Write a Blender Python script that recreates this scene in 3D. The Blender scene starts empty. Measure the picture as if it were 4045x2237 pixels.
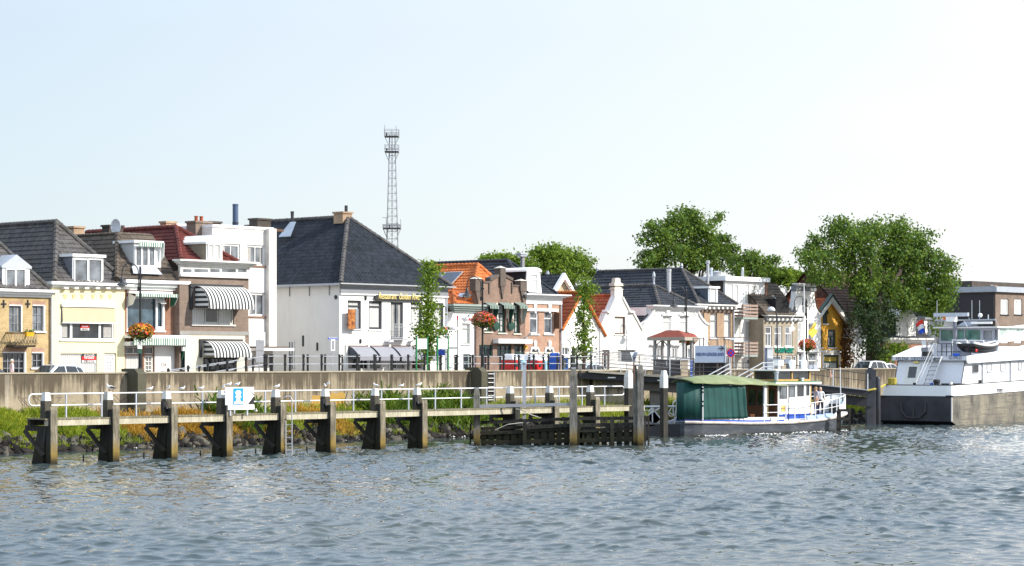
import bpy, math, random
import numpy as np
from mathutils import Vector, Matrix
from mathutils.geometry import tessellate_polygon
rnd = random.Random(7)
R = math.radians
C = bpy.context.scene.collection
# ---- camera model and the quay's own frame: t runs along the row of houses, d out towards the river, z up
F, CX, HY, EYE = 9108.0, 2022.5, 1421.0, 4.5
BETA = R(48)
UX, UY = math.cos(BETA), math.sin(BETA)
NX, NY = math.sin(BETA), -math.cos(BETA)
PERP = 108.3
STREET = 2.75
def W(t, d, z): return Vector((-PERP*NX + t*UX + d*NX, -PERP*NY + t*UY + d*NY, z))
def depth(x, d):
    k = (x-CX)/F
    return k, (PERP-d)/(UX-UY*k)
def on_d(x, y, d):                 # point of the plane at distance d from the house line
    k, D = depth(x, d)
    return (D*(UX*k+UY), d, EYE+(HY-y)*D/F)
def on_t(x, y, t):                 # point of the plane across the row at t
    k = (x-CX)/F
    ax, ay = -PERP*NX+t*UX, -PERP*NY+t*UY
    d = (k*ay-ax)/(NX-k*NY)
    D = ay+d*NY
    return (t, d, EYE+(HY-y)*D/F)
def ground(x, y, z):               # point at height z
    k = (x-CX)/F
    D = (EYE-z)*F/(y-HY)
    return rowco(k*D, D, z)
def rowco(X, Y, z): return (X*UX+Y*UY, X*NX+Y*NY+PERP, z)
def at_depth(x, y, D):
    return rowco((x-CX)/F*D, D, EYE+(HY-y)*D/F)
def zoom(x0, y0, s): return lambda x, y: (x0+x*s, y0+y*s)
Z1, Z2, Z3 = zoom(0, 800, .4912), zoom(450, 800, .4912), zoom(1050, 780, .5053)
Z4, Z5, Z6, Z7 = zoom(1700, 950, .3859), zoom(2200, 950, .3859), zoom(2700, 950, .3859), zoom(3300, 1100, .4562)
ZA, ZB, ZC, ZD = zoom(0, 1450, .3157), zoom(700, 1450, .3157), zoom(1400, 1450, .2806), zoom(1820, 1400, .3106)
ZE, ZK, ZG = zoom(2500, 1350, .3494), zoom(2480, 1290, .2252), zoom(2700, 1380, .2526)
ZH, ZS = zoom(3440, 1220, .2386), zoom(1300, 1280, .2329)
ORG = {}
# ---------------------------------------------------------------- mesh builder
class MB:
    def __init__(s, row=True): s.v, s.f, s.m, s.mi, s.row = [], [], [], 0, row
    def add(s, vs, fs):
        n = len(s.v); s.v += [tuple(p) for p in vs]
        for f in fs: s.f.append(tuple(i+n for i in f)); s.m.append(s.mi)
        return s
    def box(s, a0, a1, b0, b1, c0, c1):
        a0, a1 = sorted((a0, a1)); b0, b1 = sorted((b0, b1)); c0, c1 = sorted((c0, c1))
        v = [(a0,b0,c0),(a1,b0,c0),(a1,b1,c0),(a0,b1,c0),(a0,b0,c1),(a1,b0,c1),(a1,b1,c1),(a0,b1,c1)]
        return s.add(v, [(3,2,1,0),(4,5,6,7),(0,1,5,4),(1,2,6,5),(2,3,7,6),(3,0,4,7)])
    def hexa(s, lo, hi):              # two quads (bottom, top) joined
        return s.add(list(lo)+list(hi), [(3,2,1,0),(4,5,6,7),(0,1,5,4),(1,2,6,5),(2,3,7,6),(3,0,4,7)])
    def poly(s, pts): return s.add(pts, [tuple(range(len(pts)))])
    def prism(s, outline, d0, d1, axis='d'):   # outline in (t,z), extruded along d (or (d,z) along t, or (t,d) along z)
        def P(a, b, w): return {'d': (a, w, b), 't': (w, a, b), 'z': (a, b, w)}[axis]
        n = len(outline)
        ar = sum(outline[i][0]*outline[(i+1) % n][1]-outline[(i+1) % n][0]*outline[i][1] for i in range(n))
        o = list(outline) if ar > 0 else list(outline)[::-1]
        if axis == 'd': o = o[::-1]
        d0, d1 = min(d0, d1), max(d0, d1)
        v = [P(a, b, d0) for a, b in o]+[P(a, b, d1) for a, b in o]
        tris = tessellate_polygon([[Vector((a, b, 0)) for a, b in o]])
        f = []
        def ori(t3):
            (x0, y0), (x1, y1), (x2, y2) = (o[i] for i in t3)
            return (x1-x0)*(y2-y0)-(x2-x0)*(y1-y0)
        sgn = 1 if axis != 'd' else -1
        for t3 in tris:
            t3 = tuple(t3) if ori(t3)*sgn > 0 else tuple(t3)[::-1]
            f.append(t3[::-1]); f.append(tuple(i+n for i in t3))
        for i in range(n):
            j = (i+1) % n; f.append((i, j, j+n, i+n))
        return s.add(v, f)
    def tube(s, pts, r, n=8, caps=True):
        pts = [Vector(p) for p in pts]; rs = r if isinstance(r, (list, tuple)) else [r]*len(pts)
        vs, fs = [], []; prev = None
        for i, p in enumerate(pts):
            a = pts[min(i+1, len(pts)-1)]-pts[max(i-1, 0)]
            if a.length < 1e-6: a = Vector((0, 0, 1))
            a.normalize()
            ref = prev if prev is not None and abs(prev.dot(a)) < .95 else (Vector((0, 0, 1)) if abs(a.z) < .9 else Vector((1, 0, 0)))
            x = (ref-a*ref.dot(a)).normalized(); y = a.cross(x); prev = x
            for j in range(n):
                w = 2*math.pi*j/n; vs.append(p+(x*math.cos(w)+y*math.sin(w))*rs[i])
        for i in range(len(pts)-1):
            for j in range(n):
                k = (j+1) % n; fs.append((i*n+j, i*n+k, (i+1)*n+k, (i+1)*n+j))
        if caps:
            fs.append(tuple(range(n))[::-1]); fs.append(tuple((len(pts)-1)*n+j for j in range(n)))
        return s.add(vs, fs)
    def bar(s, p, q, w, h=None):      # square bar between two points
        h = h or w; p, q = Vector(p), Vector(q); a = (q-p).normalized()
        ref = Vector((0, 0, 1)) if abs(a.z) < .9 else Vector((1, 0, 0))
        x = a.cross(ref).normalized()*w/2; y = x.cross(a).normalized()*h/2
        lo = [p-x-y, p+x-y, p+x+y, p-x+y]; hi = [q-x-y, q+x-y, q+x+y, q-x+y]
        return s.hexa(lo, hi) if True else s
    def lathe(s, c, prof, n=16, axis='z'):
        vs, fs = [], []; c = Vector(c)
        for r_, h in prof:
            for j in range(n):
                w = 2*math.pi*j/n; a, b = r_*math.cos(w), r_*math.sin(w)
                vs.append(c+Vector({'z': (a, b, h), 'x': (h, a, b), 'y': (b, h, a)}[axis]))
        for i in range(len(prof)-1):
            for j in range(n):
                k = (j+1) % n; fs.append((i*n+j, i*n+k, (i+1)*n+k, (i+1)*n+j))
        fs.append(tuple(range(n))[::-1]); fs.append(tuple((len(prof)-1)*n+j for j in range(n)))
        return s.add(vs, fs)
    def ell(s, c, r, n=12, m=8):
        vs, fs = [], []; c = Vector(c)
        if not isinstance(r, (tuple, list)): r = (r, r, r)
        for i in range(m+1):
            p = -math.pi/2+math.pi*i/m
            for j in range(n):
                w = 2*math.pi*j/n
                vs.append(c+Vector((r[0]*math.cos(p)*math.cos(w), r[1]*math.cos(p)*math.sin(w), r[2]*math.sin(p))))
        for i in range(m):
            for j in range(n):
                k = (j+1) % n; fs.append((i*n+j, i*n+k, (i+1)*n+k, (i+1)*n+j))
        return s.add(vs, fs)
    def wall(s, outline, holes, d, reveal=.16):   # a front face in (t,z) with rectangular openings and their reveals
        loops = [[Vector((a, b, 0)) for a, b in outline]]
        for t0, t1, z0, z1 in holes:
            loops.append([Vector((t0, z0, 0)), Vector((t1, z0, 0)), Vector((t1, z1, 0)), Vector((t0, z1, 0))])
        flat = [p for l in loops for p in l]
        fs = []
        for t3 in tessellate_polygon(loops):
            a, b, c = (flat[i] for i in t3)
            cr = (b.x-a.x)*(c.y-a.y)-(c.x-a.x)*(b.y-a.y)
            if abs(cr) < 1e-9: continue
            fs.append(tuple(t3)[::-1] if cr > 0 else tuple(t3))
        s.add([(p.x, d, p.y) for p in flat], fs)
        for t0, t1, z0, z1 in holes:
            e = d-reveal
            s.add([(t0,d,z0),(t1,d,z0),(t1,d,z1),(t0,d,z1),(t0,e,z0),(t1,e,z0),(t1,e,z1),(t0,e,z1)],
                  [(0,4,5,1),(1,5,6,2),(2,6,7,3),(3,7,4,0)])
        return s
    def build(s, name, mats, parent=None, org=None, smooth=False, rot=None, loc=None):
        o3 = org if org is not None else (ORG.get(parent.name, (0, 0, 0)) if parent else (0, 0, 0))
        v = np.array(s.v, dtype=np.float64).reshape(-1, 3)
        if s.row:
            v = v-np.array(o3); v[:, 1] *= -1
        fs = [f[::-1] for f in s.f] if s.row else s.f
        me = bpy.data.meshes.new(name)
        me.from_pydata(v.tolist(), [], fs)
        if not isinstance(mats, (list, tuple)): mats = [mats]
        for m in mats: me.materials.append(m)
        if len(mats) > 1: me.polygons.foreach_set('material_index', s.m)
        if smooth: me.polygons.foreach_set('use_smooth', [True]*len(me.polygons))
        me.update(); uvmap(me)
        o = bpy.data.objects.new(name, me); C.objects.link(o)
        if parent: o.parent = parent
        elif s.row: o.location = W(*o3); o.rotation_euler = (0, 0, BETA)
        if loc is not None: o.location = loc
        if rot is not None: o.rotation_euler = rot
        ORG[o.name] = tuple(o3)
        return o
def uvmap(me):
    n = len(me.loops)
    if not n: return
    uv = me.uv_layers.new(name='UVMap')
    nf = len(me.polygons)
    no = np.empty(nf*3); me.polygons.foreach_get('normal', no); no = no.reshape(-1, 3)
    tot = np.empty(nf, dtype=np.int32); me.polygons.foreach_get('loop_total', tot)
    li = np.empty(n, dtype=np.int32); me.loops.foreach_get('vertex_index', li)
    co = np.empty(len(me.vertices)*3); me.vertices.foreach_get('co', co); co = co.reshape(-1, 3)
    T = np.stack([-no[:, 1], no[:, 0], np.zeros(nf)], 1); L = np.linalg.norm(T, axis=1)
    flat = L < .03; T[flat] = (1, 0, 0); L[flat] = 1; T /= L[:, None]
    V = np.cross(no, T)
    k = np.repeat(np.arange(nf), tot); p = co[li]
    out = np.stack([(p*T[k]).sum(1), (p*V[k]).sum(1)], 1)
    uv.data.foreach_set('uv', out.ravel().astype(np.float32))
def tag(o, label=None, cat=None, group=None, kind=None):
    if label: o['label'] = label
    if cat: o['category'] = cat
    if group: o['group'] = group
    if kind: o['kind'] = kind
    return o
def thing(name, label, cat, org, group=None, rot=BETA):      # an Empty at the thing's base, given in the quay's frame
    o = bpy.data.objects.new(name, None); C.objects.link(o)
    o.empty_display_size = .3
    o.location = W(*org); o.rotation_euler = (0, 0, rot); ORG[o.name] = tuple(org)
    return tag(o, label, cat, group)
def dup(o, parent=None):
    c = o.copy(); C.objects.link(c); ORG[c.name] = ORG.get(o.name, (0, 0, 0))
    if parent: c.parent = parent
    for ch in list(o.children): dup(ch, c)
    return c
def text(body, parent, mat, t, d, z, size, name='lettering', shear=0, align='LEFT', across=False, sx=1.0, ext=.006, xyz=None, rz=0, fit=0):
    cu = bpy.data.curves.new(name, 'FONT'); cu.body = body; cu.size = size; cu.extrude = ext; cu.shear = shear
    cu.align_x = align; cu.resolution_u = 3
    cu.materials.append(mat)
    tmp = bpy.data.objects.new(name, cu); C.objects.link(tmp)
    me = bpy.data.meshes.new_from_object(tmp.evaluated_get(bpy.context.evaluated_depsgraph_get()))
    bpy.data.objects.remove(tmp)
    o = bpy.data.objects.new(name, me); C.objects.link(o)
    if parent: o.parent = parent
    g = ORG[parent.name]
    o.location = xyz if xyz is not None else (t-g[0], -(d-g[1]), z-g[2])
    o.rotation_euler = (R(90), 0, rz if not across else R(-90))
    o.scale = (sx, 1, 1)
    if fit: o.scale.x = fit/max(v.co.x for v in me.vertices)
    return o
# ---------------------------------------------------------------- materials
class NT:
    def __init__(s, name):
        s.m = bpy.data.materials.new(name); s.m.use_nodes = True
        s.t = s.m.node_tree; s.t.nodes.clear()
        s.out = s.n('ShaderNodeOutputMaterial')
    def n(s, ty, **kw):
        x = s.t.nodes.new(ty)
        for k, v in kw.items():
            if k.startswith('i_'): x.inputs[k[2:].replace('_', ' ')].default_value = v
            else: setattr(x, k, v)
        return x
    def l(s, a, b): s.t.links.new(a, b)
    def mix(s, fac, a, b, mode='MIX'):
        x = s.n('ShaderNodeMix', data_type='RGBA', blend_type=mode)
        for i, q in ((0, fac), (6, a), (7, b)):
            if hasattr(q, 'is_linked'): s.l(q, x.inputs[i])
            elif i == 0: x.inputs[0].default_value = q
            else: x.inputs[i].default_value = (*q[:3], 1)
        return x.outputs[2]
    def math(s, op, a, b=0.0):
        x = s.n('ShaderNodeMath', operation=op)
        for i, q in enumerate((a, b)):
            if hasattr(q, 'is_linked'): s.l(q, x.inputs[i])
            else: x.inputs[i].default_value = q
        return x.outputs[0]
    def ramp(s, fac, stops):
        x = s.n('ShaderNodeValToRGB'); s.l(fac, x.inputs[0]); e = x.color_ramp.elements
        while len(e) > len(stops): e.remove(e[-1])
        while len(e) < len(stops): e.new(1)
        for i, (p, c) in enumerate(stops): e[i].position = p; e[i].color = (*c, 1) if len(c) == 3 else c
        return x.outputs[0]
    def noise(s, scale, vec=None, detail=4, rough=.55, dist=0):
        x = s.n('ShaderNodeTexNoise'); x.inputs['Scale'].default_value = scale; x.inputs['Detail'].default_value = detail
        x.inputs['Roughness'].default_value = rough; x.inputs['Distortion'].default_value = dist
        if vec is not None: s.l(vec, x.inputs['Vector'])
        return x.outputs['Fac']
    def co(s, which='Object'): return s.n('ShaderNodeTexCoord').outputs[which]
    def mapped(s, vec, scale, loc=(0, 0, 0)):
        x = s.n('ShaderNodeMapping'); s.l(vec, x.inputs[0]); x.inputs['Scale'].default_value = scale; x.inputs['Location'].default_value = loc
        return x.outputs[0]
    def bump(s, h, strength, dist=.02):
        x = s.n('ShaderNodeBump'); x.inputs['Strength'].default_value = strength; x.inputs['Distance'].default_value = dist
        s.l(h, x.inputs['Height']); return x.outputs[0]
    def principled(s, col, rough=.6, normal=None, metal=0, spec=.4, **kw):
        p = s.n('ShaderNodeBsdfPrincipled')
        for k, v in (('Base Color', col), ('Roughness', rough), ('Metallic', metal), ('Specular IOR Level', spec)):
            if hasattr(v, 'is_linked'): s.l(v, p.inputs[k])
            elif k == 'Base Color': p.inputs[k].default_value = (*v[:3], 1)
            else: p.inputs[k].default_value = v
        if normal is not None: s.l(normal, p.inputs['Normal'])
        s.l(p.outputs[0], s.out.inputs[0]); return p
def mat(name, col, rough=.6, var=.15, scale=3.0, metal=0, spec=.35, bump=0, stain=None, stain_amt=.5):
    m = NT(name); co = m.co()
    f = m.noise(scale, co, 5)
    c = m.ramp(f, [(.25, tuple(x*(1-var) for x in col)), (.75, tuple(min(.95, x*(1+var)) for x in col))])
    if stain:
        g = m.noise(1.0, m.mapped(co, (1.6, 1.6, .28)), 6, .65)
        h = m.ramp(g, [(.48, (0, 0, 0)), (.68, (stain_amt,)*3)])
        c = m.mix(h, c, stain)
    nb = m.bump(m.noise(scale*7, co, 3), bump) if bump else None
    m.principled(c, rough, nb, metal, spec); return m.m
def brick(name, c1, c2, mortar, scale=1.0, var=.25, bw=.23, bh=.075):
    m = NT(name); uv = m.n('ShaderNodeUVMap').outputs[0]
    b = m.n('ShaderNodeTexBrick'); m.l(uv, b.inputs['Vector'])
    b.inputs['Scale'].default_value = 1; b.inputs['Brick Width'].default_value = bw*scale; b.inputs['Row Height'].default_value = bh*scale
    b.inputs['Mortar Size'].default_value = .009; b.inputs['Mortar Smooth'].default_value = .2; b.inputs['Bias'].default_value = 0
    for k, v in (('Color1', c1), ('Color2', c2), ('Mortar', mortar)): b.inputs[k].default_value = (*v, 1)
    f = m.noise(.9, m.co(), 5, .6)
    c = m.mix(1.0, b.outputs[0], m.ramp(f, [(.3, (1-var,)*3), (.7, (1+var*.5,)*3)]), 'MULTIPLY')
    m.principled(c, .85, m.bump(b.outputs['Fac'], -.4, .008), 0, .2); return m.m
def glass_mat(name, col, rough=.04, curtain=False, wob=.02, spec=.8):
    m = NT(name); co = m.co()
    if curtain:
        w = m.n('ShaderNodeTexWave'); m.l(m.mapped(m.n('ShaderNodeUVMap').outputs[0], (1, .12, 1)), w.inputs[0])
        w.inputs['Scale'].default_value = 2.2; w.inputs['Distortion'].default_value = 5; w.inputs['Detail'].default_value = 2
        c = m.ramp(w.outputs[1], [(.1, tuple(x*.72 for x in col)), (.8, col)])
    else:
        c = m.ramp(m.noise(1.3, co, 3), [(.35, tuple(x*.5 for x in col)), (.68, tuple(x*1.6 for x in col))])
    m.principled(c, rough, m.bump(m.noise(.9, co, 1), wob, .3), 0, spec); return m.m
def tile_mat(name, col, var=.35, moss=None, moss_amt=.5):
    m = NT(name); co = m.co()
    uv = m.n('ShaderNodeUVMap').outputs[0]
    sn = m.n('ShaderNodeVectorMath', operation='SNAP'); m.l(co, sn.inputs[0]); sn.inputs[1].default_value = (.27, .27, .3)
    wn = m.n('ShaderNodeTexWhiteNoise'); m.l(sn.outputs[0], wn.inputs[0])
    f = m.math('ADD', m.math('MULTIPLY', wn.outputs[0], .45), m.math('MULTIPLY', m.noise(.8, co, 5), .6))
    c = m.ramp(f, [(.2, tuple(x*(1-var) for x in col)), (.8, tuple(min(.9, x*(1+var)) for x in col))])
    if moss: c = m.mix(m.ramp(m.noise(.55, co, 6, .7), [(.45, (0, 0, 0)), (.7, (moss_amt,)*3)]), c, moss)
    m.principled(c, .7, None, 0, .2); return m.m
def stripes(name, c1, c2, period, axis=0, duty=.5, rough=.8):
    m = NT(name); sx = m.n('ShaderNodeSeparateXYZ'); m.l(m.co(), sx.inputs[0])
    fr = m.math('FRACT', m.math('DIVIDE', m.math('ADD', sx.outputs[axis], 100.0), period))
    c = m.mix(m.math('LESS_THAN', fr, duty), c1, c2)
    m.principled(c, rough, None, 0, .2); return m.m
WHITE = mat('white_paint', (.80, .80, .79), .5, .04)
OFFW = mat('off_white_paint', (.72, .71, .67), .55, .07, stain=(.45, .43, .38), stain_amt=.35)
PLASTER = mat('white_plaster', (.80, .785, .76), .8, .03, 1.2, bump=.05, stain=(.62, .59, .54), stain_amt=.28)
PLASTER2 = mat('white_limewash', (.76, .74, .68), .85, .06, 1.2, bump=.08, stain=(.5, .47, .4), stain_amt=.4)
CREAM = mat('cream_plaster', (.78, .69, .42), .8, .04, 1.0, bump=.04, stain=(.62, .55, .35), stain_amt=.35)
ORANGE = mat('yellow_orange_plaster', (.76, .40, .055), .75, .07, 1.4, stain=(.55, .27, .05), stain_amt=.4)
GREYP = mat('grey_paint', (.22, .23, .25), .5, .08)
DGREY = mat('dark_grey_paint', (.035, .037, .042), .45, .1)
GREEN = mat('dark_green_paint', (.02, .06, .045), .4, .1)
GGREEN = mat('grey_green_paint', (.28, .33, .30), .5, .08)
BEIGE = mat('beige_canvas', (.62, .54, .38), .9, .05, 2)
STONE = mat('light_stone', (.58, .54, .46), .8, .12, 4, bump=.1)
BROWNW = mat('brown_frame', (.12, .06, .035), .5, .15)
BLACK = mat('black_iron', (.018, .018, .02), .42, .2)
IRON = mat('galvanised_steel', (.55, .56, .58), .38, .08, metal=.75)
RAILW = mat('pale_painted_rail', (.72, .72, .72), .42, .08)
LEAD = mat('zinc_sheet', (.42, .45, .50), .45, .1, metal=.3)
REDP = mat('red_plastic', (.62, .02, .02), .45, .08)
BLUEP = mat('blue_plastic', (.02, .12, .55), .4, .08)
BLUEW = mat('pale_blue_plastic', (.30, .55, .68), .45, .08)
WHITEP = mat('white_plastic', (.8, .8, .8), .4, .03)
CURTN = mat('curtain_cloth', (.34, .33, .31), .8, .12, 5)
GL_D = glass_mat('dark_window_glass', (.022, .026, .03))
GL_M = glass_mat('grey_window_glass', (.13, .145, .16))  # pale sky reflection put into the pane's own grey
GL_C = glass_mat('net_curtain_window_glass', (.56, .56, .54), .06, True)
GL_W = glass_mat('bright_curtain_window_glass', (.74, .74, .70), .06, True)
GL_B = glass_mat('blue_grey_picture_glass', (.05, .085, .11), .03)
BR_Y = brick('yellow_brick', (.50, .36, .16), (.40, .27, .11), (.42, .36, .26))
BR_R = brick('red_brown_brick', (.30, .13, .07), (.22, .095, .055), (.28, .23, .19))
BR_B = brick('grey_brown_brick', (.215, .145, .105), (.16, .107, .08), (.30, .27, .24))
BR_H = brick('warm_brown_brick', (.24, .135, .09), (.17, .098, .068), (.34, .29, .25))
BR_P = brick('pink_brick', (.42, .24, .16), (.36, .19, .12), (.42, .34, .28))
BR_O = brick('ochre_brick', (.40, .26, .15), (.32, .20, .12), (.38, .33, .27))
BR_W = brick('whitewashed_brick', (.78, .76, .72), (.70, .67, .62), (.60, .56, .50))
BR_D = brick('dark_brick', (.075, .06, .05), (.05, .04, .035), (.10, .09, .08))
T_GREY = tile_mat('grey_concrete_tiles', (.080, .076, .076), .4, (.10, .085, .055), .4)
T_BROWN = tile_mat('brown_grey_tiles', (.092, .074, .058), .35)
T_RED = tile_mat('dark_red_tiles', (.115, .03, .024), .35)
T_BLACK = tile_mat('black_glazed_tiles', (.020, .024, .032), .45)
T_ORANGE = tile_mat('orange_tiles', (.52, .15, .04), .3, (.22, .09, .04), .5)
T_RUST = tile_mat('rust_red_tiles', (.34, .085, .035), .3)
T_SLATE = tile_mat('slate_grey_tiles', (.034, .038, .046), .38)
# ---------------------------------------------------------------- roofs
def inside(poly, x, y):
    c = False; n = len(poly)
    for i in range(n):
        x0, y0 = poly[i]; x1, y1 = poly[(i+1) % n]
        if (y0 > y) != (y1 > y) and x < (x1-x0)*(y-y0)/(y1-y0)+x0: c = not c
    return c
def tile_face(mb, pts, period=.27, course=.34, amp=.035, step=.04):   # a sloping polygon laid with rows of pantiles
    P = [Vector(p) for p in pts]
    n = (P[1]-P[0]).cross(P[2]-P[0]).normalized()
    if n.z < 0: n = -n
    T = Vector((-n.y, n.x, 0)); T = T.normalized() if T.length > 1e-4 else Vector((1, 0, 0))
    V = n.cross(T)
    if V.z < 0: V = -V
    o = P[0]; q = [((p-o).dot(T), (p-o).dot(V)) for p in P]
    u0, u1 = min(a for a, b in q), max(a for a, b in q); v0, v1 = min(b for a, b in q), max(b for a, b in q)
    du = period/4; nu = max(1, int((u1-u0)/du)+1); nc = max(1, int((v1-v0)/course)+1)
    rows = []
    for c in range(nc):
        rows.append((v0+c*course, step)); rows.append((v0+(c+1)*course-.004, 0.0))
    def flip(f, ok): return f if ok else f[::-1]
    okw = T.cross(V).dot(n) > 0
    if mb.row: pass
    idx = {}
    def vert(i, r):
        k = (i, r)
        if k not in idx:
            u = u0+i*du; v, h = rows[r]
            hh = h+amp*(.5+.5*math.cos(2*math.pi*u/period))
            idx[k] = len(mb.v); mb.v.append(tuple(o+T*u+V*v+n*hh))
        return idx[k]
    for i in range(nu):
        um = u0+(i+.5)*du
        for r in range(len(rows)-1):
            vm = (rows[r][0]+rows[r+1][0])/2
            if not inside(q, um, vm): continue
            f = (vert(i, r), vert(i+1, r), vert(i+1, r+1), vert(i, r+1))
            mb.f.append(f if okw else f[::-1]); mb.m.append(mb.mi)
    base = [tuple(p-n*.02) for p in P]
    nn = (P[1]-P[0]).cross(P[2]-P[0])
    mb.poly(base if nn.dot(n) > 0 else base[::-1])
    return mb
def ridge(mb, p, q, r=.13, seg=.36):      # half-round capping tiles, each a little proud of the next
    p, q = Vector(p), Vector(q); L = (q-p).length; n = max(1, int(L/seg))
    pts, rs = [], []
    for i in range(n):
        pts += [p.lerp(q, i/n), p.lerp(q, (i+.97)/n)]; rs += [r*1.12, r*.9]
    return mb.tube(pts, rs, 8)
def hip_roof(root, m, tL, tR, zE, d0, apex, dback, left=True, right=True, cap=True, capmat=None, r=.13, **kw):
    A = apex; B = (A[0], dback, A[2]); EL, ER = (tL, d0, zE), (tR, d0, zE)
    mb = MB(); tile_face(mb, [EL, ER, A], **kw)
    if left: tile_face(mb, [EL, A, B, (tL, dback, zE)], **kw)
    if right: tile_face(mb, [ER, A, B, (tR, dback, zE)], **kw)
    ro = mb.build('roof', m, root)
    if cap:
        mb = MB(); up = .05
        for p, q in ((EL, A), (ER, A), (A, B)):
            ridge(mb, (p[0], p[1], p[2]+up), (q[0], q[1], q[2]+up), r)
        mb.build('ridge_tiles', capmat or m, ro)
    return ro
# ---------------------------------------------------------------- houses
class House:
    def __init__(s, zf, d, x0, x1, name, label, cat='house', group='houses along the quay'):
        s.zf, s.d, s.holes = zf, d, []
        s.t0, s.t1 = s.T(x0), s.T(x1)
        s.root = thing(name, label, cat, ((s.t0+s.t1)/2, d, STREET), group)
    def P(s, x, y, d=None): return on_d(*s.zf(x, y), s.d if d is None else d)
    def T(s, x, d=None): return s.P(x, 500, d)[0]
    def Z(s, x, y, d=None): return s.P(x, y, d)[2]
    def rect(s, x0, y0, x1, y1, d=None):
        xc = (x0+x1)/2
        return s.T(x0, d), s.T(x1, d), s.Z(xc, y1, d), s.Z(xc, y0, d)
    def outline(s, pts): return [(lambda p: (p[0], p[2]))(s.P(x, y)) for x, y in pts]
    def box(s, name, m, x0, y0, x1, y1, da, db, parent=None, d=None):
        a, b, c, e = s.rect(x0, y0, x1, y1, d)
        base = s.d if d is None else d
        return MB().box(a, b, base+da, base+db, c, e).build(name, m, parent or s.root)
    def body(s, m, outline, back=9.0, holes=None, name='wall', slab=None):
        mb = MB(); hs = s.holes if holes is None else holes
        mb.wall(outline, hs, s.d)
        bk = s.d-(slab or back); n = len(outline)
        ar = sum(outline[i][0]*outline[(i+1) % n][1]-outline[(i+1) % n][0]*outline[i][1] for i in range(n))
        o = outline if ar > 0 else outline[::-1]
        mb.add([(a, s.d, b) for a, b in o]+[(a, bk, b) for a, b in o], [(i, i+n, (i+1) % n+n, (i+1) % n) for i in range(n)])
        mb.add([(a, bk, b) for a, b in o], [tuple(t) for t in tessellate_polygon([[Vector((a, b, 0)) for a, b in o]])])
        w = mb.build(name, m, s.root); return w
    def rectbody(s, m, ytop, back=9.0, xm=None, **kw):
        xm = xm if xm is not None else 0
        zt = s.Z(xm, ytop)
        return s.body(m, [(s.t0, STREET-.1), (s.t1, STREET-.1), (s.t1, zt), (s.t0, zt)], back, **kw)
    def win(s, x0, y0, x1, y1, fr=None, pane=None, cols=1, rows=1, split=None, fw=.07, sill=None, recess=.13, name='window', hole=True, d=None, arch=False, sub=False, parent=None, label=None):
        a, b, c, e = s.rect(x0, y0, x1, y1, d)
        fr, pane = fr or WHITE, pane or GL_D
        D = s.d if d is None else d
        if hole: s.holes.append((a, b, c, e))
        else: recess = -.04
        f0, f1 = D-recess-.04, D-recess+.05
        mb = MB(); g = .002
        a, b, c, e = a+g, b-g, c+g, e-g
        mb.box(a, b, f0, f1, e-fw, e); mb.box(a, b, f0, f1, c, c+fw)
        mb.box(a, a+fw, f0, f1, c+fw, e-fw); mb.box(b-fw, b, f0, f1, c+fw, e-fw)
        top = e-fw; bot = c+fw
        if split:
            zs = e-(e-c)*split; mb.box(a+fw, b-fw, f0, f1-.004, zs-fw*.4, zs+fw*.4); ztop_m = zs-fw*.4
        else: ztop_m = top
        for i in range(1, cols):
            tt = a+(b-a)*i/cols; mb.box(tt-.025, tt+.025, f0, f1-.008, bot, ztop_m)
        for j in range(1, rows):
            zz = bot+(ztop_m-bot)*j/rows; mb.box(a+fw, b-fw, f0, f1-.012, zz-.018, zz+.018)
        if sub:
            mb.mi = 1; mb.box(a+fw*.5, b-fw*.5, f0+.01, f0+.03, c+fw*.5, e-fw*.5)
            o = mb.build(name, [fr, pane], parent or s.root)
        else:
            o = mb.build(name, fr, parent or s.root)
            MB().box(a+fw*.5, b-fw*.5, f0+.01, f0+.03, c+fw*.5, e-fw*.5).build('pane', pane, o)
            if pane in (GL_D, GL_M) and b-a > .7 and rnd.random() < .65:      # drawn-back curtains
                for sg in (0, 1):
                    if rnd.random() < .25: continue
                    w = (b-a)*rnd.uniform(.1, .24); x = a+fw if sg == 0 else b-fw-w; mb = MB(); k = 5
                    for i in range(k):
                        u, v = x+w*i/k, x+w*(i+1)/k; s0 = .008*(i % 2); mb.poly([(u,f0+.034+s0,c+fw+.05),(v,f0+.042-s0,c+fw+.05),(v,f0+.042-s0,e-fw),(u,f0+.034+s0,e-fw)])
                    mb.build('curtain', CURTN, o)
            if sill is not None:
                MB().box(a-.08, b+.08, D-recess+.052, D+.09, c-.09, c-.002).build('sill', sill, o)
        if label: o['label'] = label
        return o
    def cornice(s, name, m, x0, x1, ytop, ybot, out=.45, xm=None, steps=3, d=None, endcap=0):
        a, b = s.T(x0), s.T(x1); xm = xm if xm is not None else (x0+x1)/2
        zt, zb = s.Z(xm, ytop), s.Z(xm, ybot); mb = MB()
        for i in range(steps):        # mouldings that step out towards the top
            f0, f1 = i/steps, (i+1)/steps
            o = out*(.25+.75*(i/(steps-1) if steps > 1 else 1)); e = endcap*(i/(steps-1) if steps > 1 else 1)
            mb.box(a-e, b+e, s.d-.15-.01*i, s.d+o, zb+(zt-zb)*f0, zb+(zt-zb)*f1)
        return mb.build(name, m, s.root)
    def pipe(s, x, y0, y1, m=None, r=.05, d=.1, name='downpipe'):
        p, q = s.P(x, y0), s.P(x, y1); mb = MB()
        mb.tube([(p[0], s.d+d, p[2]), (p[0], s.d+d, q[2])], r, 8)
        for f in (.15, .5, .85): mb.box(p[0]-.08, p[0]+.08, s.d+.01, s.d+d, q[2]+(p[2]-q[2])*f-.02, q[2]+(p[2]-q[2])*f+.02)
        return mb.build(name, m or DGREY, s.root)
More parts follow.
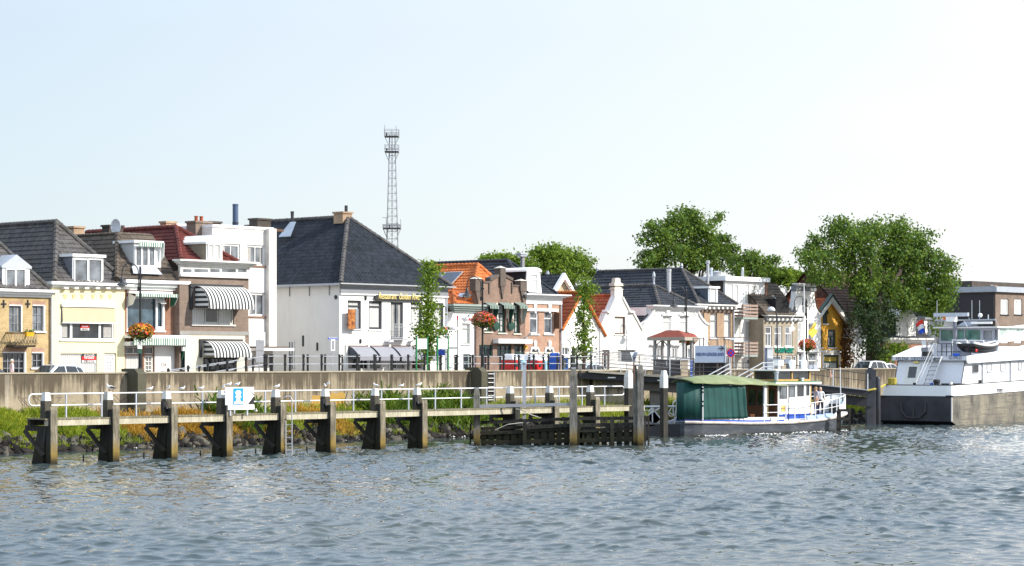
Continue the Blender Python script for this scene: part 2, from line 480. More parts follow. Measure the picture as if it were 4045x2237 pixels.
    def chimney(s, x0, y0, x1, y1, d, m, depth=.7, cap=True, pots=0, parent=None, potmat=None):
        a, b, c, e = s.rect(x0, y0, x1, y1, d)
        mb = MB(); mb.box(a, b, d-depth, d, c, e-.12 if cap else e)
        if cap: mb.box(a-.07, b+.07, d-depth-.07, d+.07, e-.12, e)
        o = mb.build('chimney', m, parent or s.root)
        for i in range(pots):
            x = a+(b-a)*(i+1)/(pots+1)
            MB().lathe((x, d-depth/2, e), [(.12, 0), (.1, .25), (.13, .27), (.13, .32), (.09, .33)], 10).build('chimney_pot', potmat or T_RUST, o) if not parent else None
        return o
    def dormer(s, x0, y0, x1, y1, d, back, m, panes, fr=None, pane=None, roof='flat', over=.12, cheek=None, wy=None, fmat=None, wx=None, zback=None):
        a, b, c, e = s.rect(x0, y0, x1, y1, d); mb = MB()
        zb = e if zback is None else zback
        mb.add([(a,d,c),(b,d,c),(b,d,e),(a,d,e),(a,back,e),(b,back,e),(a,back,zb-.02),(b,back,zb-.02)], [(3,2,1,0),(0,4,3),(1,2,5)])
        # cheeks: from the front edge back to where the roof slope meets the dormer's top
        mb.add([(a,d,c),(a,d,e),(a,back,e)], [(0,1,2)]); mb.add([(b,d,c),(b,d,e),(b,back,e)], [(2,1,0)])
        o = mb.build('dormer', cheek or m, s.root)
        fm = MB(); fm.box(a-.02, b+.02, d, d+.05, c, e); fm.build('front', m, o)
        rm = MB()
        if roof == 'flat': rm.box(a-over, b+over, back, d+over+.08, e, e+.16)
        elif roof == 'gable':
            h = (b-a)*.36; w = a-over; x = b+over; mid = (a+b)/2
            rm.prism([(w, e), (x, e), (x, e+.12), (mid, e+.12+h), (w, e+.12)], back, d+over)
        elif roof == 'arch':
            mid = (a+b)/2; h = (b-a)*.19; pts = [(a-over, e), (b+over, e)]
            for i in range(9):
                w = math.pi*i/8; pts.append((mid+math.cos(w)*((b-a)/2+over), e+.06+h*math.sin(w)))
            rm.prism(pts, back, d+over)
        rm.build('dormer_roof', fmat or m, o)
        wx0, wx1 = (x0+(x1-x0)*.1, x0+(x1-x0)*.9) if wx is None else wx
        wy0, wy1 = (y0+(y1-y0)*.14, y0+(y1-y0)*.92) if wy is None else wy
        for i in range(panes):
            s.win(wx0+(wx1-wx0)*i/panes, wy0, wx0+(wx1-wx0)*(i+1)/panes, wy1, fr or WHITE, pane or GL_D, hole=False, sub=True, parent=o, d=d+.03, fw=.06)
        return o
def awning_hood(root, tL, tR, zT, zB, d0, out, m, valance=.12, n=10, curve=True, side=None, name='awning'):
    """round-backed hood awning: a quarter-round top, closed ends and a scalloped hem"""
    mb = MB(); prof = []
    for i in range(n+1):
        a = math.pi/2*i/n
        prof.append((d0+out*math.sin(a), zB+(zT-zB)*math.cos(a)) if curve else (d0+out*min(1, (i/n)*1.15), zT-(zT-zB)*(i/n)**1.6))
    for i in range(n):
        (p, q), (u, v) = prof[i], prof[i+1]
        mb.add([(tL,p,q),(tR,p,q),(tR,u,v),(tL,u,v)], [(0,1,2,3)])
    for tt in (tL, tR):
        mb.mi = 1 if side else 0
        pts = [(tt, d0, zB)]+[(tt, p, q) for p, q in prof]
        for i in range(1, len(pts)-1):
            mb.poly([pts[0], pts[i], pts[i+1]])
    mb.mi = 0
    e = prof[-1][0]; k = max(4, int((tR-tL)/.18))
    for i in range(k):
        x0, x1 = tL+(tR-tL)*i/k, tL+(tR-tL)*(i+1)/k; xm = (x0+x1)/2
        mb.poly([(x0,e,zB),(x1,e,zB),(x1,e,zB-valance*.6),(xm,e,zB-valance),(x0,e,zB-valance*.6)])
    o = mb.build(name, [m, side or m], root)
    md = o.modifiers.new('thick', 'SOLIDIFY'); md.thickness = .02
    return o
def valance(root, t0, t1, z0, z1, d, m, name='valance'):
    mb = MB(); k = max(3, int((t1-t0)/.16))
    for i in range(k):
        a, b = t0+(t1-t0)*i/k, t0+(t1-t0)*(i+1)/k
        mb.prism([(a, z1), (b, z1), (b, z0+.04), ((a+b)/2, z0), (a, z0+.04)], d, d+.015)
    return mb.build(name, m, root)
# ================================================================ HOUSES, left to right
G = STREET
# ---- 1 yellow brick house at the left edge
h = House(Z1, 0, -265, 398, 'brick_house', 'yellow brick house at the left edge with a black iron balcony and pedimented dormer')
dw = h.win(72, 832, 168, 1046, GREYP, GL_M, cols=2, rows=3, fw=.06, label='balcony door with small panes')
h.win(260, 832, 360, 1036, GREYP, GL_M, cols=2, rows=3, fw=.06, sill=WHITE)
h.win(22, 1210, 205, 1400, GREYP, GL_D, cols=4, rows=3, fw=.07)
h.win(255, 1212, 350, 1330, GREYP, GL_D, cols=2, rows=2, fw=.06, sill=WHITE)
h.win(-140, 832, -45, 1036, WHITE, GL_M, cols=2, rows=3, sill=WHITE); h.rectbody(BR_Y, 740, xm=200)
for r in ((168,832,177,1046),(350,832,361,1036),(196,1210,208,1400),(342,1212,352,1330),(72,824,177,832),(260,824,361,832),(22,1202,208,1210),(255,1204,352,1212)): h.box('window_surround', WHITE, *r, -.12, .03)
for x0, y0, x1, y1 in ((74,794,180,830),(262,794,366,830),(24,1170,215,1208),(256,1170,356,1210)):
    h.box('lintel', BR_P, x0, y0, x1, y1, -.05, .012)
for x in (28, 222):                       # cross-shaped wall anchors
    t, _, z = h.P(x, 815)
    MB().box(t-.04, t+.04, .002, .05, z-.22, z+.22).box(t-.17, t+.17, .002, .045, z-.05, z+.03).build('wall_anchor', BLACK, h.root)
h.cornice('cornice', WHITE, -265, 405, 700, 762, .5, xm=200, endcap=.25)
h.pipe(403, 765, 1380, LEAD, .05, .12)
hip_roof(h.root, T_GREY, h.T(-265)-.2, h.T(372), h.Z(200, 698), .35, h.P(-215, 150, -3.0), -9)
h.dormer(18, 530, 232, 692, .12, -2.4, WHITE, 2, WHITE, GL_M, 'gable', wx=(40, 200), wy=(532, 690), fmat=LEAD)
# balcony with scrolled front
a, b, c, e = h.rect(48, 1045, 222, 1160); mb = MB()
mb.box(a, b, .0, .75, c-.03, c+.05)
for i in range(15):
    t = a+(b-a)*i/14; bul = .12*math.sin(math.pi*.5)
    mb.tube([(t, .74, c+.04), (t, .74+.16, c+.2), (t, .74+.1, c+.45), (t, .74, e)], .014, 5)
for i in range(5):
    d = .75*i/5
    for t in (a, b): mb.tube([(t, d, c+.04), (t+(.14 if t == b else -.14), d, c+.22), (t, d, e)], .014, 5)
for z in (c+.05, e-.08, e): mb.tube([(a, 0, z), (a, .74, z), (b, .74, z), (b, 0, z)], .022, 6)
for i in range(7):
    t = a+(b-a)*(i+.5)/7; mb.tube([(t+.1*math.cos(w/8*6.28), .82, c+.28+.1*math.sin(w/8*6.28)) for w in range(9)], .012, 4)
mb.build('balcony', BLACK, h.root)
a, b, c, e = h.rect(122, 1046, 186, 1078)
fb = thing('flower_box', 'yellow flower box hanging on the black iron balcony', 'flower box', ((a+b)/2, .95, c))
MB().hexa([(a+.03,.86,c),(b-.03,.86,c),(b-.03,1.04,c),(a+.03,1.04,c)], [(a,.84,e),(b,.84,e),(b,1.08,e),(a,1.08,e)]).build('trough', mat('yellow_plastic', (.75,.38,.02), .5), fb)
mb = MB()
for i in range(60):
    p = Vector((rnd.uniform(a, b), rnd.uniform(.84, 1.08), e+rnd.uniform(0, .16))); q = Vector((rnd.uniform(-1,1), rnd.uniform(-1,1), rnd.uniform(-.3,1))).normalized()*.07
    r_ = q.cross(Vector((.3,.5,.8))).normalized()*.035; mb.poly([p-q, p+r_, p+q, p-r_])
mb.build('plants', mat('box_plants', (.10,.16,.03), .7, .4, 9), fb)
# ---- 2 cream house
h = House(Z1, 0, 416, 1002, 'plastered_house', 'cream plastered house with grey hipped tile roof and two for sale signs')
w = h.win(488, 838, 918, 1106, WHITE, GL_D, fw=.09, sill=WHITE, recess=.1)
for x in (578, 808):
    t = h.T(x); a, b, c, e = h.rect(488, 838, 918, 1106); MB().box(t-.09, t+.06, -.14, -.045, c+.1, e-.1).build('mullion', WHITE, w)
h.win(484, 1214, 782, 1400, WHITE, GL_C, fw=.06, recess=.12)
h.win(838, 1212, 936, 1400, WHITE, GL_W, cols=1, fw=.12, recess=.16, split=.18, name='door_frame')
h.rectbody(CREAM, 690, xm=700)
a, b, c, e = h.rect(852, 1262, 918, 1400)
dr = MB().box(a, b, -.17, -.105, G, e).build('door', WHITEP, h.root)
mb = MB(); pa, pb, pc, pe = h.rect(862, 1278, 908, 1352)
for i in range(3):
    for j in range(3):
        x0, x1 = pa+(pb-pa)*i/3+.03, pa+(pb-pa)*(i+1)/3-.03; y0, y1 = pc+(pe-pc)*j/3+.04, pc+(pe-pc)*(j+1)/3-.04
        mb.box(x0, x1, -.11, -.1, y0, y1)
mb.build('pane', GL_M, dr)
h.cornice('cornice', WHITE, 416, 1012, 645, 690, .42, xm=700, endcap=.3, steps=2)
for x in (510, 592, 676, 762, 846, 930):
    t, _, z = h.P(x, 686); MB().box(t-.14, t+.14, 0, .3, z-.08, z+.03).build('bracket', WHITE, h.root)
for x in (522, 592, 660, 748, 818, 885):
    t, _, z = h.P(x, 754); MB().prism([(t-.1, z+.1), (t+.1, z+.1), (t+.07, z-.12), (t-.07, z-.12)], .0, .04).build('wall_ornament', mat('cream_ornament', (.68,.53,.24), .8), h.root)
hip_roof(h.root, T_GREY, h.T(412), h.T(1000), h.Z(700, 648), .3, h.P(455, 162, -2.8), -10, r=.16)
h.dormer(582, 440, 824, 642, .15, -2.5, WHITE, 2, WHITE, GL_M, 'flat', cheek=LEAD, wx=(590, 816), wy=(455, 640))
a, b, c, e = h.rect(490, 838, 918, 966)
MB().box(a, b, .0, .16, e-.03, e+.16).build('blind_box', WHITE, h.root)
mb = MB(); n = 14
for i in range(n):
    x0, x1 = a+.03+(b-a-.06)*i/n, a+.03+(b-a-.06)*(i+1)/n; w0, w1 = .012*math.sin(i*1.9), .012*math.sin((i+1)*1.9)
    mb.poly([(x0, .14+w0, c), (x1, .14+w1, c), (x1, .08, e), (x0, .08, e)])
bl = mb.build('roller_blind', mat('blind_beige', (.50,.43,.29), .9, .04), h.root); MB().box(a, b, .12, .16, c-.06, c).build('hem_bar', WHITE, bl)
# for sale signs in its windows
def sale_sign(label, x0, y0, x1, y1, ysplit, lines, d, top=None):
    a, b, c, e = h.rect(x0, y0, x1, y1); zs = h.Z((x0+x1)/2, ysplit)
    s = thing('sale_sign', label, 'sign', ((a+b)/2, d, c), 'for sale signs in the cream house')
    zt = e if top is None else h.Z((x0+x1)/2, top)
    MB().box(a, b, d, d+.02, zs, zt).build('red_panel', mat('sign_red', (.55,.015,.015), .4), s)
    MB().box(a, b, d, d+.02, c, zs-.002).build('white_panel', WHITEP, s)
    if top: MB().box(a, b, d, d+.02, zt+.002, e).build('black_panel', DGREY, s)
    for body, yy, sz, m in lines:
        text(body, s, m, a+(b-a)*.12, d+.026, h.Z((x0+x1)/2, yy), sz, shear=.2 if 'V' in body else 0, fit=(b-a)*.74)
sale_sign('small red and white sale sign in the upper window of the cream house', 655, 976, 723, 1029, 1012, [('Verdoold', 1003, .2, WHITEP), ('0180-551516', 1026, .13, DGREY)], -.085)
sale_sign('larger red, black and white for sale sign in the shop window beside the white door', 665, 1217, 778, 1288, 1270, [('TE KOOP', 1233, .2, WHITEP), ('Verdoold', 1259, .34, WHITEP), ('0180-551516', 1286, .2, DGREY)], -.085, top=1238)
# ---- 3 brown brick house 126
h = House(Z2, 0, 86, 526, 'brick_house', 'brown brick house numbered 126 with mansard tile roof and green striped valances')
h.win(104, 760, 404, 1030, WHITE, GL_B, fw=.1, sill=WHITE)
h.win(93, 1158, 232, 1222, OFFW, GL_D, cols=2, fw=.07)
h.win(93, 1230, 232, 1395, OFFW, GL_C, fw=.05)
h.win(246, 1158, 322, 1222, OFFW, GL_D, fw=.06)
h.win(246, 1230, 322, 1395, OFFW, GL_D, cols=2, rows=4, fw=.12, name='door_frame')
h.rectbody(BR_R, 700, xm=300)
a, b, c, e = h.rect(80, 1152, 492, 1400)
MB().box(h.T(326), b, -.1, .03, G, e).build('white_wall_panel', PLASTER, h.root)
text('126', h.root, BROWNW, h.T(372), .04, h.Z(385, 1318), .30, 'house_number')
# right-hand casement and the open top light of the picture window
a, b, c, e = h.rect(336, 762, 404, 1026)
cs = MB().box(a, a+.12, -.06, .03, c, e).box(b-.13, b, -.06, .03, c, e).box(a+.12, b-.13, -.06, .03, c, c+.2).box(a+.12, b-.13, -.06, .03, e-.35, e-.25).build('casement', WHITE, h.root)
zt, zb = h.Z(370, 772), h.Z(370, 815)
MB().hexa([(a+.12,.32,zb),(b-.1,.32,zb),(b-.1,.36,zb),(a+.12,.36,zb)], [(a+.12,.0,zt),(b-.1,.0,zt),(b-.1,.04,zt),(a+.12,.04,zt)]).build('top_light', WHITE, h.root)
h.cornice('cornice', WHITE, 86, 540, 628, 706, .55, xm=300, endcap=.3)
GSTR = stripes('green_white_stripes', (.05,.16,.10), (.72,.72,.68), .17, 0)
def arm_awning(x0, x1, y0, y1, d, out, drop):
    a, b, c, e = h.rect(x0, y0, x1, y1)
    MB().box(a-.05, b+.05, d, d+.22, e, e+.14).build('awning_box', WHITE, h.root)
    mb = MB(); mb.hexa([(a,d+out-.03,c+.2),(b,d+out-.03,c+.2),(b,d+out,c+.2),(a,d+out,c+.2)], [(a,d+.1,e),(b,d+.1,e),(b,d+.14,e),(a,d+.14,e)])
    aw = mb.build('awning', GSTR, h.root)
    valance(aw, a, b, c, c+.22, d+out, GSTR)
    for t in (a, b): valance_side(aw, t, d, out, c-.55, e)
def valance_side(p, t, d, out, z0, z1):
    mb = MB()
    mb.prism([(d+.02, z0), (d+out*.6, z0+.1), (d+out, z1-.22), (d+.05, z1)], t-.012, t+.012, 't'); mb.build('side_flap', GSTR, p)
arm_awning(110, 448, 735, 766, .02, .75, .3)
# canopy above the shop front
a, b, c, e = h.rect(80, 1068, 512, 1152)
cn = MB().box(a, b, .0, .9, e-.18, e).build('canopy', WHITE, h.root)
valance(cn, a, b, e-.62, e-.19, .9, GSTR); MB().box(a, b, .0, .6, c-.02, c+.22).build('fascia', WHITE, cn)
MB().prism([(.02, c-1.3), (.4, c-.9), (.9, e-.3), (.02, e-.2)], b-.02, b+.01, 't').build('side_flap', GSTR, cn)
zE = h.Z(300, 626); EL, ER = h.P(22, 622, .35), h.P(512, 626, .35)
EL, ER = (EL[0], .35, zE), (ER[0], .35, zE)
TL, TR = h.P(30, 250, -2.2), h.P(300, 250, -2.2); TR = (TR[0], -2.2, TL[2])
mb = MB(); tile_face(mb, [EL, ER, TR, TL], amp=.045); tile_face(mb, [EL, TL, (TL[0], -8, TL[2]), (EL[0], -8, zE)])
tile_face(mb, [ER, TR, (TR[0], -8, TR[2]), (ER[0], -8, zE)]); mb.poly([TL, TR, (TR[0], -8, TR[2]), (TL[0], -8, TL[2])])
ro = mb.build('roof', T_BROWN, h.root)
mb = MB(); ridge(mb, EL, TL, .17); ridge(mb, TL, TR, .09); ridge(mb, ER, TR, .08); ridge(mb, TL, (TL[0], -8, TL[2]), .1); mb.build('ridge_tiles', T_BROWN, ro)
do = h.dormer(160, 330, 372, 520, -.15, -2.0, WHITE, 3, WHITE, GL_M, 'flat', cheek=WHITE, wx=(166, 325), wy=(352, 515))
a, b, c, e = h.rect(172, 322, 372, 345, -.15); valance(do, a, b, c-.12, e, .2, GSTR)
MB().prism([(0, c-.9), (.25, c-.7), (.3, e), (-.1, e)], b-.06, b-.03, 't').build('side_flap', GSTR, do)
MB().hexa([(h.T(130),.3,zE+.35),(h.T(362),.3,zE+.35),(h.T(362),.33,zE+.35),(h.T(130),.33,zE+.35)], [(h.T(150),-.1,h.Z(250,515)),(h.T(345),-.1,h.Z(250,515)),(h.T(345),-.06,h.Z(250,515)),(h.T(150),-.06,h.Z(250,515))]).build('flashing', LEAD, do)
h.pipe(520, 690, 1370, DGREY, .06, .14)
zf = h.zf; h.zf = Z1
h.chimney(594, 192, 678, 300, -6.5, BR_O, .6); h.chimney(878, 182, 990, 300, -4.5, BR_D, .7)
h.zf = zf
dp = h.P(5, 195, -3.2)
ds = thing('satellite_dish', 'pale grey satellite dish on the roof of the brown house', 'satellite dish', (dp[0], dp[1], dp[2]-.9))
mb = MB(); mb.tube([(dp[0], dp[1], dp[2]-.9), (dp[0], dp[1], dp[2]-.1)], .03); mb.build('mast', IRON, ds)
MB().lathe((dp[0]+.1, dp[1]+.05, dp[2]), [(.02, .1), (.25, .07), (.42, 0), (.48, -.06), (.46, -.06), (.40, -.01), (.22, .05), (.01, .08)], 24, 'x').tube([(dp[0]+.1, dp[1], dp[2]-.3), (dp[0]-.3, dp[1], dp[2]-.05)], .015).build('dish', mat('dish_grey', (.60,.61,.63), .5, .03), ds, smooth=True)
# ---- 4 brown brick house with striped hood awnings
h = House(Z2, .5, 527, 1082, 'brick_house', 'dark brown brick house with white cornice, dark red roof and two striped hood awnings')
w = h.win(630, 850, 966, 982, OFFW, GL_C, cols=3, fw=.08, sill=OFFW)
h.win(716, 1248, 986, 1380, DGREY, GL_D, cols=4, fw=.08)
h.win(536, 1128, 580, 1400, DGREY, GL_D, fw=.06, name='door_frame')
h.rectbody(BR_B, 560, xm=800)
a, b, c, e = h.rect(745, 862, 840, 960); MB().box(a, b, .5-.125, .5-.115, c, e).build('dark_pane', GL_D, w)
gf = h.rect(610, 1068, 1052, 1400)
mb = MB(); hl = [(lambda r: r)(h.rect(716, 1248, 986, 1380))]
mb2 = MB(); mb2.wall([(gf[0], G-.1), (gf[1], G-.1), (gf[1], gf[3]), (gf[0], gf[3])], hl, .53, .03)
mb2.build('shop_front', mat('cream_render', (.66,.61,.47), .8, .05), h.root)
h.box('string_course', mat('concrete_band', (.27,.26,.24), .85, .1), 527, 1036, 1082, 1068, -.05, .06)
h.box('pillar', OFFW, 570, 1070, 612, 1400, -.05, .05)
h.box('lamp', WHITEP, 536, 1160, 556, 1195, .04, .2)
h.cornice('cornice', OFFW, 527, 1082, 470, 522, .6, xm=800, endcap=.42, steps=4)
h.box('frieze', OFFW, 527, 522, 1085, 605, -.1, .1)
for x0, x1 in ((548,616),(638,748),(766,842),(860,972),(990,1058)): h.box('frieze_opening', GL_M, x0, 536, x1, 562, .09, .11)
h.box('frieze_base', OFFW, 527, 588, 1088, 604, .09, .18)
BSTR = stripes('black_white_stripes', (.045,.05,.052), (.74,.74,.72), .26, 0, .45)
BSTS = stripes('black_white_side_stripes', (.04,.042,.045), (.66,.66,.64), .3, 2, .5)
h.box('awning_frame_and_shade', DGREY, 606, 660, 1030, 690, .0, .14)
h.box('awning_frame_and_shade', DGREY, 606, 690, 628, 862, .0, .12)  # dark strip left of the hood, its cast shade put into colour
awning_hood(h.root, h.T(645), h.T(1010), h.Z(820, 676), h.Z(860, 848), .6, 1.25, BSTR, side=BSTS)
h.box('awning_frame_and_shade', DGREY, 682, 1100, 1026, 1122, .0, .14)
h.box('awning_frame_and_shade', DGREY, 682, 1122, 702, 1246, .0, .12)  # lower hood likewise: cast shade as a dark strip on its left
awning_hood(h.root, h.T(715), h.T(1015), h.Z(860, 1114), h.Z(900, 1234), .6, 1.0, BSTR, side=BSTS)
hip_roof(h.root, T_RED, h.T(560), h.T(1010), h.Z(800, 474), .3, h.P(500, 205, -3), -12, r=.17, amp=.045)
h.dormer(742, 335, 866, 476, .65, -2.4, OFFW, 2, OFFW, GL_C, 'gable', cheek=mat('beige_board', (.45,.40,.30), .8), wx=(750, 850), wy=(336, 466))
ch = h.chimney(658, 150, 782, 320, -2.6, BR_B, .9, pots=2)
h.chimney(786, 152, 862, 260, -3.4, BR_D, .8); h.chimney(420, 152, 500, 215, -6, BR_O, .6)
# ---- 5 tall whitewashed flat-roofed house
h = House(Z2, -1.6, 792, 1278, 'flat_roofed_house', 'tall whitewashed brick house with flat roof standing back beside the restaurant')
for r in ((872,334,1016,492),(1066,344,1216,508),(1082,728,1216,916)):
    h.win(*r, WHITE, GL_M, cols=2, fw=.13, sill=BR_R)
h.rectbody(BR_W, 203, xm=1000, back=10)
h.box('panel', PLASTER, 1082, 530, 1216, 724, -.05, .03); h.box('panel', PLASTER, 1082, 940, 1216, 1038, -.05, .03)
h.box('coping', WHITE, 790, 190, 1282, 212, -10, .06)
h.box('pier', BR_W, 1218, 212, 1278, 1160, -.5, .35)
h.box('stained_base', OFFW, 1078, 1042, 1218, 1158, -.05, .12)
cp = h.box('canopy', WHITE, 1084, 1172, 1330, 1194, 0, 1.4)
h.box('canopy_roof', T_BROWN, 1084, 1160, 1300, 1172, 0, 1.3, parent=cp)
h.chimney(1155, 128, 1262, 250, -1.9, BR_D, .8); h.box('gutter', BROWNW, 1262, 214, 1375, 232, -.3, -.1)
h.chimney(1100, 180, 1150, 250, -4, BR_D, .5)
# ---- works chimney and shed behind
p = on_d(930, 935, -26); q = on_d(930, 812, -26)
wc = thing('factory_chimney', 'slender blue steel chimney with guy wires behind the white house', 'chimney', (p[0], -26, G))
MB().lathe((p[0], -26, G), [(.22, 0), (.22, q[2]-G), (.235, q[2]-G), (.235, q[2]-G+.1), (.18, q[2]-G+.11)], 18).build('stack', mat('blue_steel', (.075,.11,.19), .45, .1, metal=.2), wc, smooth=False)
mb = MB(); zg = q[2]-1.3
for sx in (-2.6, 2.6): mb.tube([(p[0], -26, zg), (p[0]+sx, -24.5, zg-3.4)], .02, 4)
mb.build('guy_wire', IRON, wc); MB().lathe((p[0], -26, zg-.1), [(.25, 0), (.25, .1)], 18).build('collar', DGREY, wc)
a, b = on_d(700, 900, -12)[0], on_d(870, 900, -12)[0]; z = on_d(760, 897, -12)[2]
sh = thing('roof_shed', 'blue grey corrugated shed rising behind the dark red roof', 'shed', ((a+b)/2, -12, G))
mb = MB()
for i in range(20): mb.box(a+(b-a)*i/20, a+(b-a)*(i+.7)/20, -12.02, -11.98, G, z)
mb.box(a, b, -16, -12.02, G, z); mb.build('wall', mat('blue_grey_sheet', (.30,.38,.45), .5, .08), sh)
MB().box(a-.15, b+.15, -16.1, -11.9, z, z+.14).build('roof', WHITE, sh)
# ---- 6 restaurant
h = House(Z3, 0, 576, 1420, 'restaurant', 'large white corner restaurant with dark hipped roof and four grey awnings', 'restaurant')
rest = h
for x0, x1 in ((640,745),(806,908),(1132,1222),(1300,1390)):
    h.win(x0, 806+(x0-640)*.03, x1, 1028+(x0-640)*.02, DGREY, GL_C, fw=.13, split=.2, recess=.14, sill=WHITE)
h.win(976, 820, 1074, 1108, DGREY, GL_M, fw=.13, cols=2, name='balcony_door')
for x0, x1 in ((638,905),(970,1092),(1125,1232)): h.win(x0, 1168, x1, 1345, OFFW, GL_D, cols=2, fw=.07)
h.rectbody(PLASTER, 700, xm=1000, back=13)
h.box('frieze', GREYP, 578, 712, 1420, 762, -.1, .08); h.pipe(1408, 772, 1345, LEAD)
h.cornice('cornice', mat('cornice_grey', (.36,.37,.38), .5), 578, 1420, 684, 712, .5, xm=1000, endcap=.35, steps=3)
h.box('frieze_edge', WHITE, 578, 762, 1420, 772, -.1, .12)
hip_roof(h.root, T_BLACK, h.T(576)-.25, h.T(1420)+.1, h.Z(1000, 688), .38, h.P(640, 158, -4.4), -13, r=.15, capmat=T_GREY, amp=.08, period=.3, course=.36, step=.012)
zE = h.Z(1000, 688)
mb = MB(); mb.box(h.t0-.4, h.t0-.2, -13, .3, zE-.12, zE+.02); mb.build('gutter', LEAD, h.root)
for i in range(5): MB().tube([(h.t0-.06, -.9-i*1.9, zE-.12), (h.t0-.06, -.9-i*1.9, zE-.75)], .025, 5).build('gutter_strap', DGREY, h.root)
h.chimney(602, 112, 674, 205, -4.2, BR_O, .9, pots=0)
p = h.P(628, 110, -4.6); MB().tube([(p[0], -4.6, p[2]-.1), (p[0], -4.6, p[2]+.4)], .11, 10).build('flue', DGREY, h.root)
p = h.P(207, 195, -9); MB().tube([(p[0], -9, p[2]-.5), (p[0], -9, p[2]+.3), (p[0], -9, p[2]+.75)], [.1, .1, .13], 10).build('vent', DGREY, h.root)
p = h.P(205, 225, -8.6); MB().hexa([(p[0]-.7,p[1]-.6,p[2]-.75),(p[0]-.7,p[1]+.6,p[2]-.75),(p[0]-.65,p[1]+.6,p[2]-.67),(p[0]-.65,p[1]-.6,p[2]-.67)], [(p[0]+.05,p[1]-.3,p[2]+.25),(p[0]+.05,p[1]+.3,p[2]+.25),(p[0]+.1,p[1]+.3,p[2]+.3),(p[0]+.1,p[1]-.3,p[2]+.3)]).build('lead_flashing', LEAD, h.root)
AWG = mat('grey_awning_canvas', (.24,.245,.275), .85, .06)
AWS = mat('shaded_awning_side', (.07,.08,.10), .85, .1)  # same canvas darkened: shade on the awning ends put into the colour
for x0, x1, yb in ((640,790,1262),(808,955,1264),(972,1122,1266),(1132,1270,1268)):
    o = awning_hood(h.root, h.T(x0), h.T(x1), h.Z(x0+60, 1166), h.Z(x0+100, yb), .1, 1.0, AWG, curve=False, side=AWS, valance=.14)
    h.box('awning_cassette', BROWNW, x0, 1158, x1, 1167, .01, .12)
for x in (626, 797, 963, 1127): h.box('pier', OFFW, x-7, 1150, x+9, 1345, .0, .1)
# side wall windows and anchors seen on its shaded left side
mb = MB()
for x, y0, y1, tt in ((293,1080,1165,.05),(404,1136,1198,.05)):
    p0, p1 = on_t(*Z3(x, y0), h.t0), on_t(*Z3(x, y1), h.t0)
    MB().box(h.t0-.05, h.t0+.02, p0[1]-.07, p0[1]+.07, p1[2], p0[2]).build('wall_anchor', DGREY, h.root)
p0, p1 = on_t(*Z3(175, 1120), h.t0), on_t(*Z3(226, 1340), h.t0)
mb = MB(); dm = (p0[1]+p1[1])/2
for a_, b_ in ((p0[1], p0[1]+.12), (p1[1]-.12, p1[1]), (dm-.05, dm+.05)): mb.box(h.t0-.06, h.t0+.02, a_, b_, p1[2], p0[2])
mb.box(h.t0-.055, h.t0+.02, p0[1], p1[1], p0[2]-.1, p0[2]); mb.box(h.t0-.055, h.t0+.02, p0[1], p1[1], p0[2]-1.6, p0[2]-1.5)
o = mb.build('side_window', WHITE, h.root); MB().box(h.t0-.03, h.t0+.02, p0[1], p1[1], p1[2], p0[2]).build('pane', GL_M, o)
for x, y in ((550, 780), (778, 788), (738, 1126)):
    if x < 570: p = on_t(*Z3(x, y), h.t0); MB().lathe((p[0]-.1, p[1], p[2]), [(.1, 0), (.14, .05), (.1, .12)], 12, 'x').build('wall_lamp', DGREY, h.root)
    else: p = h.P(x, y); MB().lathe((p[0], .02, p[2]-.15), [(.05, 0), (.09, .1), (.09, .25), (.05, .32)], 10).build('wall_lamp', DGREY, h.root)
for x in (938, 1122):
    p = h.P(x, 1124); MB().box(p[0]-.12, p[0]+.22, 0, .5, p[2]-.06, p[2]+.06).build('floodlight', WHITEP, h.root)
# French balcony
a, b, c, e = h.rect(948, 992, 1090, 1110); mb = MB()
mb.box(a+.2, b-.2, 0, .5, c-.05, c+.02)
for i in range(13):
    t = a+(b-a)*i/12; mb.tube([(t, .5, c-.03), (t, .5, e)], .014, 5)
for z in (c+.1, e-.2, e): mb.tube([(a, 0, z), (a, .5, z), (b, .5, z), (b, 0, z)], .018, 6)
mb.build('balcony', IRON, h.root)
# sign board on the front
a, b, c, e = h.rect(850, 768, 1212, 812)
rs = thing('restaurant_sign', 'long dark board lettered Restaurant Golden River on the white front', 'sign', ((a+b)/2, .06, c))
MB().prism([(a-.15, (c+e)/2), (a+.05, c), (b-.05, c), (b+.1, (c+e)/2), (b-.05, e), (a+.05, e)], .06, .16).build('board', mat('sign_board', (.03,.028,.025), .4), rs)
o = text('Restaurant  Golden River', rs, mat('gold_letters', (.85,.68,.25), .5), h.T(866), .17, c+.13, .58, shear=.25, ext=.012)
o.scale.x = (h.T(1198)-h.T(866))/max(v.co.x for v in o.data.vertices)
# marbled shutter panel
a, b, c, e = h.rect(612, 876, 690, 1030)
m = NT('rusty_copper'); n_ = m.noise(3.2, m.co(), 6, .65, 1.0)
m.principled(m.ramp(n_, [(.3, (.05,.015,.008)), (.5, (.30,.09,.015)), (.7, (.55,.24,.05))]), .5); RUSTC = m.m
st = MB(); st.box(a, b-.28, .35, .40, c, e); o = st.build('shutter', RUSTC, h.root); MB().box(b-.28, b, .3, .42, c-.02, e+.02).build('shutter_frame', GREYP, o)
MB().box(a+.2, a+.26, 0, .36, e-.3, e-.25).box(a+.2, a+.26, 0, .36, c+.25, c+.3).build('hinge', DGREY, o)
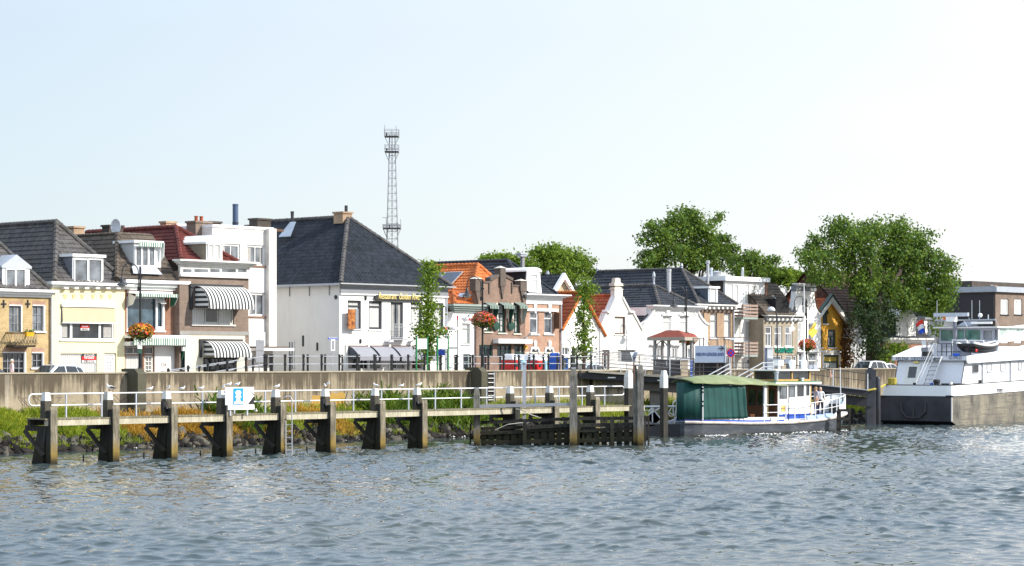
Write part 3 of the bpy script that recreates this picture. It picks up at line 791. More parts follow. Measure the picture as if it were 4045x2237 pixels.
# street name plate and small information post by the side wall
p0, p1 = on_d(*Z3(482, 1096), 6), on_d(*Z3(560, 1110), 6)
sp = thing('street_name_sign', 'blue street name plate on a thin post before the grey side wall', 'sign', ((p0[0]+p1[0])/2, 6, G))
mx = (p0[0]+p1[0])/2
MB().tube([(mx, 6, G), (mx, 6, p0[2]+.1)], .03).build('post', IRON, sp)
MB().box(p0[0], p1[0], 6.03, 6.06, p1[2], p0[2]).build('plate', mat('sign_blue', (.01,.06,.45), .4), sp)
text('Burg. Roosstraat', sp, WHITEP, p0[0]+.05, 6.065, p1[2]+.05, .12, sx=.9)
z_ = on_d(*Z3(520, 1155), 6)[2]; MB().box(mx-.2, mx+.14, 6.03, 6.08, z_-.35, z_+.35).build('notice_board', WHITEP, sp); MB().box(mx-.13, mx+.07, 6.08, 6.09, z_-.28, z_+.28).build('notice', GREYP, sp)
# ---- 7 small white house with curved shoulders
h = House(Z4, 0, 178, 640, 'gabled_house', 'small white house with green cornice, curved shoulders and tiny orange hipped roof')
h.win(325, 850, 405, 1060, mat('frame_grey_green', (.30,.33,.31), .5), GL_W, split=.25, fw=.1, sill=WHITE)
for x0, x1 in ((335,405),(462,532),(556,612)): h.win(x0, 1160, x1, 1330, GGREEN, GL_D if x0 < 500 else GL_M, rows=2, fw=.1)
ol = h.outline([(178,1345),(640,1345),(640,965),(600,945),(560,895),(530,830),(512,730),(235,730),(225,780),(205,825),(178,862)])
h.body(PLASTER, ol, slab=.4)
mb = MB(); mb.box(h.T(235), h.T(512), -9, -.4, G-.1, h.Z(370, 735)); mb.box(h.T(180), h.T(236), -9, -.4, G-.1, h.Z(370, 900)); mb.box(h.T(512), h.T(638), -9, -.4, G-.1, h.Z(570, 960)); mb.build('side_wall', PLASTER, h.root)
h.cornice('cornice', GGREEN, 235, 512, 655, 738, .5, xm=370, endcap=.5, steps=4)
hip_roof(h.root, T_ORANGE, h.T(240), h.T(505), h.Z(370, 655), .1, h.P(235, 535, -2.6), -8)
h.box('wall_band', mat('band_grey', (.25,.26,.27), .6), 188, 1086, 270, 1110, .0, .03)
p = h.P(372, 770); MB().lathe((p[0], .25, p[2]-.1), [(.2, 0), (.12, .12), (.04, .18)], 12).build('wall_lamp', IRON, h.root)
# ---- 8 brown brick house with stepped gable
h = House(Z4, .15, 470, 968, 'gabled_house', 'brown brick house with stepped gable, stone pinnacles and orange side roof')
for x0, x1, y1 in ((552,628,935),(692,772,946),(852,918,952)):
    h.win(x0, 640, x1, y1, GREEN, GL_C, cols=2, rows=3, split=.36, fw=.12, recess=.2, sill=STONE)
h.win(684, 1068, 830, 1190, GREEN, GL_D, cols=3, rows=2, fw=.1)
h.win(860, 1070, 958, 1345, GREEN, GL_D, cols=1, split=.3, fw=.1)
h.win(500, 1070, 640, 1190, GREEN, GL_D, cols=2, fw=.1)
ol = h.outline([(470,1345),(968,1345),(968,440),(925,440),(925,458),(838,458),(838,405),(760,372),(700,372),(612,405),(600,435),(540,435),(510,435),(510,400),(470,400)])
h.body(BR_H, ol, slab=.45)
mb = MB(); mb.box(h.T(470), h.T(968), -9, -.3, G-.1, h.Z(720, 610)); mb.build('side_wall', BR_H, h.root)
COP = mat('brown_stone_coping', (.105,.082,.068), .75, .15, 4)
for a in ((540,418,612,437),(612,392,640,410),(838,455,925,474),(925,430,940,458)): h.box('coping', COP, *a, -.42, .06)
def slopecap(x0, y0, x1, y1):
    p, q = h.P(x0, y0), h.P(x1, y1)
    MB().hexa([(p[0],-.3,p[2]-.05),(q[0],-.3,q[2]-.05),(q[0],.22,q[2]-.05),(p[0],.22,p[2]-.05)], [(p[0],-.3,p[2]+.16),(q[0],-.3,q[2]+.16),(q[0],.22,q[2]+.16),(p[0],.22,p[2]+.16)]).build('coping', COP, h.root)
slopecap(608, 405, 704, 366); slopecap(756, 366, 842, 408)
for x0, y0, x1, y1, yt in ((702,285,756,470,260),(446,395,512,520,368),(908,415,974,520,394)):
    a, b, c, e = h.rect(x0, y0, x1, y1); o = MB().box(a, b, -.25, .3, c, e).build('pinnacle', COP, h.root)
    zt = h.Z((x0+x1)/2, yt); m_ = (a+b)/2
    MB().add([(a-.06,-.3,e),(b+.06,-.3,e),(b+.06,.36,e),(a-.06,.36,e),(m_,.03,zt)], [(0,1,4),(1,2,4),(2,3,4),(3,0,4),(3,2,1,0)]).build('pinnacle_cap', STONE, o)
    MB().prism([(a+.08, c), (b-.08, c), ((a+b)/2, c-.9)], .15, .27).build('pendant', COP, o)
for x in (600, 716, 832): 
    p = h.P(x, 500); MB().box(p[0]-.06, p[0]+.06, .16, .22, p[2]-.3, p[2]+.5).build('wall_anchor', COP, h.root)
for x0, x1 in ((628,662),(664,692),(772,800),(822,850),(918,934)):
    h.box('stone_pilaster', STONE, x0+4, 640, x1-4, 800, .0, .05)
GAW = stripes('green_white_awning', (.015,.06,.045), (.33,.37,.33), .16, 0)
for x0, x1 in ((548,640),(692,800),(852,935)):
    a, b, c, e = h.rect(x0, 636, x1, 655); mb = MB()
    mb.hexa([(a,.72,c-.1),(b,.72,c-.1),(b,.75,c-.1),(a,.75,c-.1)], [(a,.18,e),(b,.18,e),(b,.22,e),(a,.22,e)])
    o = mb.build('awning', GAW, h.root); valance(o, a, b, c-.34, c-.1, .75, GAW)
    MB().prism([(.2, e-1.5), (.38, e-1.45), (.75, c-.2), (.22, e-.05)], b-.02, b+.01, 't').build('side_flap', GAW, o)
h.box('shop_beam', WHITE, 640, 1010, 985, 1055, .0, .55)
for x, y in ((815,876),(662,876)):
    p = h.P(x, y); o = MB().lathe((p[0], .2, p[2]), [(.0, 0), (.3, .02), (.34, .06), (.3, .12), (0, .14)], 20, 'y').build('oval_sign', GREEN, h.root)
    o.scale = (1, 1, 1); MB().lathe((p[0], .26, p[2]), [(0, -.02), (.22, 0), (.22, .03), (0, .05)], 16, 'y').build('sign_face', mat('sign_pale_green', (.45,.55,.50), .5), o)
p = h.P(960, 965); MB().tube([(p[0],.2,p[2]-.3),(p[0]-.1,.6,p[2]-.1),(p[0],.8,p[2]+.1)], .07).build('wall_lamp', IRON, h.root)
h.box('wall_box', ORANGE, 956, 1075, 974, 1110, .0, .18)
A = h.P(490, 255, -2.8)
hip_roof(h.root, T_ORANGE, h.T(462), h.T(968), h.Z(720, 625), -.35, A, -16, r=.14)
# solar panels on the orange slope
tL, zE = h.T(462), h.Z(720, 625); tA, zA = A[0], A[2]
sl = lambda f, dd, up=.14: (tL+(tA-tL)*f-up*.75, dd, zE+(zA-zE)*f+up*.66)
sp_ = thing('solar_panels', 'row of dark solar panels lying on the orange tiled roof slope', 'solar panels', sl(.45, -8))
p0 = on_t(*Z4(235, 480), tL+(tA-tL)*.36)[1]; p1 = on_t(*Z4(325, 335), tL+(tA-tL)*.8)[1]
d0 = (p0+p1)/2
SOL = glass_mat('solar_cell_blue', (.012,.022,.05), .12)
for i in range(4):
    a_, b_ = d0-i*1.75, d0-i*1.75-1.68
    q = [sl(.28, a_), sl(.28, b_), sl(.78, b_), sl(.78, a_)]; q2 = [sl(.28, a_, .2), sl(.28, b_, .2), sl(.78, b_, .2), sl(.78, a_, .2)]
    o = MB().hexa(q, q2).build('panel_frame', IRON, sp_)
    g_ = lambda f, dd: sl(f, dd, .206); MB().poly([g_(.29, a_-.06), g_(.29, b_+.06), g_(.77, b_+.06), g_(.77, a_-.06)]).build('panel', SOL, o)
for f, dd in ((.12, -2.2), (.12, -1.2)): MB().hexa([sl(f-.05,dd,.1), sl(f-.05,dd-.6,.1), sl(f+.06,dd-.6,.1), sl(f+.06,dd,.1)], [sl(f-.05,dd,.16), sl(f-.05,dd-.6,.16), sl(f+.06,dd-.6,.16), sl(f+.06,dd,.16)]).build('skylight', LEAD, h.root)
# ---- 9 pink brick house
h = House(Z4, 0, 970, 1342, 'brick_house', 'pink brick house with heavy white cornice and a tall white dormer')
for x0 in (1018, 1166):
    w = h.win(x0, 726, x0+88, 958, WHITE, GL_M, split=.32, fw=.1, sill=WHITE)
for x0 in (1020, 1168): h.win(x0, 1098, x0+86, 1345, WHITE, GL_M, split=.3, fw=.1)
h.rectbody(BR_P, 640, xm=1150); h.pipe(1330, 655, 1345, LEAD)
h.cornice('cornice', WHITE, 970, 1342, 552, 600, .6, xm=1150, endcap=.45, steps=4); h.box('frieze', WHITE, 970, 600, 1342, 652, -.1, .08)
h.box('lintel_band', WHITE, 968, 698, 1298, 726, .0, .14)
for x in (1068, 1216):
    for y in (668, 1048):
        a, b, c, e = h.rect(x-14, y-10, x+14, y+28); MB().prism([(a+.08, c-.35), (b-.08, c-.35), (b, e), ((a+b)/2, e+.12), (a, e)], .0, .1).build('keystone', WHITE, h.root)
    a, b, c, e = h.rect(x-48, 1098, x+40, 1112)
    mb = MB(); mb.tube([(a, .03, c-.3), (a+.1, .03, c+.02), ((a+b)/2, .03, e), (b-.1, .03, c+.02), (b, .03, c-.3)], .09, 8); mb.build('arch_moulding', WHITE, h.root)
a, b, c, e = h.rect(1266, 742, 1282, 905); MB().box(a, b, .03, .5, c, e).build('shutter', BROWNW, h.root)
h.box('stone_band', STONE, 970, 1143, 1342, 1160, -.02, .02)
A = h.P(795, 212, -4.2)
hip_roof(h.root, T_SLATE, h.T(970), h.T(1280), h.Z(1150, 552), .2, A, -14, r=.13)
do = h.dormer(985, 322, 1118, 545, .1, -2.8, WHITE, 1, WHITE, GL_C, 'arch', cheek=T_SLATE, fmat=WHITE, wx=(1014, 1092), wy=(345, 530))
a, b, c, e = h.rect(985, 322, 1118, 545, .1); mb = MB()
mb.box(a+.3, b-.3, .12, .2, (c+e)/2+.2, (c+e)/2+.28); mb.build('transom', WHITE, do)
for s_, x in ((-1, a), (1, b)): MB().prism([(x, c), (x+s_*.18, c), (x+s_*.05, (c+e)/2), (x, e)], .06, .16).build('scroll', WHITE, do)
h.chimney(942, 163, 966, 300, -5.5, GREYP, .2, cap=False); h.chimney(926, 128, 984, 165, -5.4, LEAD, .4)
# ---- small gabled roof behind
a0 = on_d(*Z4(1440, 535), -9); ap = on_d(*Z4(1340, 362), -9)
hb = thing('gabled_house', 'dark roofed house behind with white gable boards beside the pink house', 'house', (ap[0], -9, G), 'houses behind the row')
hw = a0[0]-ap[0]; zl = a0[2]
MB().prism([(ap[0]-hw, G), (ap[0]+hw, G), (ap[0]+hw, zl), (ap[0], ap[2]), (ap[0]-hw, zl)], -9, -18).build('wall', mat('ochre_render', (.40,.34,.22), .8), hb)
mb = MB()
for s_ in (-1, 1): tile_face(mb, [(ap[0]+s_*(hw+.2), -8.7, zl-.15), (ap[0], -8.7, ap[2]+.1), (ap[0], -18, ap[2]+.1), (ap[0]+s_*(hw+.2), -18, zl-.15)])
rb = mb.build('roof', T_SLATE, hb)
for s_ in (-1, 1): MB().hexa([(ap[0]+s_*(hw+.25),-8.9,zl-.45),(ap[0]+s_*(hw+.25),-8.6,zl-.45),(ap[0],-8.6,ap[2]-.25),(ap[0],-8.9,ap[2]-.25)], [(ap[0]+s_*(hw+.25),-8.9,zl-.1),(ap[0]+s_*(hw+.25),-8.6,zl-.1),(ap[0],-8.6,ap[2]+.22),(ap[0],-8.9,ap[2]+.22)]).build('barge_board', WHITE, rb)
p = on_d(*Z4(1200, 415), -11); MB().lathe((p[0], -11, p[2]-.6), [(.11, 0), (.11, 1.1), (.15, 1.12), (.15, 1.25), (.1, 1.27), (.1, 1.4)], 12).build('flue', LEAD, hb)
# ---- 10 white gable house with rust red roof
h = House(Z5, 0, 47, 476, 'gabled_house', 'white front gabled house with rust red roof behind the slim street tree')
h.win(55, 1096, 122, 1175, WHITE, GL_M, cols=2, fw=.06); h.win(55, 1200, 120, 1330, mat('door_blue', (.03,.10,.28), .4), GL_M, fw=.12, name='door_frame'); h.win(150, 1100, 205, 1330, WHITE, GL_D); h.win(335, 1095, 375, 1180, WHITE, GL_M)
h.win(205, 740, 262, 860, OFFW, GL_D)
apx = h.P(245, 558)
zl_, zr_ = h.Z(47, 915), h.Z(476, 975)
ol = [(h.t0, G-.1), (h.t1, G-.1), (h.t1, zr_), (apx[0], apx[2]), (h.t0, zl_)]
h.body(PLASTER, ol, back=11)
mb = MB(); E = .18
tile_face(mb, [(h.t0-.15, E, zl_-.1), (apx[0], E, apx[2]+.12), (apx[0], -11, apx[2]+.12), (h.t0-.15, -11, zl_-.1)])
tile_face(mb, [(h.t1+.1, E, zr_-.12), (apx[0], E, apx[2]+.12), (apx[0], -11, apx[2]+.12), (h.t1+.1, -11, zr_-.12)])
ro = mb.build('roof', T_RUST, h.root)
mb = MB(); ridge(mb, (h.t0-.1, E, zl_), (apx[0], E, apx[2]+.16), .1, .3); ridge(mb, (h.t1+.08, E, zr_-.02), (apx[0], E, apx[2]+.16), .1, .3); ridge(mb, (apx[0], E, apx[2]+.2), (apx[0], -11, apx[2]+.2), .13)
mb.build('verge_tiles', T_ORANGE, ro)
p = h.P(100, 1060); mb = MB(); mb.tube([(p[0]+.5*math.cos(math.pi*i/8), .02, p[2]-.2+.55*math.sin(math.pi*i/8)) for i in range(9)], .05, 6); mb.build('arch_moulding', OFFW, h.root)
# ---- 11 white neck gable with stone finial
h = House(Z5, .1, 446, 884, 'gabled_house', 'cream white neck gable house topped by a stone finial with brown framed window')
h.win(590, 780, 700, 962, BROWNW, GL_C, fw=.09, sill=OFFW)
h.win(462, 1122, 540, 1335, BROWNW, GL_D, fw=.08, name='door_frame', split=.2); h.win(622, 1120, 806, 1250, OFFW, GL_D, fw=.06)
ol = h.outline([(446,1340),(884,1340),(884,930),(868,918),(772,735),(740,735),(672,595),(672,505),(592,505),(592,595),(536,735),(508,735),(446,880)])
h.body(PLASTER2, ol, slab=.4)
rz, zl_ = h.Z(575, 568), h.Z(446, 885)
def cap2(x0, y0, x1, y1, w=.16):
    p, q = h.P(x0, y0), h.P(x1, y1)
    MB().hexa([(p[0],-.32,p[2]-.04),(q[0],-.32,q[2]-.04),(q[0],.2,q[2]-.04),(p[0],.2,p[2]-.04)], [(p[0],-.32,p[2]+w),(q[0],-.32,q[2]+w),(q[0],.2,q[2]+w),(p[0],.2,p[2]+w)]).build('coping', OFFW, h.root)
for c4 in ((446,878,510,735),(532,735,592,596),(672,596,744,735),(770,735,870,918)): cap2(*c4)
for x in (516, 752): h.box('shoulder', OFFW, x-22, 727, x+24, 740, -.35, .24)
mid = (h.T(592)+h.T(672))/2
mb = MB()
for y0, y1, hw in ((505,495,.62),(495,480,.5),(480,466,.34),(466,456,.62),(456,440,.6),(440,428,.42),(428,392,.36),(392,384,.26)):
    mb.box(mid-hw*.85, mid+hw*.85, -.18-hw*.35, -.1+hw*.35, h.Z(632, y0), h.Z(632, y1))
mb.build('finial', STONE, h.root)
tm = mid
mb = MB(); mb.prism([(h.t0, G-.1), (h.t1, G-.1), (h.t1, zl_-.2), (tm, rz-.2), (h.t0, zl_-.2)], -10, -.3); mb.build('side_wall', PLASTER2, h.root)
mb = MB()
for tt in (h.t0-.12, h.t1+.05): tile_face(mb, [(tt, -.28, zl_-.1), (tm, -.28, rz), (tm, -10.5, rz), (tt, -10.5, zl_-.1)])
ro = mb.build('roof', T_RUST, h.root); mb = MB(); ridge(mb, (tm, -.3, rz+.06), (tm, -10.5, rz+.06), .12); mb.build('ridge_tiles', T_RUST, ro)
# ---- 12 white bell house
h = House(Z5, .1, 886, 1545, 'gabled_house', 'broad white house with curved shoulders, white cornice and blue black tiled roof')
for x0 in (1082, 1258): h.win(x0, 770, x0+90, 1010, WHITE, GL_C, cols=1, split=.25, fw=.1, sill=WHITE)
for x0, x1 in ((975,1090),(1178,1245),(1290,1400),(1430,1520)):
    h.win(x0, 1098, x1, 1212, WHITE, GL_M, cols=2, fw=.1, sill=WHITE)
ol = h.outline([(886,1340),(1545,1340),(1545,862),(1520,850),(1485,812),(1455,765),(1440,715),(985,715),(972,755),(945,800),(915,832),(886,850)])
h.body(PLASTER, ol, slab=.4)
mb = MB(); mb.box(h.T(955), h.T(1440), -10, -.3, G-.1, h.Z(1200, 690)); mb.build('side_wall', PLASTER, h.root)
h.cornice('cornice', WHITE, 965, 1455, 668, 716, .55, xm=1200, endcap=.4, steps=4)
for x in (1006, 1424):
    p = h.P(x, 745); mb = MB(); mb.tube([(p[0]+.28*math.cos(i*.8)*(1-i*.08), .12, p[2]+.28*math.sin(i*.8)*(1-i*.08)) for i in range(9)], .05, 6); mb.build('scroll', WHITE, h.root)
for pts in ([(1436,718),(1455,765),(1485,812),(1520,850),(1547,862)], [(884,850),(915,832),(945,800),(972,755),(988,718)]):
    mb = MB(); mb.tube([(h.P(x, y)[0], .14, h.P(x, y)[2]+.02) for x, y in pts], .1, 8); mb.build('coping', WHITE, h.root)
for x in (1125, 1303): 
    a, b, c, e = h.rect(x-58, 752, x+58, 770); MB().box(a, b, .1, .22, c, e).build('hood_mould', WHITE, h.root)
    MB().prism([((a+b)/2-.14, c), ((a+b)/2+.14, c), ((a+b)/2+.2, e+.3), ((a+b)/2-.2, e+.3)], .1, .26).build('keystone', WHITE, h.root)
for x0, x1 in ((945,1110),(1160,1262)):
    h.box('shop_cornice', WHITE, x0, 1060, x1, 1075, .0, .25)
A = h.P(992, 465, -2.4); zE = h.Z(1200, 668); ze2 = h.Z(886, 855)
f = (zA := A[2])-zE
t2 = h.T(880); tE = A[0]+(t2-A[0])*(A[2]-zE)/(A[2]-ze2)
EL, ER = (tE, .0, zE), (h.T(1452), .0, zE)
mb = MB(); tile_face(mb, [EL, ER, A]); tile_face(mb, [(t2, -.35, ze2), (tE, -.35+.3, zE), A, (A[0], -14, A[2]), (t2, -14, ze2)])
tile_face(mb, [ER, A, (A[0], -14, A[2]), (ER[0], -14, zE)])
ro = mb.build('roof', T_SLATE, h.root)
mb = MB()
for p, q in ((EL, A), (ER, A), (A, (A[0], -14, A[2]))): ridge(mb, (p[0], p[1], p[2]+.05), (q[0], q[1], q[2]+.05), .13)
mb.build('ridge_tiles', T_GREY, ro)
mb = MB(); mb.lathe((A[0], A[1], A[2]), [(.12, 0), (.07, .3), (.09, .6), (.14, .75), (.1, .95), (.02, 1.1)], 10); mb.build('roof_finial', LEAD, ro)
p = h.P(1147, 545, -1.6); MB().lathe((p[0], -1.6, p[2]-.4), [(.17, 0), (.17, 2.1), (.19, 2.1), (.19, 2.3), (.14, 2.3)], 14).build('flue', IRON, h.root)
# ---- 13 ochre brick house with big black hip roof
h = House(Z5, -.35, 1408, 1812, 'brick_house', 'ochre brick house with big blue black hipped roof and white dormer')
for x0, x1 in ((1448,1508),(1568,1640),(1712,1778)): h.win(x0, 748, x1, 1000, GREYP, GL_C, split=.3, fw=.1, sill=WHITE)
for x0 in (1480, 1600, 1720): h.win(x0, 1105, x0+62, 1340, WHITE, GL_M, split=.3)
h.rectbody(BR_O, 680, xm=1610, back=10); h.pipe(1800, 690, 1340, LEAD)
h.cornice('cornice', OFFW, 1408, 1812, 656, 684, .5, xm=1610, endcap=.3, steps=2); h.box('frieze', mat('brown_frieze', (.14,.10,.075), .7), 1408, 696, 1812, 738, -.1, .06)
for i in range(9):
    x = 1430+i*45; t, _, z = h.P(x, 690); MB().box(t-.1, t+.1, -.35, .1, z-.12, z+.05).build('bracket', OFFW, h.root)
hip_roof(h.root, T_SLATE, h.T(1408), h.T(1805), h.Z(1610, 656), .1, h.P(1278, 298, -3.8), -12.5, capmat=T_GREY)
A = h.P(1278, 298, -3.8)
for dd in (-3.8, -12.5): MB().lathe((A[0], dd, A[2]), [(.12, 0), (.07, .2), (.12, .3), (.02, .5)], 8).build('roof_finial', LEAD, h.root)
h.dormer(1548, 492, 1640, 650, -.15, -3.7, WHITE, 1, WHITE, GL_C, 'flat', cheek=mat('slate_blue_board', (.20,.24,.30), .6), wx=(1556, 1626), wy=(492, 645))
p = h.P(1545, 460, -2.4); mb = MB(); mb.lathe((p[0], -2.4, p[2]-.6), [(.115, 0), (.115, 2.3), (.17, 2.33), (.17, 2.55), (.1, 2.57)], 14); mb.build('flue', IRON, h.root)
p = h.P(1580, 460, -3.4); mb = MB(); mb.lathe((p[0], -3.4, p[2]-1), [(.1, 0), (.1, 2.2), (.15, 2.25), (.12, 2.4)], 12); mb.build('flue', LEAD, h.root)
# ---- 14 modern white block
h = House(Z6, -1.4, 428, 832, 'flat_roofed_house', 'modern white three storey block with brown slatted balconies and flat roof')
for x0, x1, y0, y1 in ((440,512,440,640),(522,566,452,640),(628,676,450,650),(690,742,462,655),(630,680,828,1030),(690,746,838,1038),(560,590,800,1010)):
    h.win(x0, y0, x1, y1, WHITE, GL_W if x0 % 3 else GL_C, fw=.06, recess=.06)
h.win(555, 1205, 630, 1345, WHITE, GL_W, cols=2, fw=.08); h.win(668, 1200, 778, 1345, OFFW, WHITEP, fw=.1, rows=5, name='garage_door')
zt = h.Z(620, 420)
h.body(PLASTER, [(h.t0, G-.1), (h.t1, G-.1), (h.t1, zt), (h.t0, zt)], back=10)
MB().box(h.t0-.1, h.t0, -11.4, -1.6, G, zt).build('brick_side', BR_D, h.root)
MB().box(h.t1, h.t1+.25, -11.4, -1.3, G, zt).build('brick_edge', BR_R, h.root)
MB().box(h.t0-.35, h.t1+.35, -11.6, -1.1, zt, h.Z(620, 375)).build('roof_edge', WHITE, h.root)
for i, x in enumerate((572, 618, 682)): h.box('panel_joint', OFFW, x, 440, x+4, 1180, -.02, .015)
h.box('storey_band', WHITE, 560, 1040, 820, 1185, -.02, .06); h.box('storey_band', WHITE, 432, 655, 820, 690, -.02, .05)
SLAT = mat('weathered_slats', (.30,.22,.18), .7, .15)
for y0, y1 in ((652, 785), (1036, 1168)):
    a, b, c, e = h.rect(560, y0, 712, y1, -.3); mb = MB(); d1 = .15
    for i in range(4):
        z = e-(e-c)*.26*i-.06; mb.box(a, b, d1, d1+.05, z-.16, z); mb.box(b-.05, b, -1.38, d1, z-.16, z); mb.box(a, a+.05, -1.38, d1, z-.16, z)
    for t in (a+.02, (a+b)/2, b-.1): mb.box(t, t+.08, d1-.06, d1-.005, c, e)
    o = mb.build('balcony', SLAT, h.root); MB().box(a, b, -1.38, d1+.02, c-.18, c-.02).build('balcony_floor', GGREEN, o)
for x, y0, y1, r_ in ((606,285,375,.12),):
    p = h.P(x, y1, -4); q = h.P(x, y0, -4); MB().lathe((p[0], -4, p[2]-.3), [(r_, 0), (r_, q[2]-p[2]), (r_*.8, q[2]-p[2]+.25), (.05, q[2]-p[2]+.36)], 14).build('flue', IRON, h.root)
p = h.P(335, 350, -8); MB().lathe((p[0], -8, p[2]-1), [(.36, .5), (.36, 1.1), (.42, 1.15), (.42, 1.2), (.1, 1.3)], 16).build('roof_vent', LEAD, h.root)
# ---- 15 grey-brown stone house with mansard
h = House(Z6, 0, 820, 1168, 'stone_house', 'narrow grey brown stone fronted house with steep tiled roof and dark roof opening')
for x0, x1 in ((838,905),(930,1010),(1040,1116)): h.win(x0, 878, x1, 1090, WHITE, GL_M, cols=2, split=.36, fw=.1, sill=WHITE)
for x0, x1 in ((915,1008),(1045,1118),(1125,1160)): h.win(x0, 1178, x1, 1340, WHITE, GL_M, split=.4, fw=.09)
h.rectbody(mat('grey_brown_stone', (.34,.29,.22), .85, .18, 3, bump=.1, stain=(.16,.14,.11)), 800, xm=1000)
h.cornice('cornice', OFFW, 836, 1215, 768, 782, .5, xm=1000, endcap=.3, steps=2); h.box('frieze', GREYP, 836, 782, 1212, 830, -.1, .1)
for i in range(8):
    x = 850+i*44; t, _, z = h.P(x, 800); MB().box(t-.12, t+.12, .0, .38, z-.16, z).build('bracket', OFFW, h.root)
SGR = mat('sign_green', (.01,.22,.15), .5)
mb = MB(); p = h.P(942, 1130); q = h.P(1118, 1130); rs_ = random.Random(3)
for k in range(14):
    if k == 7: continue
    t = p[0]+(q[0]-p[0])*(k+.5)/14; r_ = .12 if k in (1, 3, 9, 12) else .17
    mb.tube([(t+r_*math.cos(a*.75+k), .05, p[2]+.05+r_*1.1*math.sin(a*.75+k)) for a in range(7)], .055, 6)
mb.build('shop_lettering', SGR, h.root)
EL, ER = h.P(838, 766, .25), h.P(1158, 768, .25); zE = h.Z(1000, 768); EL, ER = (EL[0], .25, zE), (ER[0], .25, zE)
TR = h.P(950, 445, -2.4); TL = (EL[0], -2.4, TR[2])
mb = MB(); tile_face(mb, [EL, ER, TR, TL], amp=.05); tile_face(mb, [ER, TR, (TR[0], -9, TR[2]), (ER[0], -9, zE)]); mb.poly([TL, TR, (TR[0], -9, TR[2]), (TL[0], -9, TL[2])])
mb.poly([EL, TL, (TL[0], -9, TL[2]), (EL[0], -9, zE)])
ro = mb.build('roof', T_BROWN, h.root)
a, b, c, e = h.rect(850, 560, 1000, 762, -.5)
o = MB().box(a+.4, b+.2, -1.6, .12, c, e-.3).build('roof_opening', mat('shadowed_opening', (.012,.012,.014), .9), h.root)  # solid near-black box; shade inside the opening is painted as its colour
MB().hexa([(b+.2,.1,c),(b+.35,.1,c),(b+.35,.26,c),(b+.2,.26,c)], [(b-.1,-1.5,e),(b+.05,-1.5,e),(b+.05,-1.3,e),(b-.1,-1.3,e)]).build('opening_cheek', LEAD, o)
# ---- 16 white bell gable
h = House(Z6, .03, 1165, 1406, 'gabled_house', 'tall white bell gable house with grey topped cornice behind the lamp')
h.win(1216, 592, 1248, 742, BROWNW, GL_D, fw=.07, recess=.1)
for x0, x1 in ((1176,1200),(1278,1330)): h.win(x0, 848, x1, 1040, WHITE, GL_M, split=.35, fw=.08)
for x0, x1 in ((1178,1226),(1274,1370)): h.win(x0, 1150, x1, 1330, WHITE, GL_M, split=.45, fw=.09)
ol = h.outline([(1170,1340),(1406,1340),(1406,736),(1385,720),(1362,680),(1350,620),(1342,515),(1150,515),(1144,580),(1134,640),(1118,690),(1114,768),(1170,790)])
h.body(PLASTER, ol, slab=.45)
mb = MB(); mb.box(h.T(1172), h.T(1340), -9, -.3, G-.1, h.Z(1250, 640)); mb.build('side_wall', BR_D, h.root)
h.box('frieze', GREYP, 1142, 470, 1350, 518, -.4, .1); h.cornice('cornice', WHITE, 1146, 1346, 444, 472, .45, endcap=.3, steps=3)
mb = MB(); mb.tube([(h.P(x, y)[0], .05, h.P(x, y)[2]) for x, y in ((1344,520),(1352,620),(1364,680),(1386,720),(1408,738))], .07, 6); mb.build('edge_moulding', BROWNW, h.root)
for x0, x1 in ((1168,1228),(1270,1375)): h.box('shop_hood', GREYP, x0, 1140, x1, 1150, .0, .2)
mb = MB(); mb.box(h.T(1010), h.T(1118), -6, -2.6, h.Z(1060, 560), h.Z(1060, 502)); o = mb.build('rear_block', BR_D, h.root); MB().box(h.T(990), h.T(1122), -6.2, -2.4, h.Z(1060, 502), h.Z(1060, 490)).build('coping', OFFW, o)
# ---- 17 yellow-orange gable
h = House(Z6, -.6, 1306, 1640, 'gabled_house', 'bright yellow orange gabled house with white barge boards and arched window')
h.win(1424, 690, 1476, 852, GREEN, GL_M, cols=2, split=.4, fw=.09, sill=WHITE); h.win(1476, 914, 1560, 1096, GREEN, GL_M, cols=2, split=.4, fw=.16, sill=WHITE); h.win(1385, 914, 1424, 1096, GREEN, GL_M, fw=.12, sill=WHITE)
w = h.win(1428, 1172, 1590, 1345, GREEN, GL_C, cols=2, split=.42, fw=.16)
ap = h.P(1476, 600); zr = h.Z(1640, 826); hw = h.t1-ap[0]; h.t0 = ap[0]-hw
h.body(ORANGE, [(h.t0, G-.1), (h.t1, G-.1), (h.t1, zr), (ap[0], ap[2]), (h.t0, zr)], back=10)
a, b, c, e = h.rect(1436, 1184, 1580, 1245); MB().box(a, b, -.735, -.72, c, e).build('yellow_panel', mat('mustard_panel', (.50,.36,.07), .5), w)
a, b, c, e = h.rect(1424, 690, 1476, 730); mb = MB(); mb.tube([((a+b)/2+(b-a)*.5*math.cos(math.pi*i/8), -.57, c-.2+(e-c+.2)*math.sin(math.pi*i/8)) for i in range(9)], .06, 6); mb.build('arch_moulding', GREEN, h.root)
h.box('string_course', OFFW, 1390, 1124, 1644, 1150, -.02, .1)
for x0, x1 in ((1414,1430),(1590,1604)): h.box('shop_pilaster', OFFW, x0, 1158, x1, 1345, .0, .08)
h.box('shop_lintel', OFFW, 1414, 1156, 1604, 1172, .0, .1)
mb = MB()
for s_ in (-1, 1): tile_face(mb, [(ap[0]+s_*(hw+.3), -.2, zr-.3), (ap[0], -.2, ap[2]+.12), (ap[0], -10.6, ap[2]+.12), (ap[0]+s_*(hw+.3), -10.6, zr-.3)])
ro = mb.build('roof', T_RUST, h.root)
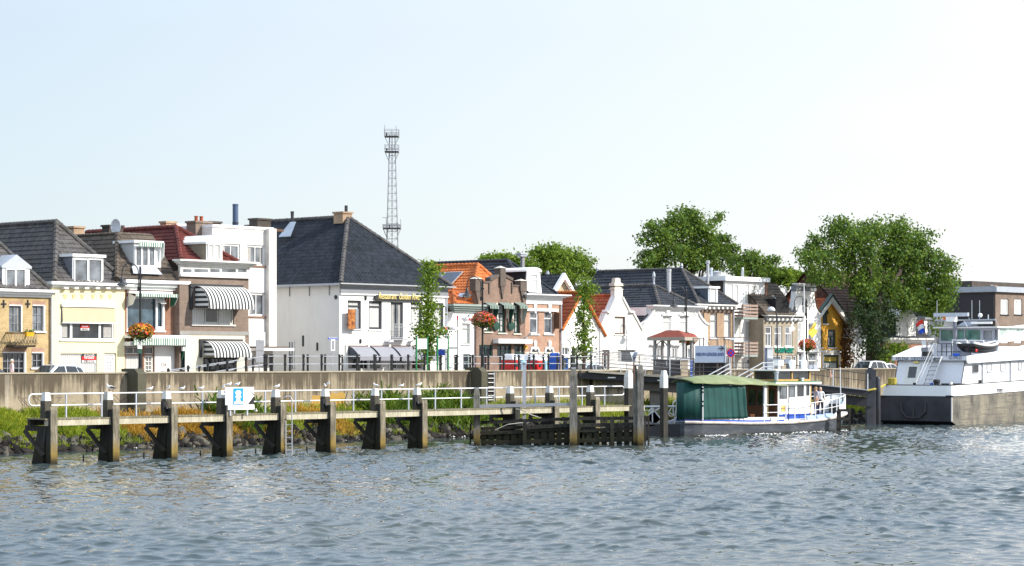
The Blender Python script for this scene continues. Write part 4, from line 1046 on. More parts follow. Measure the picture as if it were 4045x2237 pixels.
for s_ in (-1, 1):
    x0, x1 = ap[0]+s_*(hw+.42), ap[0]
    MB().hexa([(x0,-.32,zr-.62),(x0,-.1,zr-.62),(x1,-.1,ap[2]-.26),(x1,-.32,ap[2]-.26)], [(x0,-.32,zr-.2),(x0,-.1,zr-.2),(x1,-.1,ap[2]+.24),(x1,-.32,ap[2]+.24)]).build('barge_board', WHITE, h.root)
    MB().hexa([(x0,-.4,zr-.2),(x0,-.06,zr-.2),(x1,-.06,ap[2]+.242),(x1,-.4,ap[2]+.242)], [(x0,-.4,zr-.06),(x0,-.06,zr-.06),(x1,-.06,ap[2]+.42),(x1,-.4,ap[2]+.42)]).build('verge_capping', GREEN, h.root)
MB().box(h.t1-.1, h.t1+.55, -.6, -.2, zr-.75, zr-.6).box(h.t1, h.t1+.25, -.6, -.3, zr-1.5, zr-.75).build('corbel', WHITE, h.root)
# ---- 18 dark roofed house under the tree
a = on_d(*Z6(1655, 1100), -1.2)[0]; b = a+9
zE = on_d(*Z6(1690, 800), -1.2)[2]; zR = zE+4.2
hd = thing('cottage', 'low white cottage under a dark brown roof, half hidden by the ivy tree', 'house', ((a+b)/2, -1.2, G), 'houses along the quay')
mb = MB(); hl = []
for x0, x1 in ((1718,1748),(1758,1792)):
    r_ = on_d(*Z6(x0, 1195), -1.2), on_d(*Z6(x1, 1145), -1.2); hl.append((r_[0][0], r_[1][0], r_[0][2], r_[1][2]))
for x0, x1 in ((1715,1748),(1758,1795)):
    r_ = on_d(*Z6(x0, 1290), -1.2), on_d(*Z6(x1, 1215), -1.2); hl.append((r_[0][0], r_[1][0], r_[0][2], r_[1][2]))
mb.wall([(a, G-.1), (b, G-.1), (b, zE), (a, zE)], hl, -1.2); mb.box(a, b, -9, -1.5, G-.1, zE); mb.box(a, a+.3, -1.5, -1.21, G-.1, zE)
mb.build('wall', mat('grey_white_wall', (.52,.53,.55), .8, .1), hd)
for t0, t1, z0, z1 in hl:
    o = MB().box(t0, t1, -1.36, -1.3, z1-.1, z1).box(t0, t1, -1.36, -1.3, z0, z0+.1).box(t0, t0+.1, -1.36, -1.3, z0, z1).box(t1-.1, t1, -1.36, -1.3, z0, z1).box((t0+t1)/2-.04, (t0+t1)/2+.04, -1.36, -1.3, z0, z1).build('window', WHITE, hd)
    MB().box(t0, t1, -1.4, -1.37, z0, z1).build('pane', GL_D, o)
mb = MB(); tile_face(mb, [(a-.2, -.9, zE), (b+.2, -.9, zE), (b+.2, -5, zR), (a-.2, -5, zR)]); tile_face(mb, [(a-.2, -9.1, zE), (b+.2, -9.1, zE), (b+.2, -5, zR), (a-.2, -5, zR)])
mb.prism([(-.9, zE), (-5, zR), (-9.1, zE)], a, a+.2, 't'); mb.build('roof', tile_mat('old_brown_tiles', (.10,.055,.04), .3), hd)
# ---- 19 dormer house behind the tree
h = House(Z7, -.5, 445, 800, 'brick_house', 'brown brick house with one white gabled dormer beyond the ivy tree')
h.win(585, 612, 640, 760, OFFW, GL_W); h.win(700, 640, 750, 760, OFFW, GL_M)
h.rectbody(BR_R, 560, xm=620)
h.cornice('cornice', OFFW, 445, 800, 516, 562, .5, xm=620, endcap=.25, steps=3)
zE = h.Z(620, 516); mb = MB(); a, b = h.T(430), h.T(800)
tile_face(mb, [(a, -.2, zE), (b, -.2, zE), (b-2.2, -3.8, zE+4), (a, -3.8, zE+4)]); mb.poly([(a, -.2, zE), (a, -3.8, zE+4), (a, -8, zE)]); mb.poly([(b, -.2, zE), (b-2.2, -3.8, zE+4), (b, -8, zE)]); tile_face(mb, [(a, -8, zE), (b, -8, zE), (b-2.2, -3.8, zE+4), (a, -3.8, zE+4)])
mb.build('roof', T_SLATE, h.root)
h.dormer(525, 352, 690, 512, -.35, -3.2, OFFW, 1, OFFW, GL_C, 'gable', cheek=GREEN, wx=(552, 622), wy=(380, 508))
# ---- white block between
a0, a1 = on_d(*Z7(770, 600), -4), on_d(*Z7(930, 360), -4)
wb = thing('white_annexe', 'plain white flat roofed annexe glimpsed behind the wheelhouse', 'house', ((a0[0]+a1[0])/2, -4, G), 'houses along the quay')
mb = MB(); z1 = a1[2]; mb.box(a0[0], a1[0]+4, -10, -4, G, z1); mb.build('wall', PLASTER, wb); MB().box(a0[0]-.2, a1[0]+4.2, -10.2, -3.8, z1, z1+.3).build('roof_edge', GREYP, wb)
p = on_d(*Z7(860, 470), -4); mb = MB(); mb.box(p[0]-1.2, p[0]+1.2, -3.99, -3.9, p[2]-1.2, p[2]+1.2); mb.build('window', GL_M, wb)
# ---- 20 brown flat roofed house at the right edge
h = House(Z7, 0, 1386, 2050, 'flat_roofed_house', 'brown brick flat roofed house at the right edge behind the barge')
for x0 in (1432, 1550, 1680, 1800): h.win(x0, 180, x0+66, 312, WHITE, GL_W, cols=2, fw=.14, sill=DGREY)
for x0 in (1432, 1550, 1680): h.win(x0, 430, x0+66, 560, WHITE, GL_M, cols=2, fw=.14)
h.rectbody(BR_B, 120, xm=1500, back=13)
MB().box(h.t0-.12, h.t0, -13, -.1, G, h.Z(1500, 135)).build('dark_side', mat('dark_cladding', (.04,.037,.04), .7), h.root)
zt = h.Z(1500, 122); MB().box(h.t0-.3, h.t1+.3, -13.3, .3, zt, zt+.5).build('roof_edge', LEAD, h.root)
for x, y0, y1 in ((1352,58,100),(1384,62,100)): h.chimney(x-9, y0, x+9, y1+20, -1.5 if x > 1370 else -3, BR_O if x > 1370 else LEAD, .5)
p0, p1 = h.P(1180, 60, -7), h.P(1286, 100, -7); mb = MB()
for i in range(12):
    t = p0[0]+(p1[0]-p0[0])*i/11; mb.tube([(t, -7, zt+.5), (t, -7, p0[2])], .02, 4)
mb.tube([(p0[0], -7, p0[2]), (p1[0], -7, p0[2])], .03, 5); mb.build('roof_railing', IRON, h.root)
mb = MB(); mb.box(h.T(1430), h.T(1900), -6, -3, zt+.5, zt+1.1); mb.build('roof_box', BR_D, h.root)
# ================================================================ QUAY, BANK, PIER AND STREET THINGS
def TX(x, d): return on_d(x, 1400, d)[0]
CONC = None
def concrete(name, base, dark, top_z=None):
    m = NT(name); co = m.co(); uv = m.n('ShaderNodeUVMap').outputs[0]
    f = m.noise(1.0, m.mapped(uv, (.22, .5, 1)), 7, .7)
    c = m.ramp(f, [(.3, tuple(x*.62 for x in base)), (.5, base), (.72, tuple(x*1.25 for x in base))])
    c = m.mix(m.ramp(m.noise(5, co, 5, .75), [(.42, (0,0,0)), (.7, (.5,.5,.5))]), c, tuple(x*.55 for x in base))
    if top_z is not None:      # soot and algae running down from the coping in streaks of uneven length
        sx = m.n('ShaderNodeSeparateXYZ'); m.l(co, sx.inputs[0])
        g = m.math('ADD', m.math('MULTIPLY', m.noise(1.0, m.mapped(uv, (4.5, .12, 1), (4, 0, 0)), 5, .75), .6), m.math('MULTIPLY', m.noise(1.0, m.mapped(uv, (.5, .25, 1), (9, 3, 0)), 4, .6), .45))
        mr = m.n('ShaderNodeMapRange'); m.l(sx.outputs[2], mr.inputs[0]); mr.inputs[1].default_value = top_z-2.2; mr.inputs[2].default_value = top_z-.1; mr.inputs[3].default_value = -.11; mr.inputs[4].default_value = .085
        c = m.mix(m.ramp(m.math('ADD', g, mr.outputs[0]), [(.5, (0,0,0)), (.585, (.9,.9,.9))]), c, dark)
        c = m.mix(m.ramp(m.noise(1.0, m.mapped(uv, (1.3, .05, 1), (1, 7, 0)), 3, .5), [(.66, (0,0,0)), (.72, (.35,.35,.35))]), c, (.55,.50,.42))
    m.principled(c, .9, m.bump(m.noise(14, co, 4), .25, .02), 0, .2); return m.m
WALLC = concrete('stained_concrete', (.315,.265,.19), (.075,.06,.042), 3.8)
WALLD = concrete('dark_concrete', (.09,.085,.06), (.035,.035,.025))  # darker concrete, used on the pilasters and joints
PAVE = brick('paving', (.27,.24,.21), (.22,.19,.17), (.16,.15,.13), 1.0, .2, .2, .1)
ASPH = mat('asphalt', (.06,.06,.06), .9, .2, 8)
EARTH = mat('bank_soil', (.09,.075,.04), .95, .3, 2)
t0q, t1q = TX(0, 11)-160, TX(4045, 11)+320
# ground sheets
MB().add([(t0q-260, 10.6, G), (t1q+260, 10.6, G), (t1q+420, -700, G), (t0q-420, -700, G)], [(3,2,1,0)]).build('ground', mat('town_ground', (.16,.15,.12), .9, .2, .3), org=(0,0,G))['kind'] = 'structure'
MB().add([(t0q-200, 7.2, G+.004), (t1q+200, 7.2, G+.004), (t1q+200, 1.8, G+.004), (t0q-200, 1.8, G+.004)], [(3,2,1,0)]).build('street', ASPH, org=(0,0,G))['kind'] = 'structure'
o = MB().box(t0q-200, t1q+200, -.3, 1.8, G-.2, G+.12).build('pavement', PAVE, org=(0,0,G)); o['kind'] = 'structure'
# bank profile, uneven
prof = [(10.8, 1.72), (12.0, 1.62), (13.2, 1.25), (14.6, .75), (16.2, .12), (17.6, -.45), (22, -1.9), (34, -3.2)]
mb = MB(); nt = 260; T0b, T1b = TX(0, 17)-55, TX(4045, 17)+60
for i in range(nt+1):
    t = T0b+(T1b-T0b)*i/nt
    for j, (d, z) in enumerate(prof):
        w = 0 if j == 0 else .14*math.sin(t*.9+j)+.1*math.sin(t*2.3+j*2)
        mb.v.append((t, d+w, z+w*.4))
m_ = len(prof)
for i in range(nt):
    for j in range(m_-1): mb.f.append((i*m_+j+1, i*m_+j, (i+1)*m_+j, (i+1)*m_+j+1)); mb.m.append(0)
o = mb.build('riverbank', EARTH, org=(0,0,0), smooth=True); o['kind'] = 'structure'
# riprap stones
def np_mesh(name, V, Fq, mats_, parent=None, matidx=None, smooth=False, uv=False, col=None):
    """V in the quay frame already turned to world; Fq (n,3|4)"""
    me = bpy.data.meshes.new(name); n, k = Fq.shape
    me.vertices.add(len(V)); me.vertices.foreach_set('co', V.astype(np.float32).ravel())
    me.loops.add(n*k); me.loops.foreach_set('vertex_index', Fq.astype(np.int32).ravel())
    me.polygons.add(n); me.polygons.foreach_set('loop_start', np.arange(0, n*k, k, dtype=np.int32))
    try: me.polygons.foreach_set('loop_total', np.full(n, k, dtype=np.int32))
    except Exception: pass
    for m in mats_: me.materials.append(m)
    if matidx is not None: me.polygons.foreach_set('material_index', matidx.astype(np.int32))
    if smooth: me.polygons.foreach_set('use_smooth', [True]*n)
    me.update(calc_edges=True); me.validate()
    o = bpy.data.objects.new(name, me); C.objects.link(o)
    if parent: o.parent = parent
    return o
def to_world(P):
    P = np.asarray(P, dtype=float); out = np.empty_like(P)
    out[:, 0] = -PERP*NX+P[:, 0]*UX+P[:, 1]*NX; out[:, 1] = -PERP*NY+P[:, 0]*UY+P[:, 1]*NY; out[:, 2] = P[:, 2]
    return out
rg = np.random.default_rng(5)
def bank_z(d): return np.interp(d, [p[0] for p in prof], [p[1] for p in prof])
cube = np.array([(x, y, z) for x in (-1, 1) for y in (-1, 1) for z in (-1, 1)], float)
cf = np.array([(0,1,3,2),(4,6,7,5),(0,4,5,1),(2,3,7,6),(0,2,6,4),(1,5,7,3)])
n = 9000; ta, tb = TX(-40, 17), TX(3620, 17)
T = rg.uniform(ta, tb, n); Dd = 16.0+rg.normal(0, .5, n); Dd = np.clip(Dd, 14.9, 17.2)
Z = bank_z(Dd)+rg.uniform(-.02, .12, n)
S = np.clip(rg.gamma(3.0, .038, n)+.05, .06, .3)[:, None, None]*rg.uniform(.45, 1.35, (n, 1, 3))
Vb = cube[None]*S*rg.uniform(.4, 1.15, (n, 8, 3))
an = rg.uniform(0, 6.28, (n, 3))
def rot(V, a, i, j):
    c, s = np.cos(a)[:, None], np.sin(a)[:, None]; x, y = V[:, :, i].copy(), V[:, :, j].copy()
    V[:, :, i] = x*c-y*s; V[:, :, j] = x*s+y*c
rot(Vb, an[:, 0], 0, 1); rot(Vb, an[:, 1], 1, 2); rot(Vb, an[:, 2], 0, 2)
Vb += np.stack([T, Dd, Z], 1)[:, None]
m = NT('basalt_stone'); co = m.co('Object')
gi = m.n('ShaderNodeNewGeometry').outputs['Random Per Island']
c = m.ramp(gi, [(.1, (.008,.007,.007)), (.7, (.026,.023,.02)), (.97, (.12,.11,.09))])
c = m.mix(m.ramp(m.noise(6, co), [(.5, (0,0,0)), (.8, (.6,.6,.6))]), c, (.04,.036,.028)); m.principled(c, .85, None, 0, .12); STONEM = m.m
o = np_mesh('riprap_stones', to_world(Vb.reshape(-1, 3)), (cf[None]+np.arange(n)[:, None, None]*8).reshape(-1, 4), [STONEM])
tag(o, 'loose dark basalt stones along the water edge below the quay wall', 'riprap', kind='stuff')
# weeds on the bank
def leaf_mat(name, cols, trans=.35, rough=.62):
    m = NT(name); gi = m.n('ShaderNodeNewGeometry').outputs['Random Per Island']; co = m.co()
    f = m.math('ADD', m.math('MULTIPLY', gi, .55), m.math('MULTIPLY', m.noise(.45, co, 3), .5))
    c = m.ramp(f, [(.2, cols[0]), (.5, cols[1]), (.85, cols[2])])
    d = m.n('ShaderNodeBsdfPrincipled'); m.l(c, d.inputs['Base Color']); d.inputs['Roughness'].default_value = rough; d.inputs['Specular IOR Level'].default_value = .14
    t = m.n('ShaderNodeBsdfTranslucent'); m.l(m.mix(.35, c, (.30,.36,.03)), t.inputs['Color'])
    x = m.n('ShaderNodeMixShader'); x.inputs[0].default_value = trans; m.l(d.outputs[0], x.inputs[1]); m.l(t.outputs[0], x.inputs[2]); m.l(x.outputs[0], m.out.inputs[0])
    return m.m
def blades(name, label, cat, n, tfun, dfun, hfun, wid, mt, lean=.35, zup=0):
    T = tfun(n); Dd = dfun(n); H = hfun(n, T)
    a = rg.uniform(0, math.pi, n); ca, sa = np.cos(a)*wid, np.sin(a)*wid
    lx, ly = rg.normal(0, lean, n)*H, rg.normal(0, lean, n)*H
    z0 = bank_z(Dd)-.05+rg.uniform(0, 1, n)**2*H*zup
    P = np.stack([np.stack([T-ca, Dd-sa, z0], 1), np.stack([T+ca, Dd+sa, z0], 1), np.stack([T+ca*.6+lx, Dd+sa*.6+ly, z0+H], 1), np.stack([T-ca*.6+lx, Dd-sa*.6+ly, z0+H], 1)], 1)
    o = np_mesh(name, to_world(P.reshape(-1, 3)), np.arange(n*4).reshape(-1, 4), [mt])
    return tag(o, label, cat, kind='stuff')
GRASS = leaf_mat('weed_green', [(.07,.12,.012), (.23,.31,.025), (.48,.46,.06)], .4)
DRY = leaf_mat('weed_dry_orange', [(.24,.10,.018), (.48,.24,.035), (.58,.42,.09)], .3)
BUSHG = leaf_mat('bush_green', [(.025,.06,.012), (.07,.14,.018), (.16,.22,.03)], .35)
def spans(lst): 
    L = [(TX(a, 14), TX(b, 14)) for a, b in lst]; w = np.array([b-a for a, b in L]); w = w/w.sum()
    def f(n):
        k = rg.choice(len(L), n, p=w); A = np.array(L)[k]; return rg.uniform(A[:, 0], A[:, 1])
    return f
clump = lambda T: .55+.45*np.sin(T*1.7)*np.sin(T*.63+1)+.25*np.sin(T*4.1)
blades('bank_weeds', 'bright green weeds and grass growing on the bank below the quay wall', 'weeds', 46000, spans([(-60,460),(240,470),(1060,1900),(1900,2500),(2500,2760),(3270,3520)]),
       lambda n: np.clip(11.3+rg.gamma(2.6, 1.05, n), 11.1, 16.3), lambda n, T: rg.uniform(.10, .42, n)*(.5+.75*clump(T)), .02, GRASS, .45, .6)
blades('tall_weeds', 'tall green weeds massed at the left end of the bank', 'weeds', 30000, spans([(-80,150),(-60,150),(215,400)]),
       lambda n: np.clip(13.7+rg.normal(0, 1.5, n), 11.2, 16.4), lambda n, T: rg.uniform(.12, .42, n)*(.6+.6*clump(T*1.3)), .022, GRASS, .5, .35)
blades('dry_weeds', 'orange brown dying weeds on the bank between the pier piles', 'weeds', 42000, spans([(462,625),(690,880),(690,880),(900,1060),(1200,1330)]),
       lambda n: np.clip(14.4+rg.normal(0, .9, n), 12.2, 16.2), lambda n, T: rg.uniform(.14, .48, n)*(.6+.6*clump(T*1.2)), .022, DRY, .55, .5)
blades('green_bushes', 'low leafy bushes with reddish stems beside the fender', 'bushes', 15000, spans([(900,1040),(1500,1640),(1690,1860),(1690,1860),(1800,1860)]),
       lambda n: np.clip(13.8+rg.normal(0, .9, n), 11.4, 16.3), lambda n, T: rg.uniform(.2, .6, n)*(.7+.5*clump(T)), .06, BUSHG, .6, 1.6)
# ---- quay wall
qw = thing('quay_wall', 'long stained grey concrete quay wall with two dark pilasters', 'quay wall', (TX(1200, 11), 11, 0))
MB().box(t0q, t1q, 10.6, 11.0, -1.5, 3.76).build('wall', WALLC, qw)
MB().box(t0q, t1q, 10.55, 11.05, 3.762, 3.84).build('coping', mat('coping_concrete', (.34,.30,.23), .9, .15, 3), qw)
mb = MB()
t = t0q
while t < t1q: mb.box(t, t+.03, 11.0, 11.006, -1, 3.75); t += 9.5
mb.build('joint', WALLD, qw)
for x0, x1 in ((545, 577), (1890, 1926)):
    a = TX(x1, 11.9); MB().prism([(11.002, -1.2), (11.9, 1.9 if x0 < 600 else -1.2), (11.9, 3.75), (11.6, 4.02), (10.5, 4.02), (10.5, 3.85), (11.002, 3.85)], a-.55, a, 't').build('pilaster', WALLD, qw)
GRAF = mat('faded_mustard_paint', (.36,.22,.05), .8, .15, 4)
p0, p1 = on_d(*ZB(1675, 560), 11), on_d(*ZB(2110, 300), 11)
ol = [(p0[0]+(p1[0]-p0[0])*u, p0[2]+(p1[2]-p0[2])*v) for u, v in ((.02,.12),(.1,0),(.3,.03),(.34,.3),(.36,.55),(.5,.2),(.62,.05),(.9,.0),(1,.15),(.97,.6),(.99,.85),(.85,.97),(.72,.85),(.6,.95),(.5,.7),(.34,.85),(.2,.78),(.05,.83),(.0,.5))]
MB().prism(ol, 11.0, 11.004).build('graffiti', GRAF, qw)
for k in range(5):      # faint scrawls
    x, y = ((250,440),(460,440),(1380,430),(780,590),(2300,480))[k]; p = on_d(*ZA(x, y), 11); mb = MB()
    mb.tube([(p[0]+.5*math.sin(a*1.3+k)*(.6+.1*a)+a*.08, 11.004, p[2]+.35*math.cos(a*1.7+k)) for a in range(14)], .014, 4, False); mb.build('scrawl', mat('grey_scrawl', (.19,.15,.12), .8), qw)
# ladder in its recess beside the second pilaster
lt0, lt1 = TX(1930, 11.05), TX(1950, 11.05)
ql = thing('quay_ladder', 'steel rung ladder set in a dark slot of the quay wall', 'ladder', (lt0, 11.1, .4))
MB().box(lt0-.35, lt1+.2, 11.0, 11.02, -.5, 3.76).build('slot', mat('slot_shadow_paint', (.02,.018,.016), .9), ql)  # flat dark strip on the wall face; its colour paints the recess's shade
mb = MB()
for i in range(13): mb.box(lt0-.1, lt1-.05, 11.05, 11.12, .35+i*.27, .39+i*.27)
mb.build('rungs', RAILW, ql); MB().box(lt1-.02, lt1+.05, 11.03, 11.1, .2, 3.7).build('rail', IRON, ql)
# ---- promenade with its ramp
PZ = 3.74
ta, tb, tr = TX(1052, 9), TX(2330, 10), TX(575, 9)
mb = MB(); mb.box(ta, tb, 7.4, 10.595, G-.5, PZ); o = mb.build('promenade', PAVE, org=(ta, 9, G)); o['kind'] = 'structure'
o = MB().prism([(tr, G), (ta-.004, G), (ta-.004, PZ)], 7.4, 10.59).build('promenade_ramp', PAVE, org=(tr, 9, G)); o['kind'] = 'structure'
POSTM, RAILM = BLACK, IRON
def railing(name, label, pts, spacing=1.4, h=1.06, group='black railings on the quay', rails=(.95, .5), rr=.024, pr=.064, org=None, postm=None, railm=None, balls=True, extra=None):
    L = []; 
    org = org or pts[0]
    th = thing(name, label, 'railing', org, group)
    proto = None
    for (p, q) in zip(pts[:-1], pts[1:]):
        p, q = Vector(p), Vector(q); n = max(1, round((q-p).length/spacing))
        for i in range(n+(1 if q == Vector(pts[-1]) else 0)): L.append(p.lerp(q, i/n))
    for P in L:
        if proto is None:
            mb = MB(); pr_ = [(pr*1.6, 0), (pr*1.6, .05), (pr, .07)]
            for zz in rails[::-1]: pr_ += [(pr, zz-.07), (pr*1.45, zz-.04), (pr*1.45, zz+.04), (pr, zz+.07)] if balls else [(pr, zz)]
            pr_ += [(pr*1.2, h), (.01, h+.02)]
            mb.lathe(tuple(P), pr_, 8); proto = mb.build('post', postm or POSTM, th); base = P
        else:
            c = proto.copy(); C.objects.link(c); c.parent = th; c.location = (P.x-base.x, -(P.y-base.y), P.z-base.z)
    for zz in rails:
        mb = MB(); mb.tube([(p[0], p[1], p[2]+zz) for p in pts], rr, 6); mb.build('rail', railm or RAILM, th)
    return th
xs = TX(1052, 10.35)
railing('railing', 'front black post railing along the top of the quay wall', [(TX(1052, 10.35), 10.35, PZ), (TX(2335, 10.35), 10.35, PZ)])
railing('railing', 'rear black post railing along the back of the promenade', [(TX(1075, 7.6), 7.6, PZ), (TX(2310, 7.6), 7.6, PZ)])
railing('railing', 'front sloping black railing of the ramp beside the street lamp', [(TX(585, 10.35), 10.35, G+.05), (TX(1045, 10.35), 10.35, PZ)])
railing('railing', 'rear sloping black railing of the ramp before the striped awnings', [(TX(640, 7.6), 7.6, G+.05), (TX(1068, 7.6), 7.6, PZ)])
# ---- street lamps
def make_lamp(side=-1):
    o = bpy.data.objects.new('street_lamp', None); C.objects.link(o); ORG[o.name] = (0, 0, 0)
    MB(False).lathe((0, 0, 0), [(.14, 0), (.14, .1), (.11, .14), (.1, .9), (.075, 1.0), (.062, 1.1), (.055, 5.2), (.06, 5.25), (.06, 5.45), (.02, 5.55)], 12).build('pole', BLACK, o)
    r = .43; mb = MB(False); pts = [(side*.1, 0, 4.3), (side*.1, 0, 5.1)]
    for i in range(11):
        a = math.pi*i/10; pts.append((side*(.1+r-r*math.cos(a)), 0, 5.2+r*1.15*math.sin(a)))
    pts.append((side*(.1+2*r), 0, 4.95)); mb.tube(pts, .028, 8); mb.box(side*.1-.06, side*.1+.06, -.05, .05, 4.2, 4.45); mb.box(-.1, .1, -.05, .05, 4.9, 5.0); mb.build('arm', BLACK, o)
    MB(False).lathe((side*(.1+2*r), 0, 4.5), [(.30, 0), (.26, .07), (.12, .16), (.09, .36), (.05, .46)], 16).build('shade', DGREY, o)
    MB(False).lathe((side*(.1+2*r), 0, 4.47), [(.02, -.1), (.14, -.06), (.19, .03)], 12).build('lens', GL_C, o)
    return o
lamp = make_lamp()
LG = 'arched street lamps along the quay'
LAMPS = [(554, 11.25, 3.95, 'street lamp with green bus plate and red and orange basket on first pilaster'), (1906, 11.25, 3.95, 'street lamp on second pilaster between small white house and gabled brick house'),
         (2711, 4.0, G+.01, 'street lamp rising behind the red roofed shelter'), (3186, 8.3, 3.6, 'street lamp in front of the tall white bell gable')]
for i, (x, d, z, lb) in enumerate(LAMPS):
    o = lamp if i == 0 else dup(lamp)
    o.location = W(TX(x, d), d, z); o.rotation_euler = (0, 0, R(12) if i != 1 else R(4)); tag(o, lb, 'street lamp', LG)
    if i == 2: o.scale = (1, 1, 1.255)
x, d = 554, 11.25; t = TX(x, d); p = on_d(*Z1(1120, 1150), d); c_ = on_d(*Z1(1120, 1175), d)
bp = thing('bus_stop_plate', 'small white and green plate fixed to the first street lamp', 'sign', (t, d+.08, p[2]-.3))
MB().box(t-.25, t+.06, d+.08, d+.1, p[2]-.18, p[2]+.22).build('white_plate', WHITEP, bp); MB().box(t-.25, t+.06, d+.08, d+.1, p[2]-.44, p[2]-.182).build('green_plate', GREEN, bp)
# hanging flower baskets: ball of foliage with blossoms round the pole
PET = [leaf_mat('petals_red', [(.45,.015,.02), (.65,.04,.03), (.75,.15,.05)], .2), leaf_mat('petals_pink', [(.6,.06,.18), (.75,.15,.25), (.8,.3,.3)], .2), leaf_mat('petals_orange', [(.6,.14,.01), (.75,.28,.03), (.8,.4,.06)], .2)]
FOL = leaf_mat('basket_leaves', [(.03,.06,.01), (.08,.13,.02), (.16,.2,.03)], .3)
def leaf_cloud(pos, nrm, size, jitter=.7, aspect=1.0):
    n = len(pos); N_ = nrm+rg.normal(0, jitter, (n, 3)); N_ /= np.linalg.norm(N_, axis=1)[:, None]
    a = rg.normal(0, 1, (n, 3)); A = np.cross(N_, a); A /= np.linalg.norm(A, axis=1)[:, None]; B = np.cross(N_, A)
    s = (size*rg.uniform(.6, 1.35, n))[:, None]
    P = np.stack([pos-A*s, pos+B*s*aspect*.55, pos+A*s, pos-B*s*aspect*.55], 1)
    return P.reshape(-1, 3), np.arange(n*4).reshape(-1, 4)
def basket(x, y, d, rw, rh, mix, label):
    p = on_d(x, y, d); th = thing('flower_basket', label, 'flower basket', p, 'hanging flower baskets on the lamps', rot=0)
    MB(False).lathe((0, 0, -rh*.75), [(.05, -.12), (rw*.45, -.02), (rw*.72, .25), (rw*.74, .3)], 14).build('bowl', DGREY, th)
    n = 1500; v = rg.normal(0, 1, (n, 3)); v /= np.linalg.norm(v, axis=1)[:, None]
    pos = v*np.array([rw, rw, rh])*rg.uniform(.72, 1.05, (n, 1))*(1+.13*np.sin(v[:, :1]*5+v[:, 1:2]*4+x)); pos[:300, 2] -= rg.gamma(2, .09, 300); pos[:, 2] = np.where(pos[:, 2] < -rh*.6, pos[:, 2]*.8, pos[:, 2])
    V, Fq = leaf_cloud(pos, v, .055); np_mesh('foliage', V, Fq, [FOL], th)
    n = 760; v = rg.normal(0, 1, (n, 3)); v /= np.linalg.norm(v, axis=1)[:, None]; v = v[(v[:, 2]+rg.normal(0, .3, n) > -.3)]; n = len(v)
    pos = v*np.array([rw, rw, rh])*rg.uniform(.98, 1.1, (n, 1)); V, Fq = leaf_cloud(pos, v, .055, .5, 1.6)
    np_mesh('blossoms', V, Fq, PET, th, rg.choice(3, n, p=mix))
basket(*Z1(1137, 1040), 11.25, .66, .44, (.35, .05, .6), 'round basket of orange and yellow flowers on the first lamp')
basket(*Z4(545, 820), 11.25, .72, .50, (.5, .4, .1), 'round basket of red and pink flowers before the small white house')
basket(*ZK(1050, 225), 4.0, .68, .46, (.55, .4, .05), 'basket of red and pink flowers showing above the shelter roof')
basket(*Z6(1266, 1075), 8.3, .62, .46, (.55, .2, .25), 'basket of dark red flowers before the white bell gable')
# ---- two notice boards in green frames
for x0, x1, lb in ((1480, 1666, 'white notice board in a green frame nearer the restaurant awnings'), (1836, 2018, 'white notice board in a green frame before the blue sign')):
    a, b = TX(ZS(x0, 0)[0], 10.7), TX(ZS(x1, 0)[0], 10.7); zt = on_d(*ZS(x0, 248), 10.7)[2]; zb = on_d(*ZS(x0, 426), 10.7)[2]
    th = thing('notice_board', lb, 'notice board', ((a+b)/2, 10.7, PZ), 'white boards in green frames')
    for t in (a, b): MB().box(t-.04, t+.04, 10.66, 10.74, 3.84, zt+.12).build('post', mat('bright_green_paint', (.015,.16,.05), .4), th)
    MB().box(a+.045, b-.045, 10.68, 10.72, zb, zt).build('board', mat('board_grey_white', (.55,.55,.57), .5), th)
p0, p1 = on_d(*ZS(1815, 535), 8.6), on_d(*ZS(1962, 385), 8.6)
th = thing('route_sign', 'blue square sign with a white arrow shape behind the notice board', 'sign', ((p0[0]+p1[0])/2, 8.6, PZ))
m_ = (p0[0]+p1[0])/2
MB().box(p0[0], p1[0], 8.6, 8.63, p0[2], p1[2]).build('panel', bpy.data.materials['sign_blue'], th); MB().tube([(m_, 8.56, PZ), (m_, 8.56, p1[2])], .03).build('post', IRON, th)
MB().prism([(m_-.35, p0[2]+.35), (m_+.35, p0[2]+.35), (m_+.35, p0[2]+.5), (m_+.18, p0[2]+.55), (m_+.12, p1[2]-.2), (m_-.12, p1[2]-.2), (m_-.18, p0[2]+.55), (m_-.35, p0[2]+.5)], 8.632, 8.638).build('symbol', WHITEP, th)
# finger post
pt = on_d(*Z4(279, 770), 9); th = thing('finger_post', 'slim signpost with two red tipped white direction fingers', 'signpost', (pt[0], 9, PZ))
MB().tube([(pt[0], 9, PZ), (pt[0], 9, pt[2]-.25)], .045).build('post', IRON, th); MB().tube([(pt[0], 9, pt[2]-.25), (pt[0], 9, pt[2])], .05).build('post_top', REDP, th)
for x0, x1, y0, y1, tip in ((292,403,790,823,1),(142,272,884,918,-1)):
    a, b = TX(Z4(x0, 0)[0], 9), TX(Z4(x1, 0)[0], 9); e, c = on_d(*Z4(x0, y0), 9)[2], on_d(*Z4(x0, y1), 9)[2]
    o = MB().box(a, b, 9.02, 9.06, c, e).build('finger', mat('sign_grey_white', (.62,.6,.66), .5), th)
    u, v = (b-.16, b) if tip > 0 else (a, a+.16)
    MB().prism([(u, c), (v, c+.06), (v, e-.06), (u, e)] if tip > 0 else [(v, c), (v, e), (u, e-.06), (u, c+.06)], 9.06, 9.075).build('tip', REDP, o)
    mb = MB()
    for k, (f0, f1, zz) in enumerate(((.18, .62, .66), (.25, .8, .28))): mb.box(a+(b-a)*f0, a+(b-a)*f1, 9.06, 9.068, c+(e-c)*zz-.04, c+(e-c)*zz+.04)
    mb.build('writing', GREYP, o)
